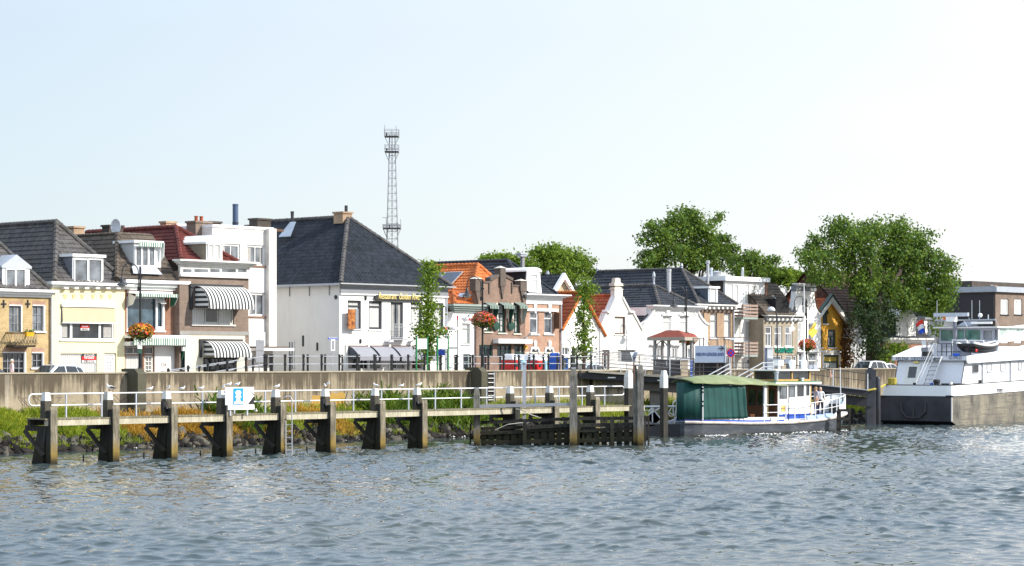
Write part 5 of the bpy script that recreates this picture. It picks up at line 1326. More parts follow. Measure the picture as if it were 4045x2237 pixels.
# backs of two road signs at the ramp
ZT = zoom(980, 1320, .1123)
p0, p1 = on_d(*ZT(265, 575), 9.6), on_d(*ZT(552, 215), 9.6); m_ = (p0[0]+p1[0])/2; zlow = on_d(*ZT(265, 1000), 9.6)[2]
th = thing('road_sign', 'grey backs of two road signs on one post before the white canopy', 'road sign', (m_, 9.6, 3.3))
MB().tube([(m_, 9.56, 3.2), (m_, 9.56, p1[2]+.06)], .04).build('post', IRON, th)
for z0, z1 in ((p0[2], p1[2]), (zlow, p0[2]-.04)): MB().box(p0[0], p1[0], 9.6, 9.63, z0, z1).build('sign_back', GREYP, th)
# ---- bottle banks and blue bin
ZI = zoom(1950, 1380, .1436)
def bottle_bank(x0, x1, m, label, depth_=1.3, d=5.0, ytop=150):
    a, b = TX(ZI(x0, 0)[0], d), TX(ZI(x1, 0)[0], d); zt = on_d(*ZI(x0, ytop), d)[2]+.05
    th = thing('bottle_bank', label, 'recycling bin', ((a+b)/2, d-depth_/2, G), 'row of recycling containers')
    zb = zt-.42
    mb = MB(); e = .1; lo = [(a+e, d-depth_+e, G), (b-e, d-depth_+e, G), (b-e, d-e, G), (a+e, d-e, G)]; hi = [(a, d-depth_, zb), (b, d-depth_, zb), (b, d, zb), (a, d, zb)]
    o = mb.hexa(lo, hi).build('body', m, th); bv = o.modifiers.new('b', 'BEVEL'); bv.width = .09; bv.segments = 3
    lid = MB().hexa([(a-.02, d-depth_-.02, zb+.004), (b+.02, d-depth_-.02, zb+.004), (b+.02, d+.02, zb+.004), (a-.02, d+.02, zb+.004)], [(a+.18, d-depth_+.3, zt), (b-.18, d-depth_+.3, zt), (b-.18, d-.3, zt), (a+.18, d-.3, zt)]).build('lid', WHITEP, th)
    bv = lid.modifiers.new('b', 'BEVEL'); bv.width = .07; bv.segments = 3
    MB().box(a+.3, b-.3, d-.03, d+.004, zb-1.0, zb-.72).build('label_plate', WHITEP, th)
    m2 = MB().prism([(d-depth_+.3, zb-1.3), (d-.3, zb-1.3), (d-.4, zb-.8), (d-depth_+.25, zb-.95)], a-.0, a+.05, 't'); m2.build('side_panel', GREYP, th)
    MB().lathe(((a+b)/2, d+.01, zb-.3), [(.0, -.02), (.13, -.02), (.13, .02), (.1, .02), (0, .01)], 14, 'y').build('bottle_hole', DGREY, th)
bottle_bank(548, 735, REDP, 'large red bottle bank at the left end of the container row')
bottle_bank(765, 930, BLUEW, 'pale blue container between the red bottle banks', ytop=155)
bottle_bank(985, 1140, REDP, 'red bottle bank just right of the first pale blue container', ytop=160)
bottle_bank(1190, 1370, REDP, 'red bottle bank just left of the widest pale blue container', ytop=165)
bottle_bank(1420, 1685, BLUEW, 'widest pale blue container beside the tall blue bin', ytop=170)
a, b = TX(ZI(1710, 0)[0], 6.6), TX(ZI(1825, 0)[0], 6.6); zt = on_d(*ZI(1760, 100), 6.6)[2]
th = thing('recycling_bin', 'tall narrow bright blue bin at the end of the container row', 'recycling bin', ((a+b)/2, 6.3, G))
o = MB().prism([(a, G), (b, G), (b, zt-.2), ((a+b)/2+.1, zt), ((a+b)/2-.1, zt), (a, zt-.2)], 6.0, 6.6).build('body', BLUEP, th); bv = o.modifiers.new('b', 'BEVEL'); bv.width = .05; bv.segments = 2
MB().box(a+.12, b-.12, 6.6, 6.63, zt-.62, zt-.45).build('slot', DGREY, th); MB().box(a+.12, b-.12, 6.6, 6.615, zt-1.2, zt-.8).build('label_plate', WHITEP, th)
# ---- the pier
WOOD = None
def wood(name, base, dark, algae=None, weed=(.20,.13,.015)):
    m = NT(name); co = m.co(); uv = m.n('ShaderNodeUVMap').outputs[0]
    f = m.noise(1.0, m.mapped(uv, (9, 1.2, 1)), 5, .65); g = m.noise(1.3, co, 5, .6)
    c = m.ramp(f, [(.3, dark), (.55, base), (.75, tuple(min(.8, x*1.35) for x in base))])
    c = m.mix(m.ramp(g, [(.4, (0,0,0)), (.7, (.6,.6,.6))]), c, dark)
    if algae:      # tide band: wet dark foot, yellow-green weed above it
        sx = m.n('ShaderNodeSeparateXYZ'); gm = m.n('ShaderNodeNewGeometry'); m.l(gm.outputs['Position'], sx.inputs[0])
        zz = m.math('ADD', sx.outputs[2], m.math('MULTIPLY', m.math('SUBTRACT', m.noise(3, co, 4), .5), .5))
        c = m.mix(m.ramp(zz, [(.0, (.9,.9,.9)), (.5, (.7,.7,.7)), (1.0, (0,0,0))]), c, weed)
        c = m.mix(m.ramp(zz, [(.0, (1,1,1)), (.12, (.8,.8,.8)), (.4, (0,0,0))]), c, (.018,.017,.012))
    m.principled(c, .85, m.bump(f, .4, .02), 0, .2); return m.m
PILEW = wood('weathered_pile_wood', (.25,.22,.165), (.05,.045,.03), True)
BEAMW = wood('grey_beam_wood', (.48,.44,.34), (.27,.245,.17))
DARKW = wood('tarred_wood', (.055,.05,.042), (.02,.019,.016), False)
FENDW = wood('fender_wood', (.045,.043,.036), (.014,.014,.012), True, (.03,.03,.014))
HEADW = wood('dark_head_wood', (.10,.09,.07), (.03,.027,.02))
CAPW = mat('flaking_white_cap', (.68,.67,.64), .7, .1, 6, stain=(.25,.23,.2), stain_amt=.7)
PD, DZ = 27.0, 1.90
xr = [216, 461, 691, 908, 1121, 1316, 1512, 1678, 1868, 2044, 2199, 2360]
pt_ = [TX(x, PD)-.16 for x in xr]
pier = thing('pier', 'long narrow wooden pier on dark timber piles with white pipe railing', 'pier', (pt_[3], PD, 0))
pa, pb = TX(184, PD), TX(2492, PD-1)
MB().box(pa, pb, PD-.16, PD, DZ-.26, DZ).build('front_beam', BEAMW, pier)
MB().box(pa-.05, pb, PD-1.3, PD-1.12, DZ-.26, DZ).build('back_beam', DARKW, pier)
mb = MB(); t = pa-.1
while t < pb: mb.box(t, t+.17, PD-1.32, PD+.03, DZ+.002, DZ+.05+rnd.uniform(0, .012)); t += .19
mb.build('deck', wood('deck_boards', (.26,.23,.15), (.12,.10,.06)), pier)
hd = .17
def pile_head(mb, t, d, z0, z1, w, wt, zt):
    mb.hexa([(t-w,d-w,z0),(t+w,d-w,z0),(t+w,d+w,z0),(t-w,d+w,z0)], [(t-w,d-w,z1),(t+w,d-w,z1),(t+w,d+w,z1),(t-w,d+w,z1)])
    mb.hexa([(t-w,d-w,z1),(t+w,d-w,z1),(t+w,d+w,z1),(t-w,d+w,z1)], [(t-wt,d-wt,zt),(t+wt,d-wt,zt),(t+wt,d+wt,zt),(t-wt,d+wt,zt)])
for i, t in enumerate(pt_):
    if i == 8: continue
    mb = MB(); dd = PD-.24; lo = -2
    mb.box(t-hd, t+hd, PD-.17, PD+.13, lo, 2.30); o = mb.build('pile', FENDW, pier)
    MB().prism([(PD+.131, lo), (PD+.18, lo), (PD+.18, 2.3), (PD+.131, 2.46)], t-hd-.005, t+hd+.005, 't').build('fender_board', PILEW, o)
    rk = 1.25 if i % 2 == 0 else .62; mb = MB(); mb.hexa([(t-.17, PD-rk-.55, lo), (t+.14, PD-rk-.55, lo), (t+.14, PD-rk*.55, lo), (t-.17, PD-rk*.55, lo)], [(t-.17, PD-.72, DZ-.28), (t+.14, PD-.72, DZ-.28), (t+.14, PD-.172, DZ-.28), (t-.17, PD-.172, DZ-.28)])
    mb.build('raking_pile', FENDW, pier)
    mb = MB(); mb.box(t-.12, t+.12, PD-1.75, PD-.18, DZ-.5, DZ-.27); mb.bar((t-.24, PD-1.6, DZ-.5), (t-.24, PD-.25, DZ-1.55), .14, .14); mb.build('strut', DARKW, pier)
    mb = MB(); pile_head(mb, t-.05, PD-.34, DZ+.06, DZ+.72, .17, .11, 3.06); hp = mb.build('pile_head', HEADW, pier)
    mb = MB(); mb.hexa([(t-.05-.165, PD-.34-.165, DZ+.74), (t-.05+.165, PD-.34-.165, DZ+.74), (t-.05+.165, PD-.34+.165, DZ+.74), (t-.05-.165, PD-.34+.165, DZ+.74)], [(t-.05-.118, PD-.34-.118, 3.08), (t-.05+.118, PD-.34-.118, 3.08), (t-.05+.118, PD-.34+.118, 3.08), (t-.05-.118, PD-.34+.118, 3.08)]); mb.build('white_cap', CAPW, hp)
    if i in (2, 5, 7): mb = MB(); mb.box(t-.42, t-.2, PD-.3, PD-.1, DZ+.25, DZ+.7); mb.tube([(t-.3, PD-.08, DZ+.5), (t-.3, PD+.0, DZ+.35)], .05); mb.build('cleat_box', BLACK, pier)
rz1, rz2, rd = 3.0, 2.5, PD-1.15
ra = TX(118, rd); rb = TX(2462, rd)
mb = MB(); pts = [(rb-.12, rd, rz1), (ra+.15, rd, rz1)]
for i in range(1, 8):
    a = math.pi*i/8; pts.append((ra+.15-.22*math.sin(a), rd, (rz1+rz2)/2+(rz1-rz2)/2*math.cos(a)))
pts += [(ra+.15, rd, rz2), (rb-.12, rd, rz2)]
for i in range(1, 8):
    a = math.pi*i/8; pts.append((rb-.12+.22*math.sin(a), rd, (rz1+rz2)/2-(rz1-rz2)/2*math.cos(a)))
pts.append(pts[0]); mb.tube(pts, .03, 8); mb.build('handrail', RAILW, pier)
t = pa+1.9
while t < pb-.5: MB().box(t-.03, t+.03, rd-.03, rd+.03, DZ+.05, rz1-.03).build('stanchion', LEAD, pier); t += 1.95
# ladder down the pier
l0, l1 = TX(1129, PD+.25), TX(1153, PD+.25); zt = 2.75
th = thing('pier_ladder', 'steel ladder with hooped top going down the pier into the water', 'ladder', (l0, PD+.25, 0))
mb = MB()
mb.tube([(l0, PD+.25, -1), (l0, PD+.25, DZ-.3)], .025, 6); mb.tube([(l1, PD+.25, -1), (l1, PD+.25, zt-.15), (l1-.08, PD+.22, zt), (l1-.25, PD+.1, zt), (l1-.3, PD, zt-.1)], .03, 6); mb.build('rails', IRON, th)
mb = MB()
for i in range(8): mb.box(l0, l1, PD+.235, PD+.265, -.4+i*.3, -.375+i*.3)
mb.build('rungs', GREYP, th)
# river sign on the pier
a, b = TX(889, PD+.25), TX(1001, PD+.25); d = PD+.25; z1 = on_d(*ZB(780, 252), d)[2]; z0 = on_d(*ZB(780, 535), d)[2]; zs = on_d(*ZB(780, 474), d)[2]
th = thing('mooring_sign', 'white river sign with blue mooring bollard symbol standing on the pier', 'sign', ((a+b)/2, d, DZ))
MB().box(a, b, d, d+.04, zs, z1).build('board', WHITEP, th)
MB().box(a+.15, b+.03, d, d+.04, z0, zs-.01).build('lower_plate', WHITEP, th)
w = b-a; zm = (zs+z1)/2
for q in ([(b-.22*w, z1-.02), (b-.002, z1-.35), (b-.002, zm)], [(b-.22*w, zs+.02), (b-.002, zs+.02), (b-.002, zm)]): MB().prism(q, d+.042, d+.048).build('black_corner', BLACK, th)
x0, x1 = TX(ZB(692, 0)[0], d), TX(ZB(818, 0)[0], d); y1, y0 = on_d(*ZB(755, 266), d)[2], on_d(*ZB(755, 470), d)[2]
MB().box(x0, x1, d+.042, d+.05, y0, y1).build('blue_panel', mat('sign_sky_blue', (.01,.24,.72), .5), th)
xm = (x0+x1)/2; k = (x1-x0)/126; kz = (y1-y0)/204
prof_ = [(-52,10),(52,10),(52,36),(34,36),(22,60),(22,88),(34,88),(38,98),(34,106),(24,106),(24,122),(36,140),(36,155),(26,170),(10,176)]
ol = [(xm+u*k, y0+v*kz) for u, v in prof_]+[(xm-u*k, y0+v*kz) for u, v in prof_[::-1][:-2]]
MB().prism(ol, d+.052, d+.058).build('bollard_symbol', WHITEP, th)
MB().box(a+.3, a+.38, d-.06, d-.005, DZ, z1-.1).box(b-.4, b-.32, d-.06, d-.005, DZ, z1-.1).build('sign_post', LEAD, th)
MB().box(a+.2, b-.5, d+.042, d+.046, z0+.1, z0+.13).build('small_print', mat('faint_print', (.55,.56,.6), .6), th)
for zf_, x, y, lb in ((ZA,1043,1160,'nearest the left end of the pier'), (ZA,1800,1130,'between the second and third piles'), (ZB,290,1100,'left of the mooring sign'), (ZB,982,1075,'below the mooring sign'), (ZB,1622,1050,'right of the pier ladder')):
    p = ground(*zf_(x, y+20), 0); o = MB().tube([(p[0], p[1], -.4), (p[0], p[1], .28)], .035).build('marker_stake', BLACK, org=(p[0], p[1], 0)); tag(o, 'thin dark stake standing in the water, '+lb, 'stake', 'stakes in the water below the pier')
# ================================================================ things set square to the river view (world axes)
def XD(x, D): return (x-CX)/F*D
def ZY(y, D): return EYE+(HY-y)*D/F
def TH(name, label, cat, X, Y, Z, group=None, rz=0):
    o = bpy.data.objects.new(name, None); C.objects.link(o); o.location = (X, Y, Z); o.rotation_euler = (0, 0, rz); ORG[o.name] = (0, 0, 0)
    return tag(o, label, cat, group)
# ---- timber fender and its big piles
FD = 121.0
def fx(x): return XD(ZD(x, 0)[0], FD)
def fz(y): return ZY(ZD(0, y)[1], FD)
X0 = fx(1250)
fe = TH('timber_fender', 'dark slatted timber fender in front of the pier', 'fender', X0, FD, 0)
FB = lambda: MB(False)
def beam(mb, x0, y0a, x1, y1a, th_, yd=0, dep=.12):
    a, b = fx(x0)-X0, fx(x1)-X0; za, zb = fz(y0a), fz(y1a); t_ = th_/242
    mb.hexa([(a,yd,za-t_),(b,yd,zb-t_),(b,yd+dep,zb-t_),(a,yd+dep,za-t_)], [(a,yd,za),(b,yd,zb),(b,yd+dep,zb),(a,yd+dep,za)])
for x0, y0, x1, y1, th_, yd in ((255,848,1400,800,40,.0),(1480,795,2210,792,42,.0),(255,985,790,965,42,.02),(830,905,1400,880,45,-.1),(1480,880,2210,872,48,.0),(255,1010,2210,925,40,.3),(110,1040,2330,1010,44,.25),(255,1098,2330,1055,52,.05),(255,930,2200,870,34,.32),(255,1055,2210,985,34,.3),(830,955,1400,925,36,.06),(1480,955,2210,925,40,.06)):
    mb = FB(); beam(mb, x0, y0, x1, y1, th_, yd); mb.build('timber', FENDW, fe)
for i in range(21):
    x = 290+i*96
    if abs(x-1435) < 60: x += 70
    mb = FB(); mb.box(fx(x-34)-X0, fx(x+34)-X0, .13, .25, -1.2, fz(1000-i*4)); mb.build('upright', FENDW, fe)
for x, w, y in ((812,24,842),(1500,14,780),(1925,24,800)):
    FB().box(fx(x-w)-X0, fx(x+w)-X0, -.12, .3, -1.2, fz(y)).build('upright', FENDW, fe)
FB().box(fx(110)-X0, fx(128)-X0, .2, .45, -1.2, fz(880)).build('upright', FENDW, fe)
mb = FB(); beam(mb, 165, 642, 1478, 612, 40, -.26, .08); o = mb.build('guard_rail', mat('grey_steel_rail', (.30,.31,.33), .5, .1), fe)
for x in (205, 1435): FB().box(fx(x-42)-X0, fx(x+42)-X0, -.275, -.262, fz(682 if x < 500 else 655), fz(640 if x < 500 else 614)).build('rail_plate', LEAD, o)
mb = FB(); beam(mb, 700, 690, 780, 700, 10, .1, .05); mb.tube([(fx(730)-X0,-.1,fz(690)), (fx(900)-X0,-.2,fz(770)), (fx(1020)-X0,0,fz(810))], .02, 5); mb.tube([(fx(440)-X0,-.15,fz(960)), (fx(600)-X0,-.2,fz(890)), (fx(790)-X0,-.15,fz(868))], .02, 5); mb.build('old_rope', STONE, fe)
for x in (2345, 2388): FB().box(fx(x-10)-X0, fx(x+12)-X0, .0, .2, -1.0, fz(782)).build('end_post', DARKW, fe)
mb = FB(); mb.box(fx(2335)-X0, fx(2398)-X0, .02, .18, fz(850), fz(785)); mb.box(fx(2335)-X0, fx(2398)-X0, .02, .18, fz(1095), fz(1050)); mb.build('end_board', DARKW, fe)
BIGW = wood('big_pile_wood', (.25,.235,.21), (.07,.068,.055), True)
def big_pile(x0, x1, ytop, ysh, label, dep=.4, twin=False, D=FD):
    w = (XD(ZD(x1,0)[0], D)-XD(ZD(x0,0)[0], D))/2; X = XD(ZD((x0+x1)/2, 0)[0], D); zt, zs = ZY(ZD(0,ytop)[1], D), ZY(ZD(0,ysh)[1], D)
    th = TH('mooring_pile', label, 'pile', X, D, 0, 'tall timber piles of the fender')
    def one(a, b, ys, mt):
        mb = FB(); e = (b-a)*.2
        mb.hexa([(a,ys,-2),(b,ys,-2),(b,ys+dep,-2),(a,ys+dep,-2)], [(a,ys,zs),(b,ys,zs),(b,ys+dep,zs),(a,ys+dep,zs)])
        mb.hexa([(a,ys,zs),(b,ys,zs),(b,ys+dep,zs),(a,ys+dep,zs)], [(a+e,ys+dep*.25,zt),(b-e,ys+dep*.25,zt),(b-e,ys+dep*.8,zt),(a+e,ys+dep*.8,zt)])
        return mb
    if twin: one(-w, -w*.25, -.05, 0).build('timber', BIGW, th); one(-w*.24, w, -.28, 0).build('timber', BIGW, th)
    else: one(-w, w, -.3, 0).build('timber', BIGW, th)
    FB().box(-w*.7, w*.7, -.1, .05, zt-.002, zt+.05).build('cap', LEAD, th)
    return th, X, zt
big_pile(165, 245, 435, 520, 'shortest fender pile standing by the pier at the left end of the grey guard rail')
big_pile(1385, 1480, 180, 275, 'middle fender pile where the grey guard rail ends')
_, Xp, zp = big_pile(2195, 2325, 140, 230, 'tall twin fender pile with a grey metal vane on top', twin=True)
dm = TH('day_mark', 'grey metal V shaped vane fixed to the tall twin fender pile', 'marker', Xp-.1, FD-.4, zp)
D = FD-.4; a0, a1 = XD(ZK(35,0)[0], D)-Xp+.1, XD(ZK(178,0)[0], D)-Xp+.1; zt = ZY(ZK(0,450)[1], D)-zp; zb = ZY(ZK(0,640)[1], D)-zp
am = (a0+a1)/2
for s_, q in ((-1, a0), (1, a1)): FB().hexa([(am-.02,-.01,zb),(am+.02,-.01,zb),(am+.02,.02,zb),(am-.02,.02,zb)], [(q if s_<0 else am+.06, -.12 if s_<0 else .1, zt),(am+.05 if s_<0 else q, .1 if s_<0 else -.12, zt),(am+.05 if s_<0 else q, .13 if s_<0 else -.09, zt),(q if s_<0 else am+.06, -.09 if s_<0 else .13, zt)]).build('vane', LEAD, dm)
FB().tube([(am, .03, zb+.3), (am, .03, -.9)], .04).build('bracket', BROWNW, dm)
D = 122.5; p = XD(ZD(807,0)[0], D)
th = TH('steel_post', 'pale grey square steel post rising behind the fender guard rail', 'post', p, D, 0)
w = .093*D/121; z1 = ZY(ZD(0,118)[1], D)
FB().box(-w, w, -w, w, -1.5, z1).build('shaft', mat('pale_grey_steel', (.42,.43,.46), .5, .06), th); FB().box(-w-.03, w+.03, -w-.03, w+.03, z1, z1+.05).build('cap', LEAD, th)
# white-topped mooring posts
for x0, x1, yt, yw, D, lb in ((2466,2502,1464,1534,129,'white topped mooring post just left of the tall twin pile'), (2607,2638,1464,1533,133,'white topped mooring post standing before the access bridge')):
    X = XD((x0+x1)/2, D); w = (XD(x1, D)-XD(x0, D))/2; zt, zw = ZY(yt, D), ZY(yw, D)
    th = TH('mooring_post', lb, 'post', X, D, 0, 'white topped mooring posts')
    rz_ = R(38)
    mb = FB(); W2 = w*.74
    mb.box(-W2, W2, -W2, W2, -2, zw); o = mb.build('shaft', DARKW, th); o.rotation_euler.z = rz_
    mb = FB(); mb.hexa([(-W2-.004,-W2-.004,zw+.002),(W2+.004,-W2-.004,zw+.002),(W2+.004,W2+.004,zw+.002),(-W2-.004,W2+.004,zw+.002)], [(-W2,-W2,zt-.35),(W2,-W2,zt-.35),(W2,W2,zt-.35),(-W2,W2,zt-.35)])
    mb.hexa([(-W2,-W2,zt-.35),(W2,-W2,zt-.35),(W2,W2,zt-.35),(-W2,W2,zt-.35)], [(-W2*.6,-W2*.6,zt),(W2*.6,-W2*.6,zt),(W2*.6,W2*.6,zt),(-W2*.6,W2*.6,zt)])
    o = mb.build('white_cap', CAPW, th); o.rotation_euler.z = rz_
# ---- access bridge from the quay to the landing
BD = 150.0
bx = lambda x: XD(x, BD); bz = lambda y: ZY(y, BD)
BX0 = bx(2343)
br = TH('access_bridge', 'concrete access bridge with dark girder running from the quay wall to the landing gate', 'bridge', BX0, BD, 0)
L_ = bx(2746)-BX0; za, zb = bz(1463), bz(1493)
DECKC = mat('deck_edge_concrete', (.45,.40,.32), .85, .1, 3)
def slab(x0, x1, z0, z1, h0, h1, y0, y1):
    return FB().hexa([(x0,y0,z0-h0),(x1,y0,z1-h1),(x1,y1,z1-h1),(x0,y1,z0-h0)], [(x0,y0,z0),(x1,y0,z1),(x1,y1,z1),(x0,y1,z0)])
slab(-.3, L_, za, zb, .13, .13, -.12, 3.2).build('deck', DECKC, br)
GIRD = mat('dark_girder', (.028,.028,.032), .6, .2)
slab(-.9, L_+4.2, za-.135, zb-.2, .42, .4, .05, 3.0).build('girder', GIRD, br)
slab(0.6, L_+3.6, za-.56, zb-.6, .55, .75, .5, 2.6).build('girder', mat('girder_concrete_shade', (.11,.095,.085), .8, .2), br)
slab(.0, 2.2, za-.56, za-.7, 2.6, 2.5, .6, 2.8).build('abutment', WALLC, br)
for x0, x1 in ((2571, 2616), (2770, 2810)): FB().box(bx(x0)-BX0, bx(x1)-BX0, .8, 1.5, -2, bz(1540)).build('column', mat('column_concrete', (.16,.145,.13), .85, .2), br)
for x in (2416, 2612, 2700):
    FB().box(bx(x)-BX0-.25, bx(x)-BX0+.25, .0, .04, bz(1492)-.04-(x-2416)*.0009, bz(1490)-(x-2416)*.0009).build('edge_light', WHITEP, br)
RB = mat('bridge_rail_steel', (.22,.22,.23), .45, .1, metal=.5)
def wrailing(root, x0, x1, z0, z1, y, n, rails, h, pm, rm, pr=.03):
    for k, f in enumerate(rails):
        mb = FB(); mb.tube([(x0, y, z0+h*f), (x1, y, z1+h*f)], .02 if k else .026, 6); mb.build('rail', rm, root)
    for i in range(n+1):
        u = i/n; x = x0+(x1-x0)*u; z = z0+(z1-z0)*u
        FB().box(x-pr, x+pr, y-pr, y+pr, z, z+h).build('post', pm, root)
r1 = TH('bridge_railing', 'near side five bar railing of the access bridge', 'railing', BX0, BD, 0, 'railings of the access bridge')
wrailing(r1, .2, L_-.05, za, zb, -.05, 4, (1, .82, .62, .42, .22), 1.25, RAILW, RB)
r1 = TH('bridge_railing', 'far side five bar railing of the access bridge seen behind the dark cabinets', 'railing', BX0, BD+3.1, 0, 'railings of the access bridge')
wrailing(r1, -.5, L_+.2, za+.05, zb+.05, 0, 6, (1, .8, .6, .4, .2), 1.15, BROWNW, RB)
for i, (x0, x1) in enumerate(((447, 590), (602, 918))):
    D = BD+2.2; a, b = XD(ZK(x0,0)[0], D), XD(ZK(x1,0)[0], D); z1, z0 = ZY(ZK(0,570+i*6)[1], D), ZY(ZK(0,840+i*18)[1], D)
    th = TH('steel_cabinet', ('narrow' if i == 0 else 'wide')+' dark grey steel cabinet standing on the access bridge', 'cabinet', (a+b)/2, D, z0, 'dark cabinets on the bridge')
    w = (b-a)/2; o = FB().box(-w, w, -.3, .3, 0, z1-z0-.04).build('body', mat('cabinet_grey', (.07,.068,.07), .5, .08), th); FB().box(-w-.02, w+.02, -.33, .33, z1-z0-.04, z1-z0).build('lid', GREYP, th)
    FB().box(-w+.2*(2*w), -w+.26*(2*w), -.32, -.305, (z1-z0)*.6, (z1-z0)*.88).build('handle', LEAD, th); FB().box(w*.93, w*.95, -.31, -.302, .05, z1-z0-.08).build('door_gap', BLACK, th)
D = BD+1.6; a, b = XD(ZK(935,0)[0], D), XD(ZK(1050,0)[0], D); z1, z0 = ZY(ZK(0,568)[1], D), ZY(ZK(0,870)[1], D)
th = TH('sandstone_block', 'light beige stone clad box on the bridge beside the blue striped bollard', 'box', (a+b)/2, D, z0); w = (b-a)/2
FB().box(-w, w, -.3, .3, 0, z1-z0-.08).build('body', mat('beige_slats', (.55,.45,.32), .8, .1), th); FB().box(-w-.04, w+.04, -.34, .34, z1-z0-.08, z1-z0).build('top', WHITEP, th)
D = BD+.5; a, b = XD(ZK(1095,0)[0], D), XD(ZK(1165,0)[0], D); z1, z0 = ZY(ZK(0,590)[1], D), ZY(ZK(0,885)[1], D)
th = TH('striped_bollard', 'blue and white striped barrier post in front of the landing gate', 'bollard', (a+b)/2, D, z0); w = (b-a)/2
n = 9; o = FB().box(-w, w, -.1, .1, 0, z1-z0).build('post', WHITEP, th)
for i in range(n): 
    FB().box(-w-.004, w*.1 if i % 2 else w+.004, -.105, .105, (z1-z0)*(i+.1)/n, (z1-z0)*(i+.75)/n).build('stripe', BLUEP, th)
# ---- landing gate, board, no stopping sign
D = 149.2
gx = lambda x: XD(ZK(x,0)[0], D); gz = lambda y: ZY(ZK(0,y)[1], D)
GX = gx(1640); zg = gz(910)
lg = TH('landing_gate', 'tall brown barred steel gate and fence across the ferry landing', 'gate', GX, D, 0)
BARM = mat('brown_grey_bars', (.16,.13,.115), .5, .15)
for x in (1145, 1260, 1330, 1568, 1700, 2128): FB().box(gx(x)-GX-.03, gx(x)-GX+.03, -.03, .03, zg, gz(190 if x > 1300 else 205)).build('post', BARM, lg)
for x0, x1, y, in ((1145,1330,207),(1568,2128,192),(1145,2128,640),(1145,2128,715),(1145,2128,792),(1145,2128,862)): FB().tube([(gx(x0)-GX, 0, gz(y)), (gx(x1)-GX, 0, gz(y))], .025, 6).build('cross_rail', BARM, lg)
for k, (x0, x1, n) in enumerate(((1160, 1320, 9), (1590, 2115, 13))):
    mb = FB()
    for i in range(n): x = x0+(x1-x0)*i/(n-1); mb.tube([(gx(x)-GX, -.01, zg), (gx(x)-GX, -.01, gz(196 if k else 210))], .011, 5)
    mb.build('bars', BARM, lg)
FB().box(gx(2092)-GX, gx(2130)-GX, -.07, .05, gz(650), gz(590)).build('lock_box', DGREY, lg); FB().box(gx(1790)-GX, gx(1885)-GX, -.05, -.03, gz(238), gz(200)).build('small_plate', WHITEP, lg)
FB().tube([(gx(1330)-GX, 0, gz(205)), (gx(1440)-GX, 0, gz(330))], .02).build('brace', BARM, lg)
FB().box(gx(1175)-GX, gx(1705)-GX, .12, .2, gz(905), gz(640)).build('dark_panel', mat('navy_panel', (.012,.014,.022), .35, .1), lg)
D2 = D-.25; x0, x1 = XD(ZK(1178,0)[0], D2), XD(ZK(1706,0)[0], D2); z1, z0 = ZY(ZK(0,338)[1], D2), ZY(ZK(0,632)[1], D2)
lb = TH('destination_board', 'pale blue grey board reading Nieuw-Lekkerland with an arrow', 'sign', (x0+x1)/2, D2, z0)
w = (x1-x0)/2; FB().box(-w, w, 0, .05, 0, z1-z0).build('board', mat('pale_blue_board', (.36,.43,.55), .5, .08, 2, stain=(.28,.31,.38), stain_amt=.5), lb)
FB().box(w, w+.05, -.02, .07, -.02, z1-z0+.05).build('edge', WHITEP, lb)
LT = mat('faded_blue_letters', (.025,.05,.2), .5)
text('NIEUW-LEKKERLAND', lb, LT, 0, 0, 0, .30, xyz=(-w+.08, -.008, (z1-z0)*.40), fit=2*w-.16)
mb = FB(); zc = (z1-z0)*.84; mb.box(w-.42, w-.14, -.02, -.002, zc-.025, zc+.025); mb.prism([(w-.28, zc+.15), (w-.22, zc+.15), (w-.06, zc), (w-.22, zc-.15), (w-.28, zc-.15), (w-.14, zc)], -.02, -.002); mb.build('arrow', DGREY, lb)
D2 = D-.15; X = XD(ZK(1806,0)[0], D2); z = ZY(ZK(0,466)[1], D2)
ns = TH('no_stopping_sign', 'round blue and red no stopping sign in front of the gate bars', 'road sign', X, D2, z)
FB().lathe((0, 0, 0), [(.0, -.02), (.27, -.02), (.27, .02), (0, .02)], 24, 'y').build('rim', mat('sign_red2', (.55,.01,.03), .4), ns)
FB().lathe((0, -.022, 0), [(.0, -.004), (.205, -.004), (.205, .004), (0, .004)], 24, 'y').build('disc', bpy.data.materials['sign_blue'], ns)
mb = FB(); mb.bar((-.15, -.03, .15), (.15, -.03, -.15), .01, .05); mb.bar((-.15, -.034, -.15), (.15, -.034, .15), .01, .05); mb.build('cross', bpy.data.materials['sign_red2'], ns)
FB().tube([(0, .05, -1.7), (0, .05, .1)], .03).build('post', LEAD, ns)
# white pylon with arm and globe lamp
D = 152; X = XD(ZK(2472,0)[0], D); zt = ZY(ZK(0,362)[1], D); zb_ = ZY(1500, D); w = (XD(ZK(2540,0)[0], D)-XD(ZK(2405,0)[0], D))/2
py = TH('white_pylon', 'square white pylon with a grey arm at the ferry landing', 'pylon', X, D, 0)
FB().box(-w*.45, w, -.2, .3, -1, zt-.06).build('shaft', WHITE, py); FB().box(-w, -w*.45-.003, -.1, .4, -1, zt-.06).build('side', mat('blue_grey_side', (.27,.31,.40), .5), py); FB().box(-w-.03, w+.03, -.24, .44, zt-.06, zt).build('cap', WHITE, py)  # left part coloured blue grey beside the white shaft
FB().hexa([(-w*.3,-.35,zt-.86),(1.15,-.35,zt-.96),(1.15,-.22,zt-.96),(-w*.3,-.22,zt-.86)], [(-w*.3,-.35,zt-.72),(1.15,-.35,zt-.84),(1.15,-.22,zt-.84),(-w*.3,-.22,zt-.72)]).box(1.0, 1.3, -.4, -.18, zt-1.05, zt-.8).build('arm', LEAD, py)
D = 156; X = XD(Z6(960,0)[0], D); z = lambda y: ZY(Z6(0,y)[1], D)
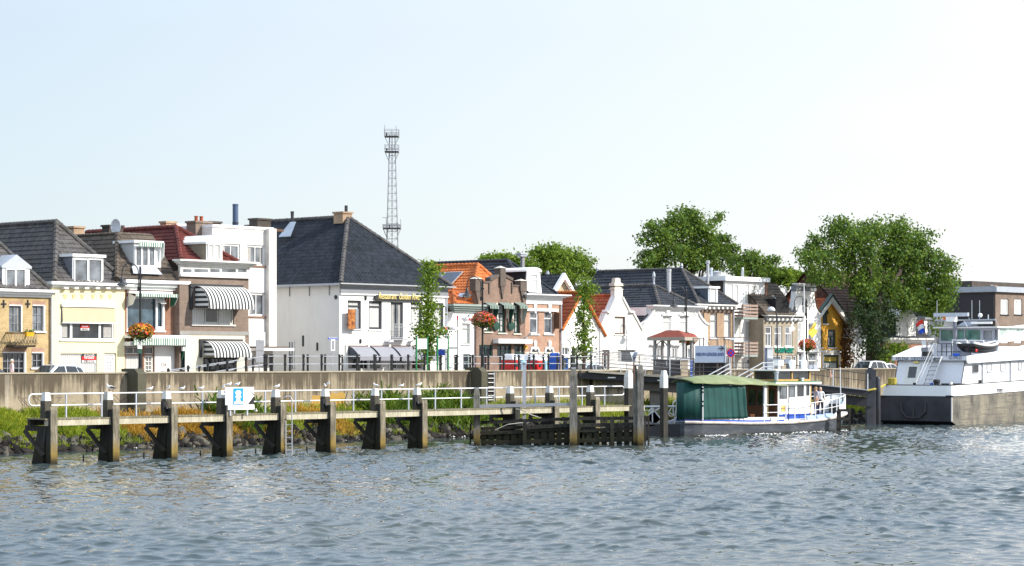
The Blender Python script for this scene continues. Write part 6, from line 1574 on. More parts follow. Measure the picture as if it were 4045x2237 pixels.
gl = TH('globe_lamp', 'grey dome lamp on a thin curved post before the stone fronted house', 'lamp post', X, D, 0)
xl = XD(Z6(898,0)[0], D)-X
mb = FB(); mb.tube([(.05, 0, z(1320)), (0, 0, z(1190)), (-.02, 0, z(790)), (-.05, 0, z(750)), (-.12, 0, z(725)), (xl+.1, 0, z(728))], .045, 8); mb.build('post', DGREY, gl)
FB().lathe((xl, 0, z(726)), [(.12, -.03), (.26, .01), (.28, .08), (.23, .2), (.12, .29), (.02, .31)], 18).build('dome', mat('lamp_grey', (.58,.58,.60), .4, .04), gl, smooth=True)
# handrails of the stairs climbing to the landing
sr = TH('landing_handrails', 'sloping white handrails of the ferry landing stairs behind the green canopy', 'handrail', bx(2800), 146, 0)
D = 146; sx_ = lambda x: XD(ZK(x,0)[0], D)-bx(2800); sz = lambda y: ZY(ZK(0,y)[1], D)
for x0, y0, x1, y1, x2 in ((1225,960,1812,648,0),(1380,960,1822,712,0),(1560,930,1822,788,0),(1900,900,2372,640,2580),(2040,910,2385,712,2580),(2180,900,2370,782,2580),(2300,900,2370,856,2580)):
    pts = [(sx_(x0), 0, sz(y0)), (sx_(x1), .3, sz(y1))]+([(sx_(x2), .3, sz(y1)+.0)] if x2 else [])
    FB().tube(pts, .035, 8).build('handrail', RAILW, sr)
for x, y in ((1812, 648), (2390, 640), (2560, 640)): FB().box(sx_(x)-.03, sx_(x)+.03, .27, .33, 1.5, sz(y)).build('post', RAILW, sr)
lp = TH('landing_platform', 'dark steel landing platform behind the ferry', 'platform', bx(2860), 150.5, 0)
FB().box(bx(2746)-bx(2860), bx(3010)-bx(2860), -.2, 4, bz(1502)-.35, bz(1502)).build('deck', GIRD, lp); FB().box(bx(2760)-bx(2860), bx(3010)-bx(2860), .3, 3.6, -.3, bz(1502)-.352).build('hull', DARKW, lp)
# second gangway running down to the right
D = 151; g0, g1 = XD(3000, D), XD(3428, D); z0_, z1_ = ZY(1499, D), ZY(1546, D)
gw = TH('gangway', 'long dark gangway sloping down to the right behind the ferry bow', 'gangway', g0, D, 0)
slab(0, g1-g0, z0_+.1, z1_+.1, .05, .05, -.05, 1.6).build('deck', LEAD, gw)
slab(0, g1-g0, z0_+.04, z1_+.04, .42, .4, .02, 1.5).build('girder', GIRD, gw)
slab(2.8, g1-g0, z0_-.62, z1_-.42, .62, .62, .25, 1.3).build('girder', GIRD, gw)
FB().hexa([(2.3,.1,z0_-1.0),(2.6,.1,z0_-1.0),(2.6,1.2,z0_-1.0),(2.3,1.2,z0_-1.0)], [(2.0,.1,z0_-.36),(3.0,.1,z0_-.4),(3.0,1.2,z0_-.4),(2.0,1.2,z0_-.36)]).build('bracket', LEAD, gw)
wr = TH('gangway_railing', 'thin two bar railing of the long sloping gangway', 'railing', g0, D, 0)
wrailing(wr, .3, g1-g0, z0_+.1, z1_+.1, 0, 3, (1, .55), 1.05, RAILW, DGREY, .03)
# twin dark steel dolphin beside the barge
D = 159.5; X = XD(Z7(325,0)[0], D); x_ = lambda x: XD(Z7(x,0)[0], D)-X; z_ = lambda y: ZY(Z7(0,y)[1], D)
dl = TH('steel_dolphin', 'tall blue black steel mooring dolphin at the barge stern', 'dolphin', X, D, 0)
DST = mat('blue_black_steel', (.045,.048,.058), .5, .3, 2, stain=(.09,.085,.08))
FB().box(x_(266), x_(346), -.35, .4, -2, z_(787)).build('box_pile', DST, dl)
mb = FB(); r_ = (x_(390)-x_(342))/2; mb.lathe(((x_(390)+x_(342))/2, -.05, 0), [(r_, -2), (r_, z_(875)), (r_*.85, z_(856)), (r_*.3, z_(848))], 16); mb.build('tube_pile', DST, dl, smooth=True)
for y in (825, 850, 1105): FB().box(x_(255 if y > 1000 else 272), x_(300), -.42, -.352, z_(y+14), z_(y)).build('fitting', BLACK, dl)
FB().lathe((x_(305), 0, z_(787)), [(.2, 0), (.2, .1), (.05, .12)], 10).build('top_cap', DST, dl)
# dark timber trestle in front of the bow
D = 143; X = XD(3340, D)
tr_ = TH('timber_trestle', 'small black timber trestle standing in the water right of the ferry bow', 'trestle', X, D, 0)
ZQ = zoom(3180, 1380, .2246); q_ = lambda x: XD(ZQ(x,0)[0], D)-X; qz = lambda y: ZY(ZQ(0,y)[1], D)
mb = FB(); mb.box(q_(770), q_(798), -.1, .15, -1.5, qz(1045)); mb.box(q_(560), q_(630), -.1, .15, -1.5, qz(1080)); mb.build('uprights', DARKW, tr_)
for y in (1050, 1200, 1345): FB().box(q_(560), q_(798), -.14, -.102, qz(y+48), qz(y)).build('board', DARKW, tr_)
# ferry pontoon and its truss gangway
D = 137; X = XD(2625, D)
pn = TH('pontoon', 'low dark steel pontoon left of the ferry stern', 'pontoon', X, D, 0)
ZP = zoom(2500, 1480, .1964); p_ = lambda x: XD(ZP(x,0)[0], D)-X; pz = lambda y: ZY(ZP(0,y)[1], D)
FB().prism([(p_(215), pz(1040)), (p_(480), pz(985)), (p_(960), pz(985)), (p_(960), -.5), (p_(215), -.5)], -2.4, 2).build('hull', mat('pontoon_black', (.02,.022,.028), .45, .2), pn)
FB().box(p_(215), p_(960), -2.35, 1.9, pz(984), pz(975)).build('deck', DGREY, pn)
tg = TH('truss_gangway', 'white trussed footbridge railing on the pontoon', 'gangway', X, D-.6, 0)
mb = FB(); mb.tube([(p_(205), 0, pz(640)), (p_(1000), 0, pz(635))], .05, 8); mb.build('top_rail', RAILW, tg)
for a_, b_ in (((300,740),(375,660)),((375,660),(590,945)),((540,660),(300,800)),((560,660),(850,840)),((610,945),(760,660)),((830,880),(880,540))): FB().bar((p_(a_[0]),0,pz(a_[1])), (p_(b_[0]),0,pz(b_[1])), .06, .06).build('diagonal', RAILW, tg)
for x in (385, 550, 590): FB().bar((p_(x),.05,pz(960)), (p_(x-10),.05,pz(655)), .06, .06).build('upright', RAILW, tg)
FB().tube([(p_(800),.3,pz(570)), (p_(1020),.3,pz(395))], .05).build('stair_rail', RAILW, tg)
for x0, x1, y0, y1 in ((815,800,830,570),(845,880,880,520),(940,960,580,450),(970,1010,760,480)): FB().tube([(p_(x0),.3,pz(y0)),(p_(x1),.3,pz(y1))], .04).build('stair_post', RAILW, tg)
FB().prism([(p_(870),pz(540)),(p_(940),pz(520)),(p_(950),pz(985)),(p_(830),pz(985)),(p_(880),pz(800))], -.5, -.4).build('white_bracket', LEAD, tg)
FB().hexa([(p_(660),-.2,pz(975)),(p_(850),-.2,pz(975)),(p_(850),.6,pz(975)),(p_(660),.6,pz(975))], [(p_(660),-.2,pz(950)),(p_(850),-.2,pz(890)),(p_(850),.6,pz(890)),(p_(660),.6,pz(950))]).build('ramp_plate', LEAD, tg)
bk = TH('bicycle', 'pale bicycle half hidden behind the tall twin pile on the pontoon', 'bicycle', p_(300)+X, D+.4, pz(980))
for x in (0, 1.0): FB().lathe((x*.9-.5, 0, .33), [(.31, -.02), (.34, 0), (.31, .02), (.29, 0), (.31, -.02)], 20, 'y').build('wheel', BLACK, bk)
mb = FB()
for a_, b_ in (((-.5,0,.33),(-.2,0,.8)),((-.5,0,.33),(-.05,0,.3)),((-.05,0,.3),(-.2,0,.85)),((-.05,0,.3),(.28,0,.78)),((-.2,0,.75),(.28,0,.78)),((.4,0,.33),(.25,0,.95))): mb.tube([a_, b_], .02, 6)
mb.build('frame', RAILW, bk); FB().tube([(.12,.2,1.0),(.25,.1,.97),(.25,-.1,.97),(.12,-.2,1.0)], .018, 6).build('handlebar', IRON, bk); FB().ell((-.22,0,.9), (.13,.07,.04), 8, 5).build('saddle', BLACK, bk)
# ---- red roofed shelter on the quay
kd = 8.6; c0 = on_d(*ZK(1000, 245), kd); tA = c0[0]; zb_, zt_ = c0[2], on_d(*ZK(1000, 186), kd)[2]
kd1 = on_t(*ZK(335, 245), tA)[1]; tB = TX(ZK(1240,0)[0], kd)
ks = thing('shelter', 'open waiting shelter with red hipped roof and grey posts on the quay', 'shelter', ((tA+tB)/2, (kd+kd1)/2, PZ))
FAS = mat('shelter_fascia', (.36,.33,.27), .7, .06)
mb = MB(); mb.box(tA, tA+.12, kd1, kd, zb_, zt_).box(tB-.12, tB, kd1, kd, zb_, zt_).box(tA+.12, tB-.12, kd-.12, kd, zb_, zt_).box(tA+.12, tB-.12, kd1, kd1+.12, zb_, zt_); mb.build('fascia', FAS, ks)
ap_ = on_d(*ZK(775, 66), (kd+kd1)/2)[2]; tm = (tA+tB)/2; dm_ = (kd+kd1)/2; hr = .55
mb = MB(); A1, A2 = (tm, dm_+hr, ap_), (tm, dm_-hr, ap_); q = [(tA,kd1,zt_),(tA,kd,zt_),(tB,kd,zt_),(tB,kd1,zt_)]
mb.poly([q[0], q[1], A1, A2]); mb.poly([q[1], q[2], A1]); mb.poly([q[2], q[3], A2, A1]); mb.poly([q[3], q[0], A2]); mb.poly([(a_,b_,c_-.02) for a_,b_,c_ in q])
mb.build('roof', mat('red_brown_roofing', (.22,.05,.03), .8, .15, 5), ks)
for t_, d_ in ((tA+.35, kd-.35), (tA+.35, kd1+.45), (tB-.35, kd-.35), (tB-.35, kd1+.45), (tA+.35, dm_)): MB().box(t_-.09, t_+.09, d_-.09, d_+.09, G, zb_).build('post', mat('shelter_post', (.33,.33,.33), .5), ks)
for s_, e_ in ((kd1+.45, dm_), ):
    mb = MB(); mb.tube([(tA+.35, s_+(e_-s_)*.5-(e_-s_)*.5*math.cos(math.pi*i/10), zb_-.9+.85*math.sin(math.pi*i/10)) for i in range(11)], .05, 6); mb.build('arch_brace', FAS, ks)
# ================================================================ TREES, MAST, CARS, PEOPLE, GULLS
LEAF1 = leaf_mat('tree_leaves', [(.018,.048,.018), (.068,.14,.026), (.20,.295,.042)], .33)
LEAF2 = leaf_mat('tree_leaves_yellowish', [(.048,.105,.02), (.13,.22,.028), (.25,.34,.045)], .38)
LEAF3 = leaf_mat('ivy_leaves', [(.009,.024,.012), (.02,.045,.018), (.042,.075,.026)], .15)
LEAF4 = leaf_mat('street_tree_leaves', [(.04,.09,.014), (.11,.20,.022), (.23,.32,.04)], .38)
BARK = mat('bark', (.05,.04,.03), .9, .3, 4, bump=.4)
def cloud(clumps, per, size, jitter=.52, asp=1.2, fill=.35):
    """clumps: centre (t,d,z), radii; leaf sprays gather in little bunches on and inside each clump"""
    Ps, Ns = [], []
    for c, r in clumps:
        r = np.array(r, float); nb = max(4, int(per*(r[0]*r[2])))
        v = rg.normal(0, 1, (nb, 3)); v /= np.linalg.norm(v, axis=1)[:, None]
        f = np.where(rg.random(nb) < fill, rg.uniform(.35, .9, nb), rg.uniform(.82, 1.08, nb))
        bc = np.array(c)+v*r*f[:, None]
        k = 11; off = rg.normal(0, 1, (nb, k, 3))*np.array([.30, .30, .20])*rg.uniform(.6, 1.3, (nb, 1, 1))
        p = bc[:, None]+off; n_ = np.repeat((v/r*r.mean())[:, None], k, 1)+np.array([0, 0, .35])
        Ps.append(p.reshape(-1, 3)); Ns.append(n_.reshape(-1, 3))
    P = np.concatenate(Ps); N_ = np.concatenate(Ns); N_ /= np.linalg.norm(N_, axis=1)[:, None]+1e-6
    return leaf_cloud(P, N_, size, jitter, asp)
def limb(mb, p, q, r0, r1, n=6, wob=.25):
    p, q = Vector(p), Vector(q); pts, rs = [], []
    for i in range(n+1):
        u = i/n; w = Vector((rnd.uniform(-1, 1), rnd.uniform(-1, 1), rnd.uniform(-.5, .5)))*wob*(0 if i in (0, n) else 1)
        pts.append(p.lerp(q, u)+w+Vector((0, 0, .25*math.sin(math.pi*u)))); rs.append(r0+(r1-r0)*u)
    mb.tube(pts, rs, 7)
def tree(name, label, zf, circles, d, base, leafmat, per, size, dspread=.8, trunk_r=.35, group='trees around the houses', fill=.35, ivy=None, limbs=10, cat='tree'):
    bt = on_d(*zf(*base), d); zb = G
    th = thing(name, label, cat, (bt[0], d, zb), group)
    cl = []
    rmax = max(c[2] for c in circles)
    for x, y, r in circles:
        p = on_d(*zf(x, y), d); s = abs(on_d(*zf(x+r, y), d)[2]-p[2])
        k, D = depth(zf(x, y)[0], d); rad = r*(zf(1, 0)[0]-zf(0, 0)[0])*D/F
        for q in range(2 if r > rmax*.45 else 1):
            dd = rnd.uniform(-dspread, dspread)*(rmax*(zf(1,0)[0]-zf(0,0)[0])*D/F)*(1.5 if q else 1)
            pp = on_d(*zf(x, y), d+dd) if q else (p[0], d+dd*.6, p[2])
            f = rnd.uniform(.72, 1.02); cl.append((pp, (rad*f, rad*f, rad*f*.92)))
            for _ in range(2):      # sprigs that break the outline
                a = rnd.uniform(0, 6.28); e = rnd.uniform(-.3, 1); q3 = rad*rnd.uniform(.85, 1.2); rr = rad*rnd.uniform(.2, .36)
                cl.append(((pp[0]+math.cos(a)*q3*.9, pp[1]+math.sin(a)*q3*.9, pp[2]+e*q3*.8), (rr*1.3, rr*1.3, rr)))
    V, Fq = cloud(cl, per, size, fill=fill)
    V = V-np.array([bt[0], d, zb]); V[:, 1] *= -1
    np_mesh('crown', V, Fq, [leafmat], th)
    mb = MB(); big = sorted(cl, key=lambda c: -c[1][0])[:limbs]
    zc = sum(c[0][2] for c in big)/len(big); fork = (bt[0], d, zb+(zc-zb)*.5)
    limb(mb, (bt[0], d, zb-.2), fork, trunk_r, trunk_r*.75, 5, .06)
    for c, r in big: limb(mb, fork, (c[0], c[1], c[2]), trunk_r*.55, trunk_r*.1, 6, .3)
    mb.build('trunk', BARK, th, smooth=True)
    if ivy:
        cl = []
        for x, y, r in ivy:
            p = on_d(*zf(x, y), d+.8); k, D = depth(zf(x, y)[0], d); rad = r*(zf(1,0)[0]-zf(0,0)[0])*D/F; cl.append((p, (rad, rad*.9, rad*1.05)))
        V, Fq = cloud(cl, per*1.2, size*.85, fill=.3); V = V-np.array([bt[0], d, zb]); V[:, 1] *= -1; np_mesh('ivy', V, Fq, [LEAF3], th)
    return th
ZT5 = zoom(3150, 830, .4701); ZT3 = zoom(2480, 800, .2795)
tree('broadleaf_tree', 'largest spreading tree with ivy clad trunk beside the orange house', ZT5,
     [(395,160,95),(500,210,105),(300,210,90),(650,200,110),(780,190,115),(900,200,110),(1000,260,105),(1075,220,45),(170,300,95),(110,400,75),(80,480,55),(260,400,110),(420,330,120),(580,360,130),(760,360,140),(920,380,130),(1060,400,110),(1170,390,85),(1230,480,80),(1280,560,55),(1310,640,60),(1210,650,105),(1080,560,120),(930,560,130),(760,560,110),(1010,720,105),(1150,770,90),(1270,760,60),(1060,830,65),(1130,1000,45),(1160,1030,30),(620,520,110),(450,470,90),(300,530,70),(150,560,65),(230,600,65),(560,700,90),(880,700,80),(1240,840,45),(830,120,60),(350,110,55),(700,640,100),(800,700,90),(720,760,85),(960,620,100),(900,790,80),(560,620,90),(1150,880,55),(960,800,70),(480,620,80),(1200,730,80),(340,600,55)],
     2.0, (620, 1280), LEAF1, 48, .12, .7, .55, fill=.3, limbs=16, ivy=[(590,720,95),(560,840,105),(620,940,110),(600,1040,95),(650,1130,85),(690,1210,65),(740,1010,75),(800,900,70),(500,900,75),(560,1180,55),(720,820,85)])
tree('broadleaf_tree', 'tall bushy tree rising behind the big blue black roof', ZT3,
     [(760,130,70),(870,190,110),(960,230,120),(700,260,120),(600,330,110),(480,430,120),(380,330,65),(270,370,55),(330,520,120),(180,560,65),(560,520,150),(760,450,170),(950,420,150),(1060,350,110),(1190,270,60),(1250,200,38),(1150,470,130),(1280,540,90),(1360,520,50),(420,700,150),(260,760,120),(150,850,60),(620,720,160),(820,680,160),(1020,640,160),(1220,660,140),(1380,680,110),(1460,660,70),(1420,790,90),(900,860,160),(1120,850,150),(1300,880,120),(480,880,140),(300,900,90)],
     -16, (800, 1100), LEAF1, 46, .125, .7, .5, fill=.3)
tree('broadleaf_tree', 'lower round tree behind the modern white block', ZT3,
     [(1660,760,85),(1760,800,100),(1580,860,100),(1860,850,95),(1950,920,100),(2060,860,55),(2090,800,28),(1720,940,130),(1880,1020,120),(2040,980,85),(2090,1060,80),(1560,990,120),(1980,1120,110),(2120,1140,55)],
     -12, (1850, 1200), LEAF1, 46, .12, .7, .4, fill=.3)
tree('young_tree', 'small feathery yellow green tree between white block and bell gable', ZT3,
     [(2200,1040,45),(2240,1100,60),(2320,1000,35),(2330,1080,55),(2400,1040,35),(2420,1110,60),(2180,1120,50),(2300,1150,70),(2220,980,22)],
     -10, (2300, 1260), LEAF2, 16, .14, .6, .12, fill=.4, limbs=6)
tree('broadleaf_tree', 'rounded tree showing above the pink brick house dormer', Z4,
     [(1150,150,75),(1230,95,65),(1330,130,85),(1440,150,80),(1540,180,75),(1600,240,65),(1050,150,60),(1110,240,100),(1260,230,120),(1400,260,120),(1520,300,100),(1620,350,65),(1690,375,40),(1200,350,100),(1350,380,90),(1460,410,80),(1030,250,60)],
     -20, (1350, 560), LEAF2, 46, .12, .7, .4, fill=.3)
tree('broadleaf_tree', 'low tree tops peeping above the dark ridge left of the flue', Z4,
     [(580,195,40),(650,190,42),(740,190,42),(820,200,48),(880,235,50),(920,250,45),(600,230,45),(700,235,50),(800,250,50)],
     -22, (750, 500), LEAF2, 32, .14, .7, .3, fill=.3, limbs=5)
def column_tree(label, zf, rows, d, base):
    bt = on_d(*zf(*base), d); th = thing('columnar_tree', label, 'tree', (bt[0], d, G), 'slim street trees')
    k, D = depth(zf(*base)[0], d); sc = (zf(1, 0)[0]-zf(0, 0)[0])*D/F; cl = []
    for x, y, hw in rows:
        p = on_d(*zf(x, y), d); r = hw*sc*rnd.uniform(.68, .95)
        for q in range(3):
            a = rnd.uniform(0, 6.28); rr = r*rnd.uniform(.3, .6); cl.append(((p[0]+math.cos(a)*rr, d+math.sin(a)*rr, p[2]+rnd.uniform(-.15, .15)), (r*.5, r*.5, r*.62)))
    V, Fq = cloud(cl, 70, .09, .8, 1.3, .4); V = V-np.array([bt[0], d, G]); V[:, 1] *= -1; np_mesh('crown', V, Fq, [LEAF4], th)
    mb = MB(); top = on_d(*zf(*rows[0][:2]), d); limb(mb, (bt[0], d, G), (top[0], d, top[2]), .1, .015, 8, .05)
    for c, r in cl[::3]: limb(mb, (bt[0]+(top[0]-bt[0])*.3, d, max(G+1, c[2]-1.0)), c, .03, .008, 3, .05)
    mb.build('trunk', BARK, th, smooth=True)
column_tree('slim columnar street tree standing before the right half of the restaurant', Z3, [(1265,530,18),(1266,580,30),(1268,620,34),(1325,570,12),(1270,670,38),(1272,720,44),(1272,770,52),(1274,820,62),(1272,870,78),(1272,920,90),(1270,970,98),(1275,1020,98),(1272,1070,94),(1275,1115,86),(1270,1160,72),(1272,1205,56),(1275,1245,40),(1200,1060,28),(1380,1060,20)], 9.2, (1272, 1330))
column_tree('slim columnar street tree standing before the rust red roofed gable', Z5, [(285,425,26),(285,470,40),(280,520,50),(285,575,60),(275,630,66),(285,690,72),(280,750,78),(285,810,84),(280,870,90),(275,930,96),(275,985,102),(270,1040,98),(275,1090,88),(265,1140,66),(265,1185,44),(345,500,16)], 8.2, (268, 1310))
# brown creeper on the corner of the orange house
a = on_d(*Z6(1668, 1100), -.5); th = thing('wall_creeper', 'brown dying creeper climbing the corner beside the orange house', 'climbing plant', (a[0], -.5, G))
cl = [(on_d(*Z6(1668+rnd.uniform(-12, 12), y), -.4), (.5, .35, .55)) for y in range(850, 1320, 40)]
V, Fq = cloud(cl, 60, .1, .9); V = V-np.array([a[0], -.5, G]); V[:, 1] *= -1
np_mesh('leaves', V, Fq, [leaf_mat('creeper_leaves', [(.05,.02,.012), (.14,.055,.025), (.20,.11,.05)], .2)], th); mb = MB(); limb(mb, (a[0], -.5, G), (a[0], -.5, a[2]+4), .08, .02); mb.build('stem', BARK, th)
zS = [(620,1130,40),(700,1120,50),(560,1160,36),(860,1150,40)]
tree('garden_shrub', 'bright green shrub in front of the dormer house', ZT5, [(780,1190,45),(820,1170,45),(870,1180,38),(740,1230,45),(700,1270,35),(690,1290,25)], 1.2, (780, 1330), LEAF2, 60, .11, .4, .06, None, cat='shrub', limbs=4)
# ---- lattice mast
ZM = zoom(1480, 490, .3646); MD = 262.0
mx = lambda x: XD(ZM(x,0)[0], MD); mz = lambda y: ZY(ZM(0,y)[1], MD)
MX = mx(191)
ma = TH('radio_mast', 'tall grey steel lattice radio mast with three platforms behind the restaurant', 'mast', MX, MD, G)
MST = mat('mast_steel', (.27,.28,.30), .5, .15, metal=.1)
def hwid(z): 
    zt, zb = mz(130), mz(1420); u = (zt-z)/(zt-zb); return .30+.40*max(0, min(1.8, u))
zt = mz(120)-G; mb = FB()
for sx in (-1, 1):
    for sy in (-1, 1): mb.tube([(sx*hwid(G)*1.0, sy*hwid(G), 0), (sx*hwid(zt+G), sy*hwid(zt+G), zt)], .042, 6)
mb.build('legs', MST, ma)
mb = FB(); z = 0.0
while z < zt-.8:
    z2 = min(zt, z+.86); a_, b_ = hwid(z+G), hwid(z2+G)
    for p, q in (((-1,-1),(1,-1)),((1,-1),(1,1)),((1,1),(-1,1)),((-1,1),(-1,-1))):
        mb.tube([(p[0]*a_, p[1]*a_, z), (q[0]*a_, q[1]*a_, z)], .02, 4); mb.tube([(p[0]*a_, p[1]*a_, z), (q[0]*b_, q[1]*b_, z2)], .014, 4)
    z = z2
mb.build('bracing', MST, ma); FB().box(-.06, .03, -.3, -.2, 0, zt).build('cable_ladder', MST, ma)
for x0, x1, y, yt in ((108,262,138,65),(112,260,304,232),(92,282,1134,1095)):
    a_, b_ = mx(x0)-MX, mx(x1)-MX; zz = mz(y)-G; zr = mz(yt)-G; mb = FB(); c_ = (a_+b_)/2; w = (b_-a_)/2
    mb.box(c_-w, c_+w, -w, w, zz-.05, zz+.05); pf = mb.build('platform', DGREY, ma)
    mb = FB()
    for zq in (zr, (zz+zr)/2, zz+.35): mb.tube([(c_-w,-w,zq),(c_+w,-w,zq),(c_+w,w,zq),(c_-w,w,zq),(c_-w,-w,zq)], .025, 4)
    for sx in (-1, 0, 1):
        for sy in (-1, 1): mb.tube([(c_+sx*w, sy*w, zz), (c_+sx*w, sy*w, zr)], .025, 4)
    for sx in (-1, 1):
        for sy in (-1, 1): mb.tube([(c_+sx*w, sy*w, zz), (c_+sx*hwid(zz+G)*.9, sy*.4, zz-1.1)], .03, 4)
    mb.build('railing', MST, pf)
mb = FB()
for x, y0, y1 in ((108,140,8),(232,140,18),(258,140,55),(124,1134,1010),(282,1134,1030),(250,1134,1075)): mb.tube([(mx(x)-MX, .2, mz(y0)-G), (mx(x)-MX, .2, mz(y1)-G)], .035 if x != 250 else .09, 5)
mb.tube([(mx(82)-MX, .2, mz(1014)-G), (mx(150)-MX, .2, mz(1014)-G)], .03, 4); mb.build('antenna', MST, ma)
for x, y0, y1 in ((130,138,98),(133,302,265),(160,1132,1098)): FB().box(mx(x-6)-MX, mx(x+6)-MX, -.4, -.1, mz(y0)-G, mz(y1)-G).build('panel_antenna', BLACK, ma)
# ---- cars: a lofted body with glazed cabin
def car(label, t, d, paint, L=3.9, H=1.48, suv=False, rev=False, group='cars parked along the street'):
    th = thing('parked_car', label, 'car', (t, d, G+.004), group, rot=BETA+(math.pi if rev else 0)); ORG[th.name] = (0, 0, 0)
    w = .84; S = L/3.9; mb = FB()      # local: x along the car, nose at -x
    low = [(-1.95,.42),(-1.9,.62),(-1.75,.74),(-1.0,.88),(-.2,.93),(1.0,.96),(1.8,.98),(1.93,.8),(1.95,.42)]
    n = len(low)
    for sy, ww in ((-1, w), (1, w)):
        mb.v += [(x*S, sy*ww*(1 if -1.8 < x < 1.85 else .86), z) for x, z in low]; mb.v += [(x*S, sy*ww*.98, .2) for x, z in low]
    o2 = 2*n
    for i in range(n-1):
        mb.f += [(i, i+1, n+i+1, n+i), (o2+i+1, o2+i, o2+n+i, o2+n+i+1), (i+1, i, o2+i, o2+i+1), (n+i, n+i+1, o2+n+i+1, o2+n+i)]; mb.m += [0]*4
    mb.f += [(0, n, o2+n, o2), (n-1, o2+n-1, o2+n+n-1, n+n-1)]; mb.m += [0]*2
    bd = mb.build('body', paint, th); bv = bd.modifiers.new('b', 'BEVEL'); bv.width = .05; bv.segments = 3; bv.limit_method = 'ANGLE'
    rf = [(-.98,.90),(-.25,H-.05),(.25,H),(.9,H-.02),(1.45,H-.18),(1.82,.97)] if not suv else [(-.9,.92),(-.3,H-.05),(.2,H),(1.1,H-.02),(1.6,H-.1),(1.86,.97)]
    mb = FB(); gl = FB()
    for x, z in rf: 
        ww = w*(.95 if z < 1 else .72); mb.v += [(x*S, -ww, z), (x*S, ww, z)]
    for i in range(len(rf)-1): mb.f.append((2*i, 2*i+2, 2*i+3, 2*i+1)); mb.m.append(0)
    m_ = len(rf); mb.f += [tuple(2*i for i in range(m_))[::-1], tuple(2*i+1 for i in range(m_))]; mb.m += [0, 0]
    cb = mb.build('cabin', paint, th); bv = cb.modifiers.new('b', 'BEVEL'); bv.width = .06; bv.segments = 3; bv.limit_method = 'ANGLE'
    def lerp(p, q, f): return tuple(p[k]+(q[k]-p[k])*f for k in range(3))
    def pane(a, b, c, e, off):
        ctr = tuple((a[k]+b[k]+c[k]+e[k])/4 for k in range(3)); g = FB(); g.poly([tuple(v[k]+(ctr[k]-v[k])*.1+off[k] for k in range(3)) for v in (a, b, c, e)]); g.build('window', GL_D, th)
    V = lambda i, s_: (rf[i][0]*S, s_*w*(.95 if rf[i][1] < 1 else .72), rf[i][1])
    pane(V(0,-1), V(0,1), V(1,1), V(1,-1), (-.02, 0, .012)); pane(V(m_-2,-1), V(m_-2,1), V(m_-1,1), V(m_-1,-1), (.02, 0, .012))
    for s_ in (-1, 1):
        def side(x, z): f = (z-.95)/(H-.95); return (x*S, s_*(w*(.95-.23*max(0, min(1, f)))+.012), z)
        ztop = H-.1
        for a_, b_, c_, e_ in (((-.72,.97),(.32,.97),(.30,ztop),(-.12,ztop)),((.42,.97),(1.2,.97),(1.05,ztop-.02),(.40,ztop)),((1.28,.97),(1.6,1.0),(1.38,ztop-.12),(1.14,ztop-.04))):
            g = FB(); g.poly([side(*p) for p in (a_, b_, c_, e_)]); g.build('window', GL_D, th)
        FB().ell((-.7*S, s_*(w+.1), .98), (.07,.1,.07), 8, 6).build('mirror', BLACK, th)
        FB().ell((-1.8*S, s_*.6, .68), (.12,.18,.09), 8, 6).build('headlight', GL_C, th); FB().ell((1.88*S, s_*.62, .8), (.06,.14,.14), 8, 6).build('tail_light', REDP, th)
        for x in (-1.2, 1.2):
            wh = FB().lathe((x*S, s_*(w-.08), .31), [(.2,-.09),(.29,-.1),(.31,-.06),(.31,.06),(.29,.1),(.2,.09)], 20, 'y').build('wheel', mat('tyre_rubber', (.015,.015,.015), .8), th)
            FB().lathe((x*S, s_*(w-.07), .31), [(.0,-.08),(.2,-.08),(.2,.08),(0,.1)], 16, 'y').build('rim', IRON, wh)
    return th
def paint(name, col):
    m = NT(name); p = m.principled(col, .28, None, .2, .5); p.inputs['Coat Weight'].default_value = .8; return m.m
SILV = paint('silver_blue_paint', (.50,.56,.62)); WCAR = paint('white_car_paint', (.72,.72,.72)); DCAR = paint('dark_car_paint', (.03,.033,.04)); GCAR = paint('grey_car_paint', (.5,.5,.52))
car('silver blue hatchback parked in front of the cream house', TX(Z1(425,0)[0], 6.0), 6.0, SILV, 3.8, 1.50)
car('pale blue car whose roof shows behind the end of the quay railing', TX(2300, 5.2), 5.2, SILV, 3.9, 1.50)
car('silver car with dark rear window beside the creeper clad corner', TX(3425, 6.2), 6.2, WCAR, 4.3, 1.66, True)
car('white car beyond the silver one under the ivy tree', TX(3500, 5.2), 5.2, WCAR, 3.9, 1.46, rev=True)
car('white car farthest right, half hidden by the barge house', TX(3600, 5.6), 5.6, WCAR, 3.9, 1.5)
car('grey car whose edge shows at the left edge behind the person', TX(-120, 6.0), 6.0, DCAR, 4.0, 1.45)
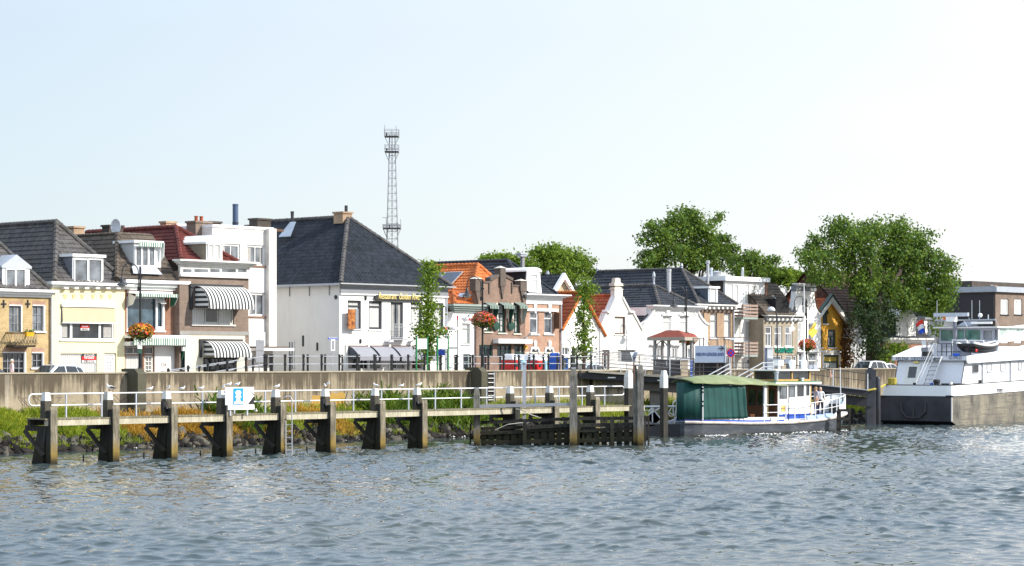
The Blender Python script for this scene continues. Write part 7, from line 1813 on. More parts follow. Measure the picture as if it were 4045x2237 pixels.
# ---- people
SKIN = mat('skin', (.55,.33,.23), .6, .05); HAIRG = mat('grey_hair', (.42,.40,.37), .8, .1); HAIRB = mat('sandy_hair', (.34,.22,.10), .8, .1)
def person(label, loc, rz, shirt, trouser, hair, pose, h=1.74, group='people'):
    """skeleton of connected joints grown with a skin modifier; pose gives the arm joints (shoulder, elbow, wrist) for each side"""
    th = TH('person', label, 'person', loc[0], loc[1], loc[2], group, rz); k = h/1.74
    J = {}; E = []; rad = []; V = []
    def j(nm, p, r): J[nm] = len(V); V.append(tuple(c*k for c in p)); rad.append(r*k)
    lean = pose.get('lean', 0)
    j('pelvis', (0,0,.95), .135); j('waist', (0,lean*.3,1.08), .125); j('chest', (0,lean*.7,1.30), .15); j('neckb', (0,lean,1.46), .075); j('neck', (0,lean,1.52), .058)
    j('head', (0,lean-.02,1.60), .085); j('top', (0,lean-.01,1.67), .07)
    E += [('pelvis','waist'),('waist','chest'),('chest','neckb'),('neckb','neck'),('neck','head'),('head','top')]
    for s_, nm in ((-1,'l'),(1,'r')):
        ft = pose.get('foot', {}).get(nm, 0)
        j('hip'+nm, (s_*.1,0,.88), .105); j('knee'+nm, (s_*.11,-.02-ft*.3,.49), .068); j('ank'+nm, (s_*.12,.02-ft*.5,.08), .045); j('toe'+nm, (s_*.14,-.15-ft*.5,.04), .036)
        E += [('pelvis','hip'+nm),('hip'+nm,'knee'+nm),('knee'+nm,'ank'+nm),('ank'+nm,'toe'+nm)]
        a, b, c = pose[nm]
        j('sh'+nm, (s_*.19,lean,1.40), .066); j('el'+nm, a, .045); j('wr'+nm, b, .03); j('pm'+nm, c, .033)
        E += [('neckb','sh'+nm),('sh'+nm,'el'+nm),('el'+nm,'wr'+nm),('wr'+nm,'pm'+nm)]
        dv = (Vector(c)-Vector(b)); dv = dv.normalized() if dv.length > 0 else Vector((0,0,-1)); sd = dv.cross(Vector((1,0,0)))
        if sd.length < .2: sd = dv.cross(Vector((0,1,0)))
        sd.normalize(); cv = dv.cross(sd)*.35
        for fi, (o_, ln) in enumerate(((-.03,.075),(-.01,.088),(.01,.083),(.03,.065))):
            p1 = Vector(c)+sd*o_+dv*ln*.55; p2 = p1+(dv+cv).normalized()*ln*.5
            j('f%d'%fi+nm, p1, .0095); j('g%d'%fi+nm, p2, .008); E += [('pm'+nm,'f%d'%fi+nm),('f%d'%fi+nm,'g%d'%fi+nm)]
        p1 = Vector(b).lerp(Vector(c), .5)-sd*.045; p2 = p1-sd*.012+dv*.045; j('th'+nm, p1, .011); j('tt'+nm, p2, .009); E += [('pm'+nm,'th'+nm),('th'+nm,'tt'+nm)]
    me = bpy.data.meshes.new('person_body'); me.from_pydata(V, [(J[a], J[b]) for a, b in E], [])
    o = bpy.data.objects.new('body', me); C.objects.link(o)
    o.modifiers.new('skin', 'SKIN'); sv = me.skin_vertices[0].data
    for i, r in enumerate(rad): sv[i].radius = (r, r); sv[i].use_root = (i == 0)
    ss = o.modifiers.new('sub', 'SUBSURF'); ss.levels = 2; ss.render_levels = 2
    ev = o.evaluated_get(bpy.context.evaluated_depsgraph_get()); m2 = bpy.data.meshes.new_from_object(ev)
    bpy.data.objects.remove(o)
    for m in (shirt, trouser, SKIN, BLACK): m2.materials.append(m)
    hands = [Vector(V[J['wr'+n_]]) for n_ in 'lr']; els = [Vector(V[J['el'+n_]]) for n_ in 'lr']
    for f in m2.polygons:
        c = f.center/k; f.use_smooth = True; nh = min((f.center-h_).length for h_ in hands)/k; ne = min((f.center-h_).length for h_ in els)/k
        side = abs(c.x) > .2 or nh < .2
        f.material_index = 2 if (c.z > 1.475 and abs(c.x) < .14) or nh < .17 or (pose.get('short') and nh < .26) else (3 if c.z < .085 else (1 if c.z < .96 and not (side and c.z > .7 and nh < .5 and abs(c.x) > .17) else 0))
    b = bpy.data.objects.new('body', m2); C.objects.link(b); b.parent = th
    hd_ = Vector((0, lean-.02, 1.61))*k
    FB().ell((hd_.x, hd_.y, hd_.z), (.082*k, .098*k, .118*k), 16, 12).build('head', SKIN, th, smooth=True)
    FB().ell((hd_.x, hd_.y+.022*k, hd_.z+.035*k), (.088*k, .098*k, .098*k), 14, 10).build('hair', hair, th, smooth=True)
    mb = FB(); mb.ell((hd_.x, hd_.y-.1*k, hd_.z-.005), (.014*k,.024*k,.024*k), 8, 6); mb.build('nose', SKIN, th, smooth=True)
    for s_ in (-1, 1):
        FB().ell((hd_.x+s_*.034*k, hd_.y-.085*k, hd_.z+.022*k), (.013*k,.012*k,.009*k), 8, 6).build('eye', BLACK, th)
        FB().ell((hd_.x+s_*.083*k, hd_.y+.012*k, hd_.z-.005), (.012*k,.024*k,.033*k), 8, 6).build('ear', SKIN, th)
    FB().ell((hd_.x, hd_.y-.086*k, hd_.z-.055*k), (.026*k,.01*k,.007*k), 8, 5).build('mouth', REDP, th)
    return th
REST = {'l': ((-.25,.03,1.14),(-.25,-.05,.89),(-.245,-.07,.82)), 'r': ((.25,.03,1.14),(.25,-.05,.89),(.245,-.07,.82))}
p = W(*on_d(*Z1(95, 1440), 1.2)[:2], G+.12)
person('white haired person in a pale pink top walking past the brick house', p, BETA+R(70), mat('pale_pink_top', (.72,.55,.56), .85), mat('grey_trousers', (.12,.12,.14), .85), mat('white_hair', (.66,.60,.52), .8), dict(REST, foot={'l': .3, 'r': -.3}), 1.66)
# ---- gulls
def make_gull(back, wing):
    o = bpy.data.objects.new('gull', None); C.objects.link(o); ORG[o.name] = (0, 0, 0)
    mb = FB(); pts = [(-.25,0,.14),(-.17,0,.155),(-.06,0,.17),(.05,0,.19),(.11,0,.225),(.14,0,.275),(.155,0,.305),(.185,0,.31),(.205,0,.305)]
    mb.tube(pts, [.012,.045,.078,.08,.06,.04,.043,.034,.006], 12); mb.build('body', mat('gull_white', (.80,.80,.79), .8, .02), o, smooth=True)
    for s_ in (-1, 1):
        mb = FB(); mb.tube([(.07,s_*.055,.205),(-.04,s_*.075,.195),(-.16,s_*.055,.165),(-.30,s_*.02,.135)], [.02,.045,.035,.006], 8); mb.build('wing', wing, o, smooth=True)
        mb = FB(); mb.tube([(-.01,s_*.03,.12),(.0,s_*.03,.0)], .008, 5); mb.box(-.015,.045,s_*.03-.02,s_*.03+.02,0,.006); mb.build('leg', mat('gull_leg', (.55,.16,.06), .6), o)
    FB().tube([(.2,0,.305),(.235,0,.3),(.25,0,.29)], [.014,.01,.002], 6).build('beak', mat('gull_beak', (.55,.22,.03), .5), o)
    return o
GG = mat('gull_grey', (.42,.44,.48), .8, .05); g1 = make_gull(None, GG); used = False
bgl = make_gull(None, mat('gull_black', (.02,.02,.022), .7)); bgl.scale = (.95,)*3
def place(o, x, d, z, rz, label, group='gulls resting on the pier', s=None):
    o.location = W(TX(x, d), d, z); o.rotation_euler = (0, 0, rz)
    if s: o.scale = (s,)*3
    tag(o, label, 'gull', group)
ph = PD-.34
place(bgl, ZA(1382,0)[0], ph, 3.1, R(188), 'large black backed gull standing on the second pile')
gulls = [(ZA(1878,0)[0], rd, 3.04, 20, 'gull on the rail just left of the third pile'), (ZA(2108,0)[0], ph, 3.1, -60, 'gull crouching on the third pile'),
 (ZB(62,0)[0], rd, 3.04, 5, 'grey winged gull on the rail right of the third pile'), (ZB(300,0)[0], rd, 3.04, 8, 'grey winged gull on the rail halfway to the mooring sign'),
 (ZB(580,0)[0], ph, 3.1, -70, 'gull on the pile top at the left edge of the mooring sign'), (ZB(648,0)[0], PD+.27, z1, 30, ''), (ZB(750,0)[0], PD+.27, z1, 15, ''),
 (ZB(985,0)[0], PD-.1, DZ+.06, -80, 'gull standing low on the pier deck right of the mooring sign'), (ZB(1252,0)[0], ph, 3.1, 40, 'gull on the pile left of the hooped ladder'),
 (ZB(1850,0)[0], ph+.1, 3.1, -100, 'lower gull of the pair on the pile before the graffiti'), (ZB(1888,0)[0], ph-.1, 3.2, -60, 'upper gull of the pair on the pile before the graffiti'),
 (ZC(300,0)[0], ph, 3.1, 150, 'hunched gull with hidden head on the seventh pile'), (ZC(660,0)[0], rd, 3.04, 10, 'gull on the rail between the last two tall piles before the fender'), (ZC(910,0)[0], ph, 3.1, 25, 'upright gull on the last pile before the fender')]
sz1 = on_d(*ZB(780, 252), PD+.25)[2]
for i, (x, d, z, a, lb) in enumerate(gulls):
    if not lb: lb = ('left' if i == 5 else 'right')+' gull of the two on top of the mooring sign'; z = sz1
    o = g1 if not used else dup(g1); used = True
    place(o, x, d, z, R(a), lb, s=.72)
# ================================================================ FERRY (its keel lies along the quay)
FD0 = 25.5                                     # centre line
fs = TX(2776, FD0+.95); fb = TX(3334, FD0+.1); FL = fb-fs
ferry = thing('ferry', 'small white and blue passenger ferry with green canvas canopy and grey hull', 'boat', ((fs+fb)/2, FD0, 0), 'boats at the quay')
def lerp_tab(tab, s):
    for (a, u), (b, v) in zip(tab[:-1], tab[1:]):
        if s <= b: return u+(v-u)*(s-a)/(b-a)
    return tab[-1][1]
HB = [(-.06,.35),(-.03,.7),(0,.95),(.1,1.3),(.25,1.52),(.45,1.62),(.65,1.6),(.78,1.52),(.86,1.32),(.92,1.02),(.96,.7),(.985,.38),(1,.08)]
DZT = [(-.06,.92),(0,.90),(.25,.78),(.5,.74),(.7,.84),(.85,1.0),(1,1.24)]
def hbw(s): return lerp_tab(HB, s)
def dkz(s): return lerp_tab(DZT, s)
ST = [-.06,-.045,-.03,-.015,0,.03,.06]+[.1+.05*i for i in range(14)]+[.78,.82,.86,.9,.93,.955,.975,.99,1.0]
ST = sorted(set(round(s, 3) for s in ST))
def hull_loft(mb, levels, st=ST):     # levels: (fraction of half-breadth, z or None for deck, forward shift at the bow)
    rings = []
    for s in st:
        ring = []
        for fr, zf_ in levels:
            z = zf_(s); rake = max(0, s-.8)/.2*(-.06)*(1-min(1, max(0, z)/max(.3, dkz(s))))*FL*.55
            ring.append((fs+s*FL+rake, fr(s)*hbw(s), z))
        rings.append([(t, FD0+b, z) for t, b, z in ring]+[(t, FD0-b, z) for t, b, z in ring[::-1]])
    n = len(rings[0]); o = len(mb.v)
    for r in rings: mb.v += r
    for i in range(len(rings)-1):
        for j in range(n-1): mb.f.append((o+i*n+j, o+(i+1)*n+j, o+(i+1)*n+j+1, o+i*n+j+1)); mb.m.append(mb.mi)
    for r, rev in ((0, True), (len(rings)-1, False)):
        f = tuple(o+r*n+j for j in range(n)); mb.f.append(f[::-1] if rev else f); mb.m.append(mb.mi)
one = lambda s: 1.0
m = NT('ferry_hull_grey'); co = m.co(); gm = m.n('ShaderNodeNewGeometry'); sx = m.n('ShaderNodeSeparateXYZ'); m.l(gm.outputs['Position'], sx.inputs[0])
f = m.noise(1.0, m.mapped(co, (.8, .8, 3)), 6, .65); c = m.ramp(f, [(.3, (.028,.034,.046)), (.55, (.058,.066,.08)), (.82, (.17,.17,.165))])
zz = m.math('ADD', sx.outputs[2], m.math('MULTIPLY', m.noise(2, co), .25)); c = m.mix(m.ramp(zz, [(.1, (1,1,1)), (.34, (0,0,0))]), c, (.035,.035,.022)); m.principled(c, .5, None, 0, .4); HULLG = m.m
mb = MB(); hull_loft(mb, [(one, lambda s: dkz(s)-.05), (lambda s: .96-.25*max(0, s-.8)/.2, lambda s: .12), (lambda s: .8-.4*max(0, s-.8)/.2, lambda s: -.7)]); mb.build('hull', HULLG, ferry, smooth=False)
mb = MB(); hull_loft(mb, [(lambda s: 1.0, lambda s: dkz(s)+.0), (lambda s: 1.0, lambda s: dkz(s)-.049)]); mb.build('deck', mat('ferry_deck', (.18,.26,.40), .6), ferry)
RUST = mat('rubbing_strake', (.55,.50,.46), .6, .12, 3, stain=(.28,.17,.1), stain_amt=.6)
mb = MB()
for sg in (1, -1): mb.tube([(fs+s*FL, FD0+sg*(hbw(s)+.02), dkz(s)-.07) for s in ST], .085, 8)
mb.build('rubbing_strake', RUST, ferry)
BLUEH = mat('ferry_blue', (.03,.09,.42), .4, .06)
def strip(name, m_, s0, s1, h0, h1, off=.0, thick=.04, both=True, n=24, taper=None):
    for sg in (1, -1):
        mb = MB()
        for i in range(n):
            a, b = s0+(s1-s0)*i/n, s0+(s1-s0)*(i+1)/n; q = []
            for s in (a, b):
                tp = taper(s) if taper else 1; B = FD0+sg*(hbw(s)+off); B2 = FD0+sg*(hbw(s)+off-thick); z = dkz(s); q.append((fs+s*FL, B, B2, z+h0, z+h0+(h1-h0)*tp))
            (t0, B0, C0, l0, u0), (t1, B1, C1, l1, u1) = q
            lo = [(t0,C0,l0),(t1,C1,l1),(t1,B1,l1),(t0,B0,l0)]; hi = [(t0,C0,u0),(t1,C1,u1),(t1,B1,u1),(t0,B0,u0)]
            if sg < 0: lo, hi = lo[::-1], hi[::-1]
            mb.hexa(lo, hi)
        mb.build(name, m_, ferry)
strip('blue_stripe', BLUEH, -.055, .46, .0, .11, -.05); strip('white_bulwark', WHITE, -.055, .46, .112, .28, -.05)
bow_h = lambda s: .08+.95*min(1, max(0, (s-.80)/.16))**1.2
strip('bow_bulwark', WHITE, .80, .998, .0, 1.0, -.04, .05, True, 20, bow_h)
# pipe railing
mb = MB(); TOP = lambda s: lerp_tab([(.3,1.77),(.6,1.78),(.8,2.0),(.9,2.18),(1,2.32)], s)
for sg in (1, -1):
    mb.tube([(fs+s*FL, FD0+sg*(hbw(s)-.07), TOP(s)) for s in [.33+.67*i/30 for i in range(31)]], .028, 6)
    mb.tube([(fs+s*FL, FD0+sg*(hbw(s)-.07), (TOP(s)+dkz(s))/2+.05) for s in [.33+.6*i/26 for i in range(27)]], .022, 6)
mb.build('railing', RAILW, ferry)
for s in (.335,.42,.47,.53,.6,.67,.73,.79,.835,.86):
    for sg in (1, -1):
        t = fs+s*FL; d = FD0+sg*(hbw(s)-.07); MB().box(t-.025, t+.025, d-.025, d+.025, dkz(s), TOP(s)).build('rail_post', RAILW, ferry)
for i, (s0, s1) in enumerate(((.605,.665),(.675,.735),(.74,.80))):      # pale blue boards hung on the deck edge
    t0, t1 = fs+s0*FL, fs+s1*FL; d0_, d1_ = FD0+hbw(s0), FD0+hbw(s1); z = dkz(s0)
    MB().hexa([(t0+.12,d0_-.02,z),(t1-.1,d1_-.02,z),(t1-.1,d1_+.02,z),(t0+.12,d0_+.02,z)], [(t0,d0_-.1,z+.27),(t1,d1_-.1,z+.27),(t1,d1_-.06,z+.27),(t0,d0_-.06,z+.27)]).build('fender_board', mat('pale_blue_board2', (.30,.42,.68), .5), ferry)
# deckhouse
cs0, cs1 = fs+.50*FL, fs+.80*FL; hw_ = 1.2; near = FD0+hw_
cz0, cz1 = .72, 2.95
tz = lambda x: TX(ZE(x, 0)[0], near); zz_ = lambda x, y: on_d(*ZE(x, y), near)[2]
c0_, c1_ = tz(1640), tz(2005)
holes = []
for x0, x1, y0, y1 in ((1655,1745,505,650),(1768,1838,497,632),(1856,1935,492,622),(1958,1998,485,612)): holes.append((tz(x0), tz(x1), zz_((x0+x1)/2, y1), zz_((x0+x1)/2, y0)))
roofz = zz_(1800, 478)
mb = MB(); mb.wall([(c0_,cz0),(c1_,cz0),(c1_,roofz),(c0_,roofz)], holes, near, .06); mb.box(c0_, c0_+.06, FD0-hw_, near-.001, cz0, roofz); mb.box(c1_-.06, c1_, FD0-hw_, near-.001, cz0, roofz); mb.box(c0_+.06, c1_-.06, FD0-hw_, FD0-hw_+.06, cz0, roofz-.5)
mb.build('deckhouse', WHITE, ferry)
for i, (a, b, c, e) in enumerate(holes): 
    o = MB().box(a, b, near-.05, near-.045, c, e).build('window', GL_M if i < 2 else GL_D, ferry)
MB().box(tz(1655), tz(1700)+.0, near-.002, near+.015, zz_(1700, 872), zz_(1700, 822)).box(tz(1700), c1_-.02, near-.002, near+.015, zz_(1850, 870), zz_(1850, 815)).build('blue_band', BLUEH, ferry)
MB().box(tz(1678), tz(1722), near+.001, near+.03, zz_(1700, 795), zz_(1700, 722)).build('yellow_notice', mat('notice_yellow', (.7,.5,.15), .6), ferry)
# flat green roof with white edge
r0, r1 = tz(1585), tz(2100); ov = .22
MB().box(r0, r1, FD0-hw_-ov, near+ov, roofz+.001, roofz+.1).build('roof_edge', WHITE, ferry)
MB().box(r0+.08, r1-.08, FD0-hw_-ov+.08, near+ov-.08, roofz+.1, roofz+.16).build('green_roof', mat('roof_felt_green', (.06,.17,.08), .7, .15, 2), ferry)
# open passage posts and wooden front
MB().box(c1_+.01, c1_+.12, near-.12, near, cz0, roofz).box(c1_+1.1, c1_+1.2, FD0-hw_, FD0-hw_+.12, cz0, roofz).build('post', mat('varnished_wood', (.50,.30,.10), .4), ferry)
MB().box(c1_+.02, c1_+1.05, FD0-hw_+.1, FD0+.3, cz0, 2.0).build('locker', WHITE, ferry)
# wheelhouse on the roof
wt0, wt1 = tz(1690), tz(2075); wz0, wz1 = roofz+.16, zz_(1900, 330)
VARN = bpy.data.materials['varnished_wood']
MB().box(wt0, wt1, FD0-.95, FD0+.75, wz0, wz0+.12).build('wheelhouse_base', VARN, ferry)
for t in (wt0, wt0+(wt1-wt0)*.45, wt1-.1):
    for d in (FD0+.65, FD0-.95): MB().box(t, t+.1, d, d+.1, wz0+.12, wz1).build('wheelhouse_post', VARN, ferry)
MB().box(wt0+.1, wt1-.1, FD0+.68, FD0+.70, wz0+.12, wz1).box(wt0+.02, wt0+.04, FD0-.85, FD0+.65, wz0+.12, wz1).box(wt1-.06, wt1-.04, FD0-.85, FD0+.65, wz0+.12, wz1).build('wheelhouse_window', GL_D, ferry)
MB().box(tz(1655), tz(2150), FD0-1.1, FD0+.95, wz1, wz1+.07).build('wheelhouse_roof', WHITE, ferry)
# aft saloon under the canopy
a0, a1 = fs+.33*FL, c0_
MB().box(a1-.04, a1-.01, FD0-hw_, FD0+hw_-.04, cz0, roofz-.05).build('saloon_bulkhead', mat('dark_varnish', (.12,.045,.018), .35, .3, 4), ferry)
for k in range(3):
    d = FD0+.95-k*.7; MB().box(a1-.08, a1-.045, d-.5, d, cz0+1.0, roofz-.35).build('saloon_window', GL_D, ferry)
MB().box(fs+.36*FL, a1-.5, FD0-1.25, FD0-.8, cz0, cz0+.5).box(fs+.36*FL, a1-1, FD0-.2, FD0+.2, cz0, cz0+.48).build('bench', bpy.data.materials['dark_varnish'], ferry)
MB().box(fs+.345*FL, fs+.36*FL, FD0+1.3, FD0+1.42, cz0, roofz+.1).build('post', WHITE, ferry)
# canopy
zc_ = lambda s, v: None
can0, can1 = fs-.06*FL, TX(ZE(1750,0)[0], FD0+1.5)
mb = MB(); NS, NV = 26, 12
def cany(u, v):
    w = (1.02 if v > 0 else .62)+(.64 if v > 0 else 1.04)*min(1, u/.35)**.8
    edge = 3.17-.2*u; rise = .52*math.sin(math.pi*min(1, .08+u*.92))**.6*(1-.15*abs(u-.5))
    sag = .018*math.sin(u*26)*(1 if abs(v) > .9 else .3)
    return (can0+(can1-can0)*u, FD0+v*w, edge+rise*(1-abs(v)**1.5)+sag-(.05 if abs(v) > .97 else 0))
for i in range(NS+1):
    for j in range(NV+1): mb.v.append(cany(i/NS, -1+2*j/NV))
for i in range(NS):
    for j in range(NV): a = i*(NV+1)+j; mb.f.append((a, a+NV+1, a+NV+2, a+1)); mb.m.append(0)
m = NT('canopy_green_canvas'); co = m.co(); f = m.noise(1.6, m.mapped(co, (1, .35, 1)), 5); m.principled(m.ramp(f, [(.3, (.155,.185,.09)), (.7, (.245,.27,.15))]), .85, m.bump(m.noise(4, co), .3, .03), 0, .2)
cn = mb.build('canopy', m.m, ferry, smooth=True); cn.modifiers.new('t', 'SOLIDIFY').thickness = .02
# side curtains
m = NT('curtain_green_canvas'); co = m.co(); f = m.noise(1.1, co, 4); m.principled(m.ramp(f, [(.3, (.0045,.042,.038)), (.7, (.008,.07,.061))]), .6, None, 0, .35); CURT = m.m
cr0, cr1 = TX(ZE(790,0)[0], FD0+1.0), TX(ZE(1282,0)[0], FD0+1.5)
mb = MB(); NU, NW = 60, 14
for i in range(NU+1):
    u = i/NU; s = (cr0-fs)/FL+(cr1-cr0)/FL*u
    for j in range(NW+1):
        v = j/NW; amp = .015+.10*max(0, u-.45)**1.3*(1.1-.4*v)
        fold = amp*(math.sin(u*46+v*2.2)+.5*math.sin(u*83+v*5))+.05*max(0, u-.7)*math.sin(v*9+u*8)
        mb.v.append((cr0+(cr1-cr0)*u, FD0+hbw(s)+.02+fold, 1.02+(3.08-.17*u-1.02)*v))
for i in range(NU):
    for j in range(NW): a = i*(NW+1)+j; mb.f.append((a, a+NW+1, a+NW+2, a+1)); mb.m.append(0)
cu = mb.build('side_curtain', CURT, ferry, smooth=True); cu.modifiers.new('t', 'SOLIDIFY').thickness = .015
mb = MB(); st_pts = [(cr0, FD0+hbw(0)+.02), (fs-.03*FL-.03, FD0+.72), (fs-.06*FL-.05, FD0+.3), (fs-.06*FL-.05, FD0-.2), (fs-.03*FL, FD0-.6)]
NU = 30
for i in range(NU+1):
    u = i/NU*(len(st_pts)-1); k = min(int(u), len(st_pts)-2); f_ = u-k; p = [st_pts[k][q]+(st_pts[k+1][q]-st_pts[k][q])*f_ for q in (0, 1)]
    for z in (1.02, 2.0, 3.16): mb.v.append((p[0]-.012*math.sin(i*1.3), p[1], z))
for i in range(NU):
    for j in range(2): a = i*3+j; mb.f.append((a, a+3, a+4, a+1)); mb.m.append(0)
cu = mb.build('stern_curtain', CURT, ferry, smooth=True); cu.modifiers.new('t', 'SOLIDIFY').thickness = .015
pl = MB().tube([(cr0-.02, FD0+hbw(0)+.06, .95), (cr0-.02, FD0+hbw(0)+.06, 3.2)], .04, 8).build('canopy_pole', RAILW, ferry)
for z in (1.75, 2.0, 2.55, 2.75, 2.95): MB().tube([(cr0-.02, FD0+hbw(0)+.06, z), (cr0-.02, FD0+hbw(0)+.06, z+.1)], .048, 8).build('black_band', BLACK, pl)
for x in (1525,): t = TX(ZE(x,0)[0], FD0+1.5); MB().tube([(t, FD0+1.5, .8), (t, FD0+1.5, 3.0)], .025, 6).build('canopy_pole', mat('brass_pole', (.40,.30,.14), .5), ferry)
t = TX(ZE(1766,0)[0], FD0+1.5); MB().tube([(t, FD0+1.48, .8), (t, FD0+1.48, 3.0)], .03, 6).build('canopy_pole', DGREY, ferry)
MB().box(TX(ZE(1562,0)[0], FD0+1.6), TX(ZE(1625,0)[0], FD0+1.6), FD0+1.45, FD0+1.62, .74, 1.02).build('step_box', OFFW, ferry)
# mast, funnel cowls, flags
def onc(x, y, d=FD0): return on_d(*ZG(x, y), d)
p0 = onc(1885, 320); p1 = on_d(*Z6(1230, 440), FD0); mst = MB().tube([(p0[0], FD0, wz1+.07), (p0[0], FD0, p1[2]-1.5), (p0[0], FD0, p1[2])], [.05, .04, .025], 8).build('mast', RAILW, ferry)
yz = on_d(*Z6(1230, 806), FD0)[2]; ya, yb = on_d(*Z6(1105, 806), FD0)[0], on_d(*Z6(1352, 806), FD0)[0]
MB().tube([(ya, FD0, yz), (yb, FD0, yz)], .025, 6).build('yard', RAILW, mst)
for t in (ya, yb): MB().tube([(t, FD0, yz), (p0[0], FD0, on_d(*Z6(1230, 660), FD0)[2])], .012, 4).build('stay', RAILW, mst)
p = onc(1880, 250); MB().lathe((p0[0], FD0, wz1+.07), [(.2, 0), (.2, .5), (.12, .6), (.09, .8)], 12).build('mast_foot', WHITE, mst)
def flag(name, label, zf_, pts, d, m_, group=None, wav=.06, stripes_=None):
    P = [on_d(*zf_(x, y), d) for x, y in pts]; th = thing(name, label, 'flag', P[0], group)
    mb = MB(); A, B, Cc, Dd_ = [Vector(p) for p in P]; n, k = 12, 6
    for i in range(n+1):
        for j in range(k+1):
            u, v = i/n, j/k; q = A.lerp(B, u).lerp(Dd_.lerp(Cc, u), v); mb.v.append((q.x, q.y+wav*math.sin(u*7+v*2), q.z))
    for i in range(n):
        for j in range(k):
            a = i*(k+1)+j; mb.f.append((a, a+1, a+k+2, a+k+1)); mb.m.append(min(len(stripes_)-1, int(j*len(stripes_)/k)) if stripes_ else 0)
    mb.build('cloth', stripes_ or m_, th, smooth=True); return th
FW = mat('flag_white', (.72,.70,.70), .9); FR = mat('flag_red', (.62,.05,.03), .9); FBL = mat('flag_blue', (.02,.08,.50), .9)
flag('signal_flag', 'white and red signal flag drooping from the ferry mast yard', Z6, [(1112,828),(1140,905),(1085,945),(1092,880)], FD0+.05, FW, 'flags on the ferry mast')
flag('pennant', 'yellow pennant hanging from the ferry mast yard', Z6, [(1340,835),(1366,930),(1300,1008),(1282,905)], FD0+.05, mat('flag_yellow', (.55,.42,.06), .9), 'flags on the ferry mast', .1)
bs = fs+.985*FL; MB().tube([(bs, FD0, 2.2), (bs-.05, FD0, on_d(*ZE(2228, 290), FD0)[2])], .03, 6).build('bow_staff', RAILW, ferry)
flag('bow_flag', 'small pale pink flag on the ferry bow staff', ZE, [(2228,310),(2246,370),(2250,400),(2228,410)], FD0+.05, mat('flag_pale_pink', (.7,.45,.38), .9))
for x, y0, y1, r_, nm in ((1700,165,440,.2,'air_funnel'),):
    a, b = onc(1700, 440, FD0+.4), onc(1700, 165, FD0+.4); r_ = .14
    MB().lathe((a[0], FD0+.4, a[2]), [(.16, 0), (.15, (b[2]-a[2])*.45), (.13, (b[2]-a[2])*.5), (.2, (b[2]-a[2])*.72), (.23, (b[2]-a[2])*.86), (.17, (b[2]-a[2])*.97), (.03, b[2]-a[2])], 14).build('air_funnel', WHITE, ferry, smooth=True)
a, b = onc(1490, 480, FD0+.5), onc(1490, 170, FD0+.5); MB().box(a[0]-.05, a[0]+.05, FD0+.45, FD0+.55, a[2], b[2]-.2).build('radar_post', WHITE, ferry)
MB().box(b[0]-.28, b[0]+.22, FD0+.3, FD0+.7, b[2]-.34, b[2]).build('radar_box', WHITE, ferry)
a, b = onc(1452, 490, FD0+.8), onc(1452, 350, FD0+.8); MB().lathe((a[0], FD0+.8, a[2]), [(.12, 0), (.12, (b[2]-a[2])*.75), (.16, (b[2]-a[2])*.78), (.16, b[2]-a[2]), (.05, b[2]-a[2]+.02)], 12).build('exhaust', LEAD, ferry)
p = onc(1855, 470, FD0+.9); MB().lathe((p[0], FD0+.9, roofz+.16), [(.1, 0), (.1, .12), (.14, .14), (.12, .2)], 10).build('vent', WHITE, ferry)
p = onc(2045, 290, FD0+.3); MB().box(p[0]-.2, p[0]+.25, FD0, FD0+.4, wz1+.07, wz1+.37).lathe((p[0]-.3, FD0+.2, wz1+.2), [(.02, -.02), (.15, 0), (.15, .1), (.05, .14)], 12, 'x').build('search_lamp', LEAD, ferry)
rb_ = MB(); rb_.tube([(fs+.9*FL+.16*math.cos(a*.7), FD0+hbw(.9)-.2, 1.55+.42*math.sin(a*.7)) for a in range(10)], .035, 6, False); rb_.tube([(fs+.9*FL, FD0+hbw(.9)-.2, 1.15), (fs+.915*FL, FD0+hbw(.915)-.1, .95)], .03, 5); rb_.build('rope_coil', mat('pale_blue_rope', (.45,.68,.72), .8), ferry)
MB().box(fs+.93*FL, fs+.96*FL, FD0-.3, FD0+.2, dkz(.94), dkz(.94)+.55).build('bollard', BLACK, ferry)
# people aboard
dz_ = 1.02
p = W(TX(ZE(2072,0)[0], FD0+.95), FD0+.95, dz_)
person('grey shirted man in dark blue trousers reaching up on the ferry side deck', p, BETA+R(-115), mat('lilac_grey_shirt', (.42,.41,.47), .85), mat('navy_trousers', (.03,.04,.09), .85), HAIRB, {'l': ((-.32,-.22,1.36),(-.26,-.42,1.52),(-.25,-.47,1.58)), 'r': REST['r'], 'lean': -.02, 'short': True}, 1.80, 'people on the ferry')
p = W(TX(ZE(2120,0)[0], FD0+.6), FD0+.6, dz_)
person('white shirted person in black trousers standing behind the grey shirted man', p, BETA+R(-60), mat('white_shirt', (.76,.76,.77), .85), mat('black_trousers', (.02,.02,.022), .85), HAIRG, dict(REST), 1.76, 'people on the ferry')
p = W(tz(1905), FD0+.5, dz_)
person('dark figure seen through the ferry deckhouse window', p, BETA+R(-20), mat('dark_jacket', (.03,.05,.04), .85), bpy.data.materials['black_trousers'], HAIRB, dict(REST), 1.72, 'people on the ferry')
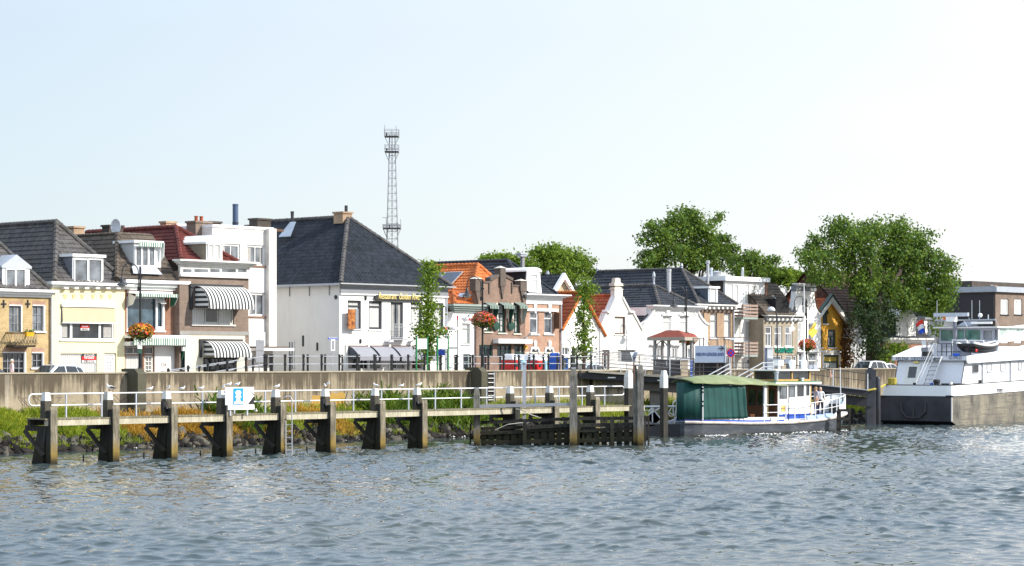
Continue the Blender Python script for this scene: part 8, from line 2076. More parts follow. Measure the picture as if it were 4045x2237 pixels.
# ================================================================ BARGE, its stern towards us
BDn = 25.0; tS = TX(3760, BDn)
dfar = on_t(*Z7(378, 1200), tS)[1]; BDf = dfar
barge = thing('barge', 'large white and black motor barge with wheelhouse, stern towards the viewer', 'boat', (tS+4, (BDn+BDf)/2, 0), 'boats at the quay')
tE = tS+62
ztop_h = on_d(*Z7(1015, 1028), BDn)[2]; zbw = on_d(*Z7(1015, 930), BDn)[2]
m = NT('barge_black'); co = m.co(); f = m.noise(.8, co, 6, .65); m.principled(m.ramp(f, [(.3, (.022,.024,.03)), (.7, (.065,.065,.075))]), .45, None, 0, .4); BBLK = m.m
m = NT('barge_worn_side'); co = m.co(); sp = m.n('ShaderNodeSeparateXYZ'); m.l(co, sp.inputs[0])
f = m.noise(1.0, m.mapped(co, (1.1, 1.1, .5)), 7, .7); c = m.ramp(f, [(.3, (.05,.047,.044)), (.46, (.15,.137,.112)), (.62, (.25,.225,.17)), (.8, (.31,.23,.12))])
g = m.noise(1.0, m.mapped(co, (.35, .35, 5)), 5, .6); c = m.mix(m.ramp(g, [(.5, (0,0,0)), (.62, (.65,.65,.65))]), c, (.09,.085,.075)); m.principled(c, .6, None, 0, .3); BWORN = m.m
mb = MB(); cut = .9
v = [(tS+cut, BDn-.3, -.6), (tS+cut, BDf+.3, -.6), (tS+.02, BDf+.05, .28), (tS+.02, BDn-.05, .28), (tS, BDf, ztop_h), (tS, BDn, ztop_h), (tS+8, BDf, ztop_h+.12), (tS+8, BDf+.0, -.6)]
mb.prism([(BDf, .25), (BDn-.02, .25), (BDn-.02, ztop_h), (BDf, ztop_h)], tS, tS+.1, 't'); mb.add([(tS+.001, BDf, .25), (tS+.001, BDn-.02, .25), (tS+1.6, BDn-.05, -.5), (tS+1.6, BDf, -.5)], [(0,1,2,3)]); mb.build('stern', BBLK, barge)
mb = MB(); mb.add([(tS+.02, BDn, .25), (tS+1.5, BDn, -.5), (tE, BDn, -.5), (tE, BDn, ztop_h+.62), (tS+22, BDn, ztop_h+.62), (tS+.02, BDn, ztop_h)], [(0,1,2,3,4,5)])
mb.add([(tS+.02, BDf, .25), (tS+1.5, BDf, -.5), (tE, BDf, -.5), (tE, BDf, ztop_h+.62), (tS+22, BDf, ztop_h+.62), (tS+.02, BDf, ztop_h)], [(5,4,3,2,1,0)]); mb.build('hull_side', BWORN, barge)
MB().box(tS-.02, tS+.03, BDn-.05, BDn+.02, .25, ztop_h).build('corner_strip', OFFW, barge)
mb = MB(); mb.add([(tS, BDf, ztop_h), (tS, BDn, ztop_h), (tE, BDn, ztop_h+.4), (tE, BDf, ztop_h+.4)], [(0,1,2,3)]); mb.build('deck', mat('barge_deck', (.10,.11,.13), .6), barge)
# white bulwark around the stern, leaning in a little, and along the sides
zb0 = ztop_h+.03; rr_ = .45
def bul(u, z_hi):      # path: far side -> stern -> near side
    return u
path = [(tS+10, BDf), (tS+.7, BDf), (tS+.2, BDf+.15), (tS+.05, BDf+.5), (tS+.05, BDn-.6), (tS+.2, BDn-.15), (tS+.7, BDn-.02), (tS+22, BDn-.02), (tE, BDn-.02)]
mb = MB(); pv = []
for i, (t, d) in enumerate(path):
    rise = .62/22*max(0, t-tS) if t <= tS+22 else .62
    ins_t = .12 if t < tS+.3 else 0; ins_d = .1*(1 if d > (BDn+BDf)/2 else -1)*(1 if t > tS+.15 else .0)
    pv.append([(t, d, zb0+rise), (t+ins_t, d-ins_d, zbw+rise), (t+ins_t+.06, d-ins_d*1.6, zbw+rise), (t+.06, d-ins_d*.6, zb0+rise)])
for i in range(len(pv)-1):
    a, b = pv[i], pv[i+1]; mb.add(a+b, [(0,1,5,4),(1,2,6,5),(2,3,7,6)])
mb.build('bulwark', WHITE, barge)
mb = MB(); mb.tube([(p[1][0]+.02, p[1][1], p[1][2]+.02) for p in pv], .035, 6); mb.tube([(p[0][0]-.01, p[0][1], p[0][2]-.01) for p in pv], .03, 6); mb.build('rim', BLACK, barge)
for x in (410, 985): p = on_t(*Z7(x, 1022), tS); MB().box(tS-.05, tS+.15, p[1]-.25, p[1]+.25, p[2]-.06, p[2]+.06).build('fairlead', BLACK, barge)
p = on_d(*Z7(1425, 985), BDn); mb = MB()
for i in range(4): mb.box(p[0]-.3+i*.2, p[0]-.26+i*.2, BDn-.03, BDn+.02, p[2]-.02, p[2]+.22)
mb.box(p[0]-.34, p[0]+.42, BDn-.03, BDn+.02, p[2]+.2, p[2]+.24); mb.build('freeing_port', GREYP, barge)
# anchor on the stern
p = on_t(*Z7(680, 1140), tS); mb = MB(); T_ = tS-.08; s_ = 1.5
for sg in (-1, 1): mb.tube([(T_, p[1], p[2]-.55), (T_, p[1]+sg*.55, p[2]-.5), (T_, p[1]+sg*.95, p[2]-.1), (T_, p[1]+sg*1.0, p[2]+.5)], [.05,.05,.07,.03], 8)
mb.tube([(T_, p[1], p[2]-.6), (T_, p[1], p[2]+.1)], .06, 8); mb.build('anchor', mat('anchor_steel', (.06,.057,.057), .6, .2), barge)
# after house with leaning front
t1b = TX(ZH(1465,0)[0], BDn-.6); hn = BDn-.6
q = on_d(*ZH(1555, 850), hn); t1t = q[0]; zht = q[2]
hf = on_t(*ZH(362, 1275), t1b)[1]; zhb = zb0+.1
HW = mat('barge_house_white', (.74,.75,.78), .5, .03)
mb = MB(); LH = 26
mb.add([(t1b,hf,zhb),(t1b,hn,zhb),(t1t,hn,zht),(t1t,hf,zht),(t1b+LH,hf,zhb+.4),(t1b+LH,hn,zhb+.4),(t1b+LH,hn,zht-.05),(t1b+LH,hf,zht-.05)], [(0,1,2,3),(1,5,6,2),(4,0,3,7),(3,2,6,7)])
mb.build('deckhouse', HW, barge)
mb = MB(); mb.tube([(t1b, hn+.02, zhb), (t1t, hn+.02, zht)], .03, 6); mb.tube([(t1b, hf, zhb), (t1t, hf, zht)], .03, 6); mb.build('corner_trim', BLACK, barge)
tn = t1t-.22; zs0, zs1 = zht-.03, on_t(*ZH(700, 790), tn)[2]
hf2 = on_t(*ZH(345, 800), tn)[1]; hn2 = BDn-.3
MB().box(tn, tn+.3, hf2, hn2-.102, zs0, zs1).build('name_strip', HW, barge)
BLT = mat('dark_blue_letters', (.02,.03,.09), .5)
def stern_text(body, x0, x1, ybase, size, shear):
    a, b = on_t(*ZH(x0, ybase), tn), on_t(*ZH(x1, ybase), tn)
    o = text(body, barge, BLT, tn-.01, a[1], a[2], size, shear=shear, across=True, ext=.004)
    wd = max(v.co.x for v in o.data.vertices); o.scale = ((b[1]-a[1])/wd, 1, 1)
stern_text('HELENA  LEKKERKERK/N', 410, 1065, 855, .36, .2); stern_text('02104525', 1290, 1505, 838, .40, 0)
# near-side bulwark panel of the upper deck sweeping up
mb = MB(); a0_, a1_ = TX(ZH(1610,0)[0], hn2), TX(ZH(2536,0)[0], hn2); zA0, zA1 = on_d(*ZH(1610, 905), hn2)[2], on_d(*ZH(1610, 782), hn2)[2]; zB0, zB1 = on_d(*ZH(2536, 842), hn2)[2], on_d(*ZH(2536, 605), hn2)[2]
k_ = (zB1-zA1)/(a1_-a0_); ex = 9; mid_ = TX(ZH(2050,0)[0], hn2); zM = on_d(*ZH(2050, 715), hn2)[2]
ol = [(tn, zs0), (tn, zs1), (a0_, zA1), (mid_, zM), (a1_, zB1), (a1_+2, zB1+k_*1.2), (a1_+ex, zB1+k_*1.2), (a1_+ex, zB0+.1), (a1_, zB0), (a0_, zA0)]
mb.prism(ol, hn2-.1, hn2); mb.build('side_panel', WHITE, barge)
MB().add([(tn,hf2,zs1-.3),(tn,hn2-.1,zs1-.3),(tn+LH,hn2-.1,zs1-.25),(tn+LH,hf2,zs1-.25)], [(0,1,2,3)]).build('upper_deck', mat('upper_deck_grey', (.20,.21,.23), .6), barge)
ol = [(tn, zs1-.2), (tn, zs1), (tn+3.2, zs1+.75), (tn+8, zs1+1.0), (tn+8, zs1-.2)]; MB().prism(ol, hf2, hf2+.08).build('side_panel', HW, barge)
for x0, x1, y0, y1, pn in ((1675,1775,930,1065,GL_D),(1920,1996,915,1055,GL_W),(2145,2220,900,1040,GL_W),(2435,2500,885,1015,GL_C)):
    a, b = TX(ZH(x0,0)[0], hn), TX(ZH(x1,0)[0], hn); c, e = on_d(*ZH((x0+x1)/2, y1), hn)[2], on_d(*ZH((x0+x1)/2, y0), hn)[2]
    mb = MB(); mb.tube([(a,hn+.02,c+.1),(a,hn+.02,e-.1),(a+.1,hn+.02,e),(b-.1,hn+.02,e),(b,hn+.02,e-.1),(b,hn+.02,c+.1),(b-.1,hn+.02,c),(a+.1,hn+.02,c),(a,hn+.02,c+.1)], .035, 6); o = mb.build('window', LEAD, barge); MB().box(a, b, hn-.01, hn+.015, c, e).build('pane', pn, o)
for x, y0, y1 in ((1850, 895, 1240), (2315, 870, 1225)): t = TX(ZH(x,0)[0], hn+.08); MB().tube([(t, hn+.08, on_d(*ZH(x, y1), hn)[2]), (t, hn+.08, on_d(*ZH(x, y0), hn)[2])], .045, 6).build('pipe', LEAD, barge)
a, b = TX(ZH(1778,0)[0], hn), TX(ZH(1835,0)[0], hn); MB().box(a, b, hn-.01, hn+.01, on_d(*ZH(1800, 1238), hn)[2], on_d(*ZH(1800, 1180), hn)[2]).build('vent_opening', BLACK, barge)
# door, lamp, stairs on the leaning front (follow its slope)
def ont(x, y): 
    p = on_t(*ZH(x, y), t1b); f_ = (p[2]-zhb)/(zht-zhb); return on_t(*ZH(x, y), t1b+(t1t-t1b)*f_)
def frontq(name, m_, x0, x1, y0, y1, out, parent=None, thick=.05):
    q = [ont(x0, y1), ont(x1, y1), ont(x1, y0), ont(x0, y0)]; q[1] = (q[0][0], q[1][1], q[0][2]); q[2] = (q[3][0], q[1][1], q[3][2]); q[0] = (q[0][0], q[3][1], q[0][2])
    return MB().add([(t-out,d,z) for t,d,z in q]+[(t+.1,d,z) for t,d,z in q], [(0,1,2,3),(0,4,5,1),(1,5,6,2),(2,6,7,3),(3,7,4,0)]).build(name, m_, parent or barge)
dr = frontq('door', OFFW, 605, 782, 918, 1270, .06); frontq('pane', GL_D, 645, 746, 960, 1142, .075, dr); frontq('lamp', mat('lamp_yellow', (.75,.62,.18), .5), 725, 802, 872, 900, .14)
s0, s1 = on_t(*ZH(880, 1262), t1b-.9), on_t(*ZH(1110, 845), tn-.05)
st_ = thing('ships_ladder', 'steep grey ladder with handrails on the barge stern house', 'ladder', (s0[0], s0[1], zhb))
wd = .33
for sg in (-1, 1): MB().bar((s0[0], s0[1]+sg*wd, zhb), (s1[0], s1[1]+sg*wd, zs1), .05, .12).build('stringer', RAILW, st_)
for i in range(9):
    f_ = (i+.6)/9; c = Vector(s0).lerp(Vector(s1), f_); c.z = zhb+(zs1-zhb)*f_; MB().box(c.x-.1, c.x+.1, c.y-wd+.03, c.y+wd-.03, c.z-.015, c.z+.02).build('tread', GREYP, st_)
for sg in (-1.1,):
    mb = MB(); mb.tube([(s0[0]-.1, s0[1]+sg*wd-.2, zhb), (s0[0]-.1, s0[1]+sg*wd-.2, zhb+.9), (s1[0], s1[1]+sg*wd, zs1+.9), (s1[0]+.4, s1[1]+sg*wd, zs1+.9), (s1[0]+.4, s1[1]+sg*wd, zs1)], .025, 6); mb.tube([(s0[0]-.1, s0[1]+sg*wd-.2, zhb+.45), (s1[0], s1[1]+sg*wd, zs1+.45)], .02, 6); mb.build('handrail', RAILW, st_)
for x0, x1, y0, m_, nm in ((700,752,1225,BLACK,'bollard'),(1038,1142,1172,BLACK,'winch'),(1300,1350,1212,OFFW,'bollard'),(985,1030,1225,BLUEP,'crate')):
    a, b = on_t(*ZH(x0, y0), tS+1.2), on_t(*ZH(x1, y0), tS+1.2); r_ = (b[1]-a[1])/2
    MB().lathe((tS+1.2, (a[1]+b[1])/2, zb0), [(r_*.9, 0), (r_*.8, (a[2]-zb0)*.8), (r_, (a[2]-zb0)*.86), (r_*.9, a[2]-zb0)], 14).build(nm, m_, barge)
MB().box(tS+1.4, tS+2.0, on_t(*ZH(1140, 1250), tS+1.2)[1], on_t(*ZH(1460, 1250), tS+1.2)[1], zb0, zbw+.14).build('hatch', DGREY, barge)
# upper works: rail, casing, flag
rl = TX(ZH(1100,0)[0], (hf2+hn2)/2); mb = MB()
ua = on_t(*ZH(1095, 580), tn+.5); ub = on_t(*ZH(1335, 575), tn+.5); zt_ = ua[2]; z0_ = zs1-.25
for f_ in (0, .33, .66, 1): d = ua[1]+(ub[1]-ua[1])*f_; mb.tube([(tn+.5, d, z0_), (tn+.5, d, zt_)], .03, 6)
for z in (zt_, (z0_+zt_)/2): mb.tube([(tn+.5, ua[1], z), (tn+.5, ub[1], z), (tn+1.8, ub[1], z)], .028, 6)
mb.build('deck_rail', DGREY, barge)
a, b = on_t(*ZH(830, 780), tn+.6), on_t(*ZH(945, 640), tn+.6); MB().box(tn+.6, tn+1.4, a[1], b[1], a[2]+.3, b[2]).build('engine_vent', GREYP, barge); MB().box(tn+.62, tn+1.3, a[1]+.06, b[1]-.06, z0_, a[2]+.299).build('vent_opening', BLACK, barge)
a, b = on_t(*ZH(850, 605), tn+1.2), on_t(*ZH(930, 525), tn+1.2); MB().box(tn+1.15, tn+1.2, a[1], b[1], a[2], b[2]).build('white_box', WHITEP, barge)
fp0, fp1 = on_t(*ZH(930, 600), tn+1.0), on_t(*ZH(866, 160), tn+1.0); MB().tube([(tn+1.0, fp0[1], z0_), fp0, fp1], .028, 6).build('flag_staff', BROWNW, barge)
def flag_t(label, pts, tt, mats_):
    P = [Vector(on_t(*ZH(x, y), tt)) for x, y in pts]; th = thing('national_flag', label, 'flag', tuple(P[0])); mb = MB(); n, k = 14, 6
    for i in range(n+1):
        for j in range(k+1): u, v = i/n, j/k; q = P[0].lerp(P[1], u).lerp(P[3].lerp(P[2], u), v); mb.v.append((q.x+.07*math.sin(u*8+v), q.y, q.z+.04*math.sin(u*6)))
    for i in range(n):
        for j in range(k): a = i*(k+1)+j; mb.f.append((a, a+1, a+k+2, a+k+1)); mb.m.append(j//2)
    mb.build('cloth', mats_, th, smooth=True)
flag_t('red white and blue flag flying at the barge stern', [(862,172),(730,245),(805,415),(888,405)], tn+.98, [FR, FW, FBL])
# wheelhouse
wn = BDn-1.6; twb = TX(ZH(2110,0)[0], wn); wf = on_t(*ZH(1135, 500), twb)[1]
wzt, wzb = on_t(*ZH(1600, 322), twb)[2], on_t(*ZH(1600, 545), twb)[2]; wl = 4.6
GHP = glass_mat('greenish_wheelhouse_glass', (.07,.17,.14), .05, spec=.35); GHL = glass_mat('pale_green_side_glass', (.55,.68,.62), .05)  # side panes: bright sky seen through them is put into the colour
hl = []
for x0, x1, y0, y1 in ((1157,1362,350,533),(1432,1545,345,530),(1560,1812,345,530),(1862,2005,363,515),(2052,2092,345,510)):
    a, b = on_t(*ZH(x0, y1), twb), on_t(*ZH(x1, y0), twb); hl.append((a[1], b[1], a[2], b[2]))
WGREY = mat('wheelhouse_grey', (.36,.37,.42), .45, .05)
def wall_t(mb, tt, outline, holes, back):      # wall across the row
    loops = [[Vector((a, b, 0)) for a, b in outline]]+[[Vector(p+(0,)) for p in ((a,c),(b,c),(b,e),(a,e))] for a, b, c, e in holes]
    flat = [p for l in loops for p in l]; mb.add([(tt, p.x, p.y) for p in flat], [tuple(t3) for t3 in tessellate_polygon(loops)])
    for a, b, c, e in holes: mb.add([(tt,a,c),(tt,b,c),(tt,b,e),(tt,a,e),(back,a,c),(back,b,c),(back,b,e),(back,a,e)], [(0,4,5,1),(1,5,6,2),(2,6,7,3),(3,7,4,0)])
mb = MB(); wall_t(mb, twb, [(wf, wzb-.35), (wn, wzb-.35), (wn, wzt), (wf, wzt)], hl, twb+.1); mb.box(twb+.1, twb+wl, wf, wf+.08, wzb-.35, wzt); mb.build('wheelhouse', WGREY, barge)
for i, (a, b, c, e) in enumerate(hl): MB().box(twb+.05, twb+.07, a, b, c, e).build('window', GHP if i < 3 else GL_M, barge)
sh_ = []
for x0, x1, y0, y1 in ((2135,2315,322,505),(2332,2512,290,488)): sh_.append((TX(ZH(x0,0)[0], wn), TX(ZH(x1,0)[0], wn), on_d(*ZH((x0+x1)/2, y1), wn)[2], on_d(*ZH((x0+x1)/2, y0), wn)[2]))
ze_ = on_d(*ZH(2530, 262), wn)[2]; te_ = TX(ZH(2640,0)[0], wn)
zl0 = on_d(*ZH(2120, 555), wn)[2]
mb = MB(); mb.wall([(twb+.0, zl0), (te_, zl0+.2), (te_, ze_+.05), (twb, wzt)], sh_, wn, .08); mb.build('wheelhouse_side', WHITE, barge)
for a, b, c, e in sh_: MB().box(a, b, wn-.06, wn-.04, c, e).build('window', GHL, barge)
MB().box(twb-.5, te_, wf-.25, wn+.2, wzt+.002, wzt+.1).build('wheelhouse_roof', OFFW, barge)
MB().box(twb+.3, te_-.3, wf+.1, wn-.15, zs1-.3, wzb-.36).build('wheelhouse_trunk', HW, barge)
a = on_t(*ZH(965, 600), twb+.2); MB().box(twb+.2, twb+3, a[1], wf+2.0, zs1-.25, a[2]).build('casing', HW, barge)
# mast, radar, antenna bar
tm_ = twb-1.0; a, b = on_t(*ZH(1400, 640), tm_), on_t(*ZH(1390, 215), tm_)
mb_ = MB().tube([(tm_, a[1], zs1-.3), (tm_, b[1], b[2])], [.17, .14], 10).build('mast', mat('mast_dark_grey', (.16,.17,.20), .5), barge)
a, b = on_t(*ZH(1047, 108), tm_), on_t(*ZH(1614, 90), tm_); MB().box(tm_-.1, tm_+.1, a[1], b[1], (a[2]+b[2])/2-.13, (a[2]+b[2])/2+.13).build('radar_scanner', mat('radar_grey', (.50,.53,.58), .4), barge)
a, b = on_t(*ZH(1272, 215), tm_), on_t(*ZH(1400, 132), tm_); MB().box(tm_-.25, tm_+.25, a[1], b[1], a[2], b[2]).build('radar_motor', WHITE, barge)
a, b = on_t(*ZH(1197, 182), tm_), on_t(*ZH(1236, 136), tm_); MB().lathe((tm_, (a[1]+b[1])/2, a[2]), [(.09, 0), (.1, .05), (.1, b[2]-a[2]), (.03, b[2]-a[2]+.02)], 12).build('orange_lamp', mat('lamp_orange', (.75,.18,.02), .4), barge)
a, b = on_t(*ZH(1060, 195), tm_+.4), on_t(*ZH(2062, 190), tm_+.4); mb = MB(); mb.box(tm_+.35, tm_+.45, a[1], b[1], a[2]-.05, a[2]+.05)
for x, y in ((1095,0),(1625,150),(1672,0),(1800,0),(1942,98),(2060,165)): p = on_t(*ZH(x, y), tm_+.4); mb.tube([(tm_+.4, p[1], a[2]), (tm_+.4, p[1], p[2]+(.6 if y == 0 else 0))], .022 if y != 98 else .05, 5)
for d in (b[1], b[1]-2.6): mb.tube([(tm_+.4, d, a[2]), (tm_+.9, d, wzt+.1)], .03, 5)
mb.build('antenna_bar', LEAD, barge)
p = on_t(*ZH(1810, 110), tm_+.4); MB().ell((tm_+.4, p[1], p[2]), (.16,.16,.16), 12, 8).build('satellite_dome', WHITE, barge)
a, b = on_t(*ZH(1425, 275), twb+.4), on_t(*ZH(1650, 205), twb+.4); MB().hexa([(twb+.4,a[1],wzt+.1),(twb+1.4,a[1],wzt+.1),(twb+1.4,b[1],wzt+.1),(twb+.4,b[1],wzt+.1)], [(twb+.4,a[1],wzt+.18),(twb+1.4,a[1],b[2]),(twb+1.4,b[1],b[2]),(twb+.4,b[1],wzt+.18)]).build('solar_panel', SOL, barge)
a, b = on_t(*ZH(1655, 240), twb+.6), on_t(*ZH(2000, 215), twb+.6); MB().box(twb+.6, twb+.7, a[1], b[1], a[2]-.06, a[2]+.1).build('light_bar', WHITE, barge)
p = W(twb+.7, on_t(*ZH(1890, 450), twb)[1]-.1, wzb-.85)
person('dark silhouette of the skipper in the barge wheelhouse', p, BETA+R(60), bpy.data.materials['dark_jacket'], bpy.data.materials['black_trousers'], HAIRB, dict(REST), 1.76, 'people on the barge')
# dinghy in its davits
dd_ = BDn-.9; x0, x1 = TX(ZH(1565,0)[0], dd_), TX(ZH(2078,0)[0], dd_); zk = on_d(*ZH(1800, 745), dd_)[2]; zg_ = on_d(*ZH(1620, 590), dd_)[2]
dg = thing('dinghy', 'black rowing dinghy with white gunwale hung outside the barge wheelhouse', 'boat', ((x0+x1)/2, dd_, zk), 'boats at the quay')
Ld = x1-x0
def dloft(name, m_, z_lo, z_hi, wide, ins=0):
    mb = MB(); S = [i/12 for i in range(13)]; rings = []
    for s in S:
        b = .78*math.sin(math.pi*min(1, .28+s*.72*.995))**.55 if s < .999 else .04; b = max(.04, b-ins); sh = .22*(2*s-1)**2+.1*s
        rings.append([(x0+Ld*s, dd_+b, z_hi+sh), (x0+Ld*s, dd_+b*.92, z_hi+sh+(z_lo-z_hi)*.5), (x0+Ld*s, dd_+b*.35, z_lo+sh*.7), (x0+Ld*s, dd_-b*.35, z_lo+sh*.7), (x0+Ld*s, dd_-b*.92, z_hi+sh+(z_lo-z_hi)*.5), (x0+Ld*s, dd_-b, z_hi+sh)])
    n = 6; o = len(mb.v)
    for r in rings: mb.v += r
    for i in range(12):
        for j in range(n-1): mb.f.append((o+i*n+j, o+(i+1)*n+j, o+(i+1)*n+j+1, o+i*n+j+1)); mb.m.append(0)
    mb.f.append(tuple(o+j for j in range(n))); mb.m.append(0)
    ob = mb.build(name, m_, dg, smooth=True); ob.modifiers.new('t', 'SOLIDIFY').thickness = .03; return ob, rings
_, rings = dloft('hull', mat('dinghy_black', (.018,.016,.018), .35), zk, zg_-.16, .78)
mb = MB()
for k in (0, 5): mb.tube([(r[k][0], r[k][1], r[k][2]+.05) for r in rings], .085, 8)
mb.build('gunwale', WHITE, dg)
MB().box(x0+Ld*.45, x0+Ld*.5, dd_-.6, dd_+.6, zg_-.25, zg_-.2).build('thwart', mat('thwart_wood', (.3,.25,.2), .6), dg)
MB().ell((x0+Ld*.12, dd_+.58, zk+.22), (.14,.05,.12), 10, 6).build('red_mark', REDP, dg)
for tt in (x0+.1, x0+Ld*.55): MB().tube([(tt, dd_-1.2, zs1-.2), (tt, dd_-1.1, zg_+.3), (tt, dd_+.1, zg_+.26), (tt, dd_+.1, zg_+.05)], .045, 8).build('davit', WHITE, dg)
pa_ = on_t(*ZH(1570, 500), tn+1.6); MB().prism([(pa_[1]-.9, zs1-.25), (pa_[1]+.5, zs1-.25), (pa_[1]-.1, pa_[2]), (pa_[1]-.5, pa_[2])], tn+1.7, tn+1.8, 't').build('davit_plate', WGREY, barge)
ba = on_t(*ZH(1340, 790), tn+.7); MB().lathe((tn+.7, ba[1]+.35, zs1-.28), [(.22, 0), (.26, .45), (.3, .47), (.2, .5)], 14).build('blue_tub', BLUEP, barge)
# yellow mooring rope to the dolphin
a = on_t(*ZH(330, 1235), tS+.4); mr = thing('mooring_rope', 'yellow mooring rope from the barge stern round the steel dolphin', 'rope', (tS+.4, a[1], zbw))
e = at_depth(*Z7(258, 975), 158.8); YR = mat('yellow_rope', (.40,.33,.06), .8)
b_ = at_depth(*Z7(385, 945), 160.2)
MB().tube([e, at_depth(*Z7(330, 962), 158.9), b_, (tS+.3, a[1]-.3, zbw+.06)], .075, 8).build('rope', YR, mr)
mb = MB()
for i in range(5): mb.tube([(tS+.45+.28*math.cos(k*.7), a[1]+.1+.28*math.sin(k*.7), zbw+.05+i*.1) for k in range(10)], .06, 6)
mb.build('coil', YR, mr)
# ================================================================ WATER, SKY, SUN, CAMERA
def axis(a, b, f): 
    out = [a]
    while out[-1] < b: out.append(out[-1]+f(out[-1]))
    return out
xs_ = axis(-42, 52, lambda x: .10); ys_ = axis(43, 175, lambda y: .065+max(0, y-50)*.0016)
xs_ = [-600, -300, -150, -90, -60]+xs_+[60, 80, 120, 200, 400, 700]; ys_ = [-200, -60, 0, 25, 36]+ys_+[190, 230, 300, 420]
Xw, Yw = np.meshgrid(np.array(xs_), np.array(ys_)); H_ = np.zeros_like(Xw); DX = np.zeros_like(Xw); DY = np.zeros_like(Xw)
wr_ = np.random.default_rng(11)
for i in range(130):
    lam = .32*math.exp(wr_.uniform(0, 1)**1.1*math.log(1.75/.32)); kk = 2*math.pi/lam
    th_ = R(80)+wr_.normal(0, .85); A = .0102*lam**1.0*wr_.uniform(.4, 1.25)
    ph_ = wr_.uniform(0, 6.28); arg = kk*(Xw*math.cos(th_)+Yw*math.sin(th_))+ph_
    env = .65+.35*np.sin(Xw*.13*math.cos(ph_)+Yw*.11*math.sin(ph_)+ph_*3)
    H_ += A*env*np.cos(arg); s_ = A*env*np.sin(arg)*1.3; DX -= s_*math.cos(th_); DY -= s_*math.sin(th_)
gust = .72+.4*np.sin(Xw*.07+1.1*np.sin(Yw*.05))*np.sin(Yw*.09+.6)
ed = np.clip((Yw-40)/6, 0, 1)*np.clip((175-Yw)/8, 0, 1)*np.clip((Xw+44)/3, 0, 1)*np.clip((54-Xw)/3, 0, 1)
# calmer lee strip along the bank
dq = Xw*NX+Yw*NY+PERP; lee = np.clip((dq-15)/14, .3, 1)
H_ *= gust*ed*lee; DX *= gust*ed*lee; DY *= gust*ed*lee
V = np.stack([Xw+DX, Yw+DY, H_], -1).reshape(-1, 3); nx_, ny_ = len(xs_), len(ys_)
ii = (np.arange(ny_-1)[:, None]*nx_+np.arange(nx_-1)[None]).ravel(); Fq = np.stack([ii, ii+1, ii+nx_+1, ii+nx_], 1)
m = NT('river_water'); co = m.co()
n1 = m.noise(5.5, m.mapped(co, (1, .8, 1)), 4, .6); n2 = m.noise(16, co, 3, .6)
hb = m.math('ADD', m.math('MULTIPLY', n1, .7), m.math('MULTIPLY', n2, .25))
mud = m.ramp(m.noise(.06, co, 3), [(.35, (.032,.052,.062)), (.65, (.052,.064,.056))])
p = m.principled(mud, .035, m.bump(hb, .13, .02), 0, .5); p.inputs['IOR'].default_value = 1.33
o = np_mesh('water', V, Fq, [m.m], smooth=True); o['kind'] = 'structure'
# foam: little wash along the stones and the ferry
FOAM = mat('foam', (.75,.76,.75), .8, .05)
n = 1500; Tf = rg.uniform(ta_f := TX(-30, 17), TX(1900, 17), n); msk = (np.sin(Tf*1.3)+np.sin(Tf*.51+2)+rg.normal(0, .5, n)) > .55; Tf = Tf[msk]; n = len(Tf)
Df = 16.6+rg.normal(0, .12, n); pos = np.stack([Tf, Df, .03+rg.uniform(0, .05, n)], 1); V, Fq = leaf_cloud(pos, np.tile([0, .2, 1.], (n, 1)), .06, .25, 1.2)
o = np_mesh('foam', to_world(V), Fq, [FOAM]); tag(o, 'thin line of white foam where small waves wash the stones', 'foam', kind='stuff')
n = 900; s = rg.uniform(-.05, .95, n); d_ = np.array([FD0+hbw(q)+.15 for q in s])+np.abs(rg.normal(0, .35, n)); msk = (np.sin(s*40)+np.sin(s*23+1)+rg.normal(0, .6, n)) > .6
pos = np.stack([fs+s*FL, d_, rg.uniform(.03, .1, n)], 1)[msk]; n = len(pos); V, Fq = leaf_cloud(pos, np.tile([0, .2, 1.], (n, 1)), .07, .3, 1.2)
o = np_mesh('foam', to_world(V), Fq, [FOAM]); tag(o, 'white foam churned along the waterline of the ferry', 'foam', kind='stuff')
# ---- sky and sun
SUN_EL, SUN_AZ = R(34), R(-13)       # azimuth as a world angle from +X
sd = Vector((math.cos(SUN_EL)*math.cos(SUN_AZ), math.cos(SUN_EL)*math.sin(SUN_AZ), math.sin(SUN_EL)))
wd_ = bpy.data.worlds.new('World'); bpy.context.scene.world = wd_; wd_.use_nodes = True
nt = wd_.node_tree; nt.nodes.clear(); out = nt.nodes.new('ShaderNodeOutputWorld'); bg = nt.nodes.new('ShaderNodeBackground')
sk = nt.nodes.new('ShaderNodeTexSky'); sk.sky_type = 'NISHITA'; sk.sun_disc = False; sk.sun_elevation = SUN_EL; sk.sun_rotation = math.pi/2-SUN_AZ
sk.air_density = 1.0; sk.dust_density = 1.0; sk.ozone_density = 1.0; sk.altitude = 0
bg.inputs[1].default_value = .13; tc = nt.nodes.new('ShaderNodeTexCoord'); sp_n = nt.nodes.new('ShaderNodeSeparateXYZ'); nt.links.new(tc.outputs['Generated'], sp_n.inputs[0])
def mth(op, a, b):        # thin bright veil of high haze, thickest towards the sun
    x = nt.nodes.new('ShaderNodeMath'); x.operation = op
    for i, q in enumerate((a, b)):
        if hasattr(q, 'is_linked'): nt.links.new(q, x.inputs[i])
        else: x.inputs[i].default_value = q
    return x.outputs[0]
mpn = nt.nodes.new('ShaderNodeMapping'); nt.links.new(tc.outputs['Generated'], mpn.inputs[0]); mpn.inputs['Scale'].default_value = (3, 3, 14); mpn.inputs['Rotation'].default_value = (0, .25, 0)
nz = nt.nodes.new('ShaderNodeTexNoise'); nt.links.new(mpn.outputs[0], nz.inputs[0]); nz.inputs['Scale'].default_value = 1.6; nz.inputs['Detail'].default_value = 6
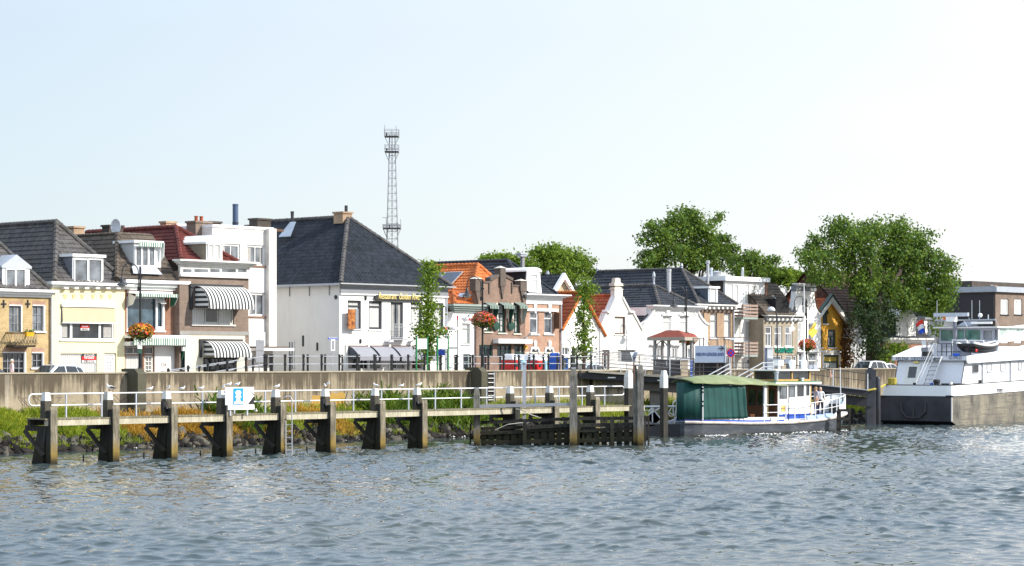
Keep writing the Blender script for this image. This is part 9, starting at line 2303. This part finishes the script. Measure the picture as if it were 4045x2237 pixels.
veil = mth('ADD', mth('ADD', mth('MULTIPLY', sp_n.outputs[0], 1.35), mth('MULTIPLY', sp_n.outputs[2], -1.5)), mth('ADD', mth('MULTIPLY', nz.outputs[0], .5), .46))
cl_n = nt.nodes.new('ShaderNodeClamp'); nt.links.new(veil, cl_n.inputs[0]); cl_n.inputs[1].default_value = .74; cl_n.inputs[2].default_value = .98
mx_n = nt.nodes.new('ShaderNodeMix'); mx_n.data_type = 'RGBA'; nt.links.new(cl_n.outputs[0], mx_n.inputs[0]); nt.links.new(sk.outputs[0], mx_n.inputs[6]); vc = nt.nodes.new('ShaderNodeMix'); vc.data_type = 'RGBA'; mr_n = nt.nodes.new('ShaderNodeMapRange'); nt.links.new(sp_n.outputs[0], mr_n.inputs[0]); mr_n.inputs[1].default_value = -.24; mr_n.inputs[2].default_value = .2
nt.links.new(mr_n.outputs[0], vc.inputs[0]); vc.inputs[6].default_value = (3.1, 3.55, 4.0, 1); vc.inputs[7].default_value = (4.9, 4.92, 4.96, 1); mr2 = nt.nodes.new('ShaderNodeMapRange'); nt.links.new(sp_n.outputs[2], mr2.inputs[0]); mr2.inputs[1].default_value = .14; mr2.inputs[2].default_value = .5
vb = nt.nodes.new('ShaderNodeMix'); vb.data_type = 'RGBA'; nt.links.new(mr2.outputs[0], vb.inputs[0]); nt.links.new(vc.outputs[2], vb.inputs[6]); vb.inputs[7].default_value = (5.7, 6.8, 8.3, 1); nt.links.new(vb.outputs[2], mx_n.inputs[7])
nt.links.new(mx_n.outputs[2], bg.inputs[0]); nt.links.new(bg.outputs[0], out.inputs[0])
su = bpy.data.lights.new('sun', 'SUN'); su.energy = 3.9; su.angle = R(.6); su.color = (1, .94, .85)
so = bpy.data.objects.new('sun', su); C.objects.link(so); so.rotation_euler = sd.to_track_quat('Z', 'Y').to_euler(); so.location = sd*100
cam = bpy.data.cameras.new('camera'); cam.sensor_width = 36; cam.lens = 36*F/4045; cam.shift_y = (HY-1118.5)/4045; cam.clip_start = .5; cam.clip_end = 3000
cao = bpy.data.objects.new('camera', cam); C.objects.link(cao); cao.location = (0, 0, EYE); cao.rotation_euler = (R(90), 0, 0); bpy.context.scene.camera = cao
vs = bpy.context.scene.view_settings; vs.view_transform = 'Standard'; vs.look = 'None'; vs.exposure = .76; vs.gamma = 1; vs.use_curve_mapping = False
cy = bpy.context.scene.cycles; cy.max_bounces = 6; cy.diffuse_bounces = 3; cy.glossy_bounces = 3; cy.transmission_bounces = 3; cy.use_denoising = True
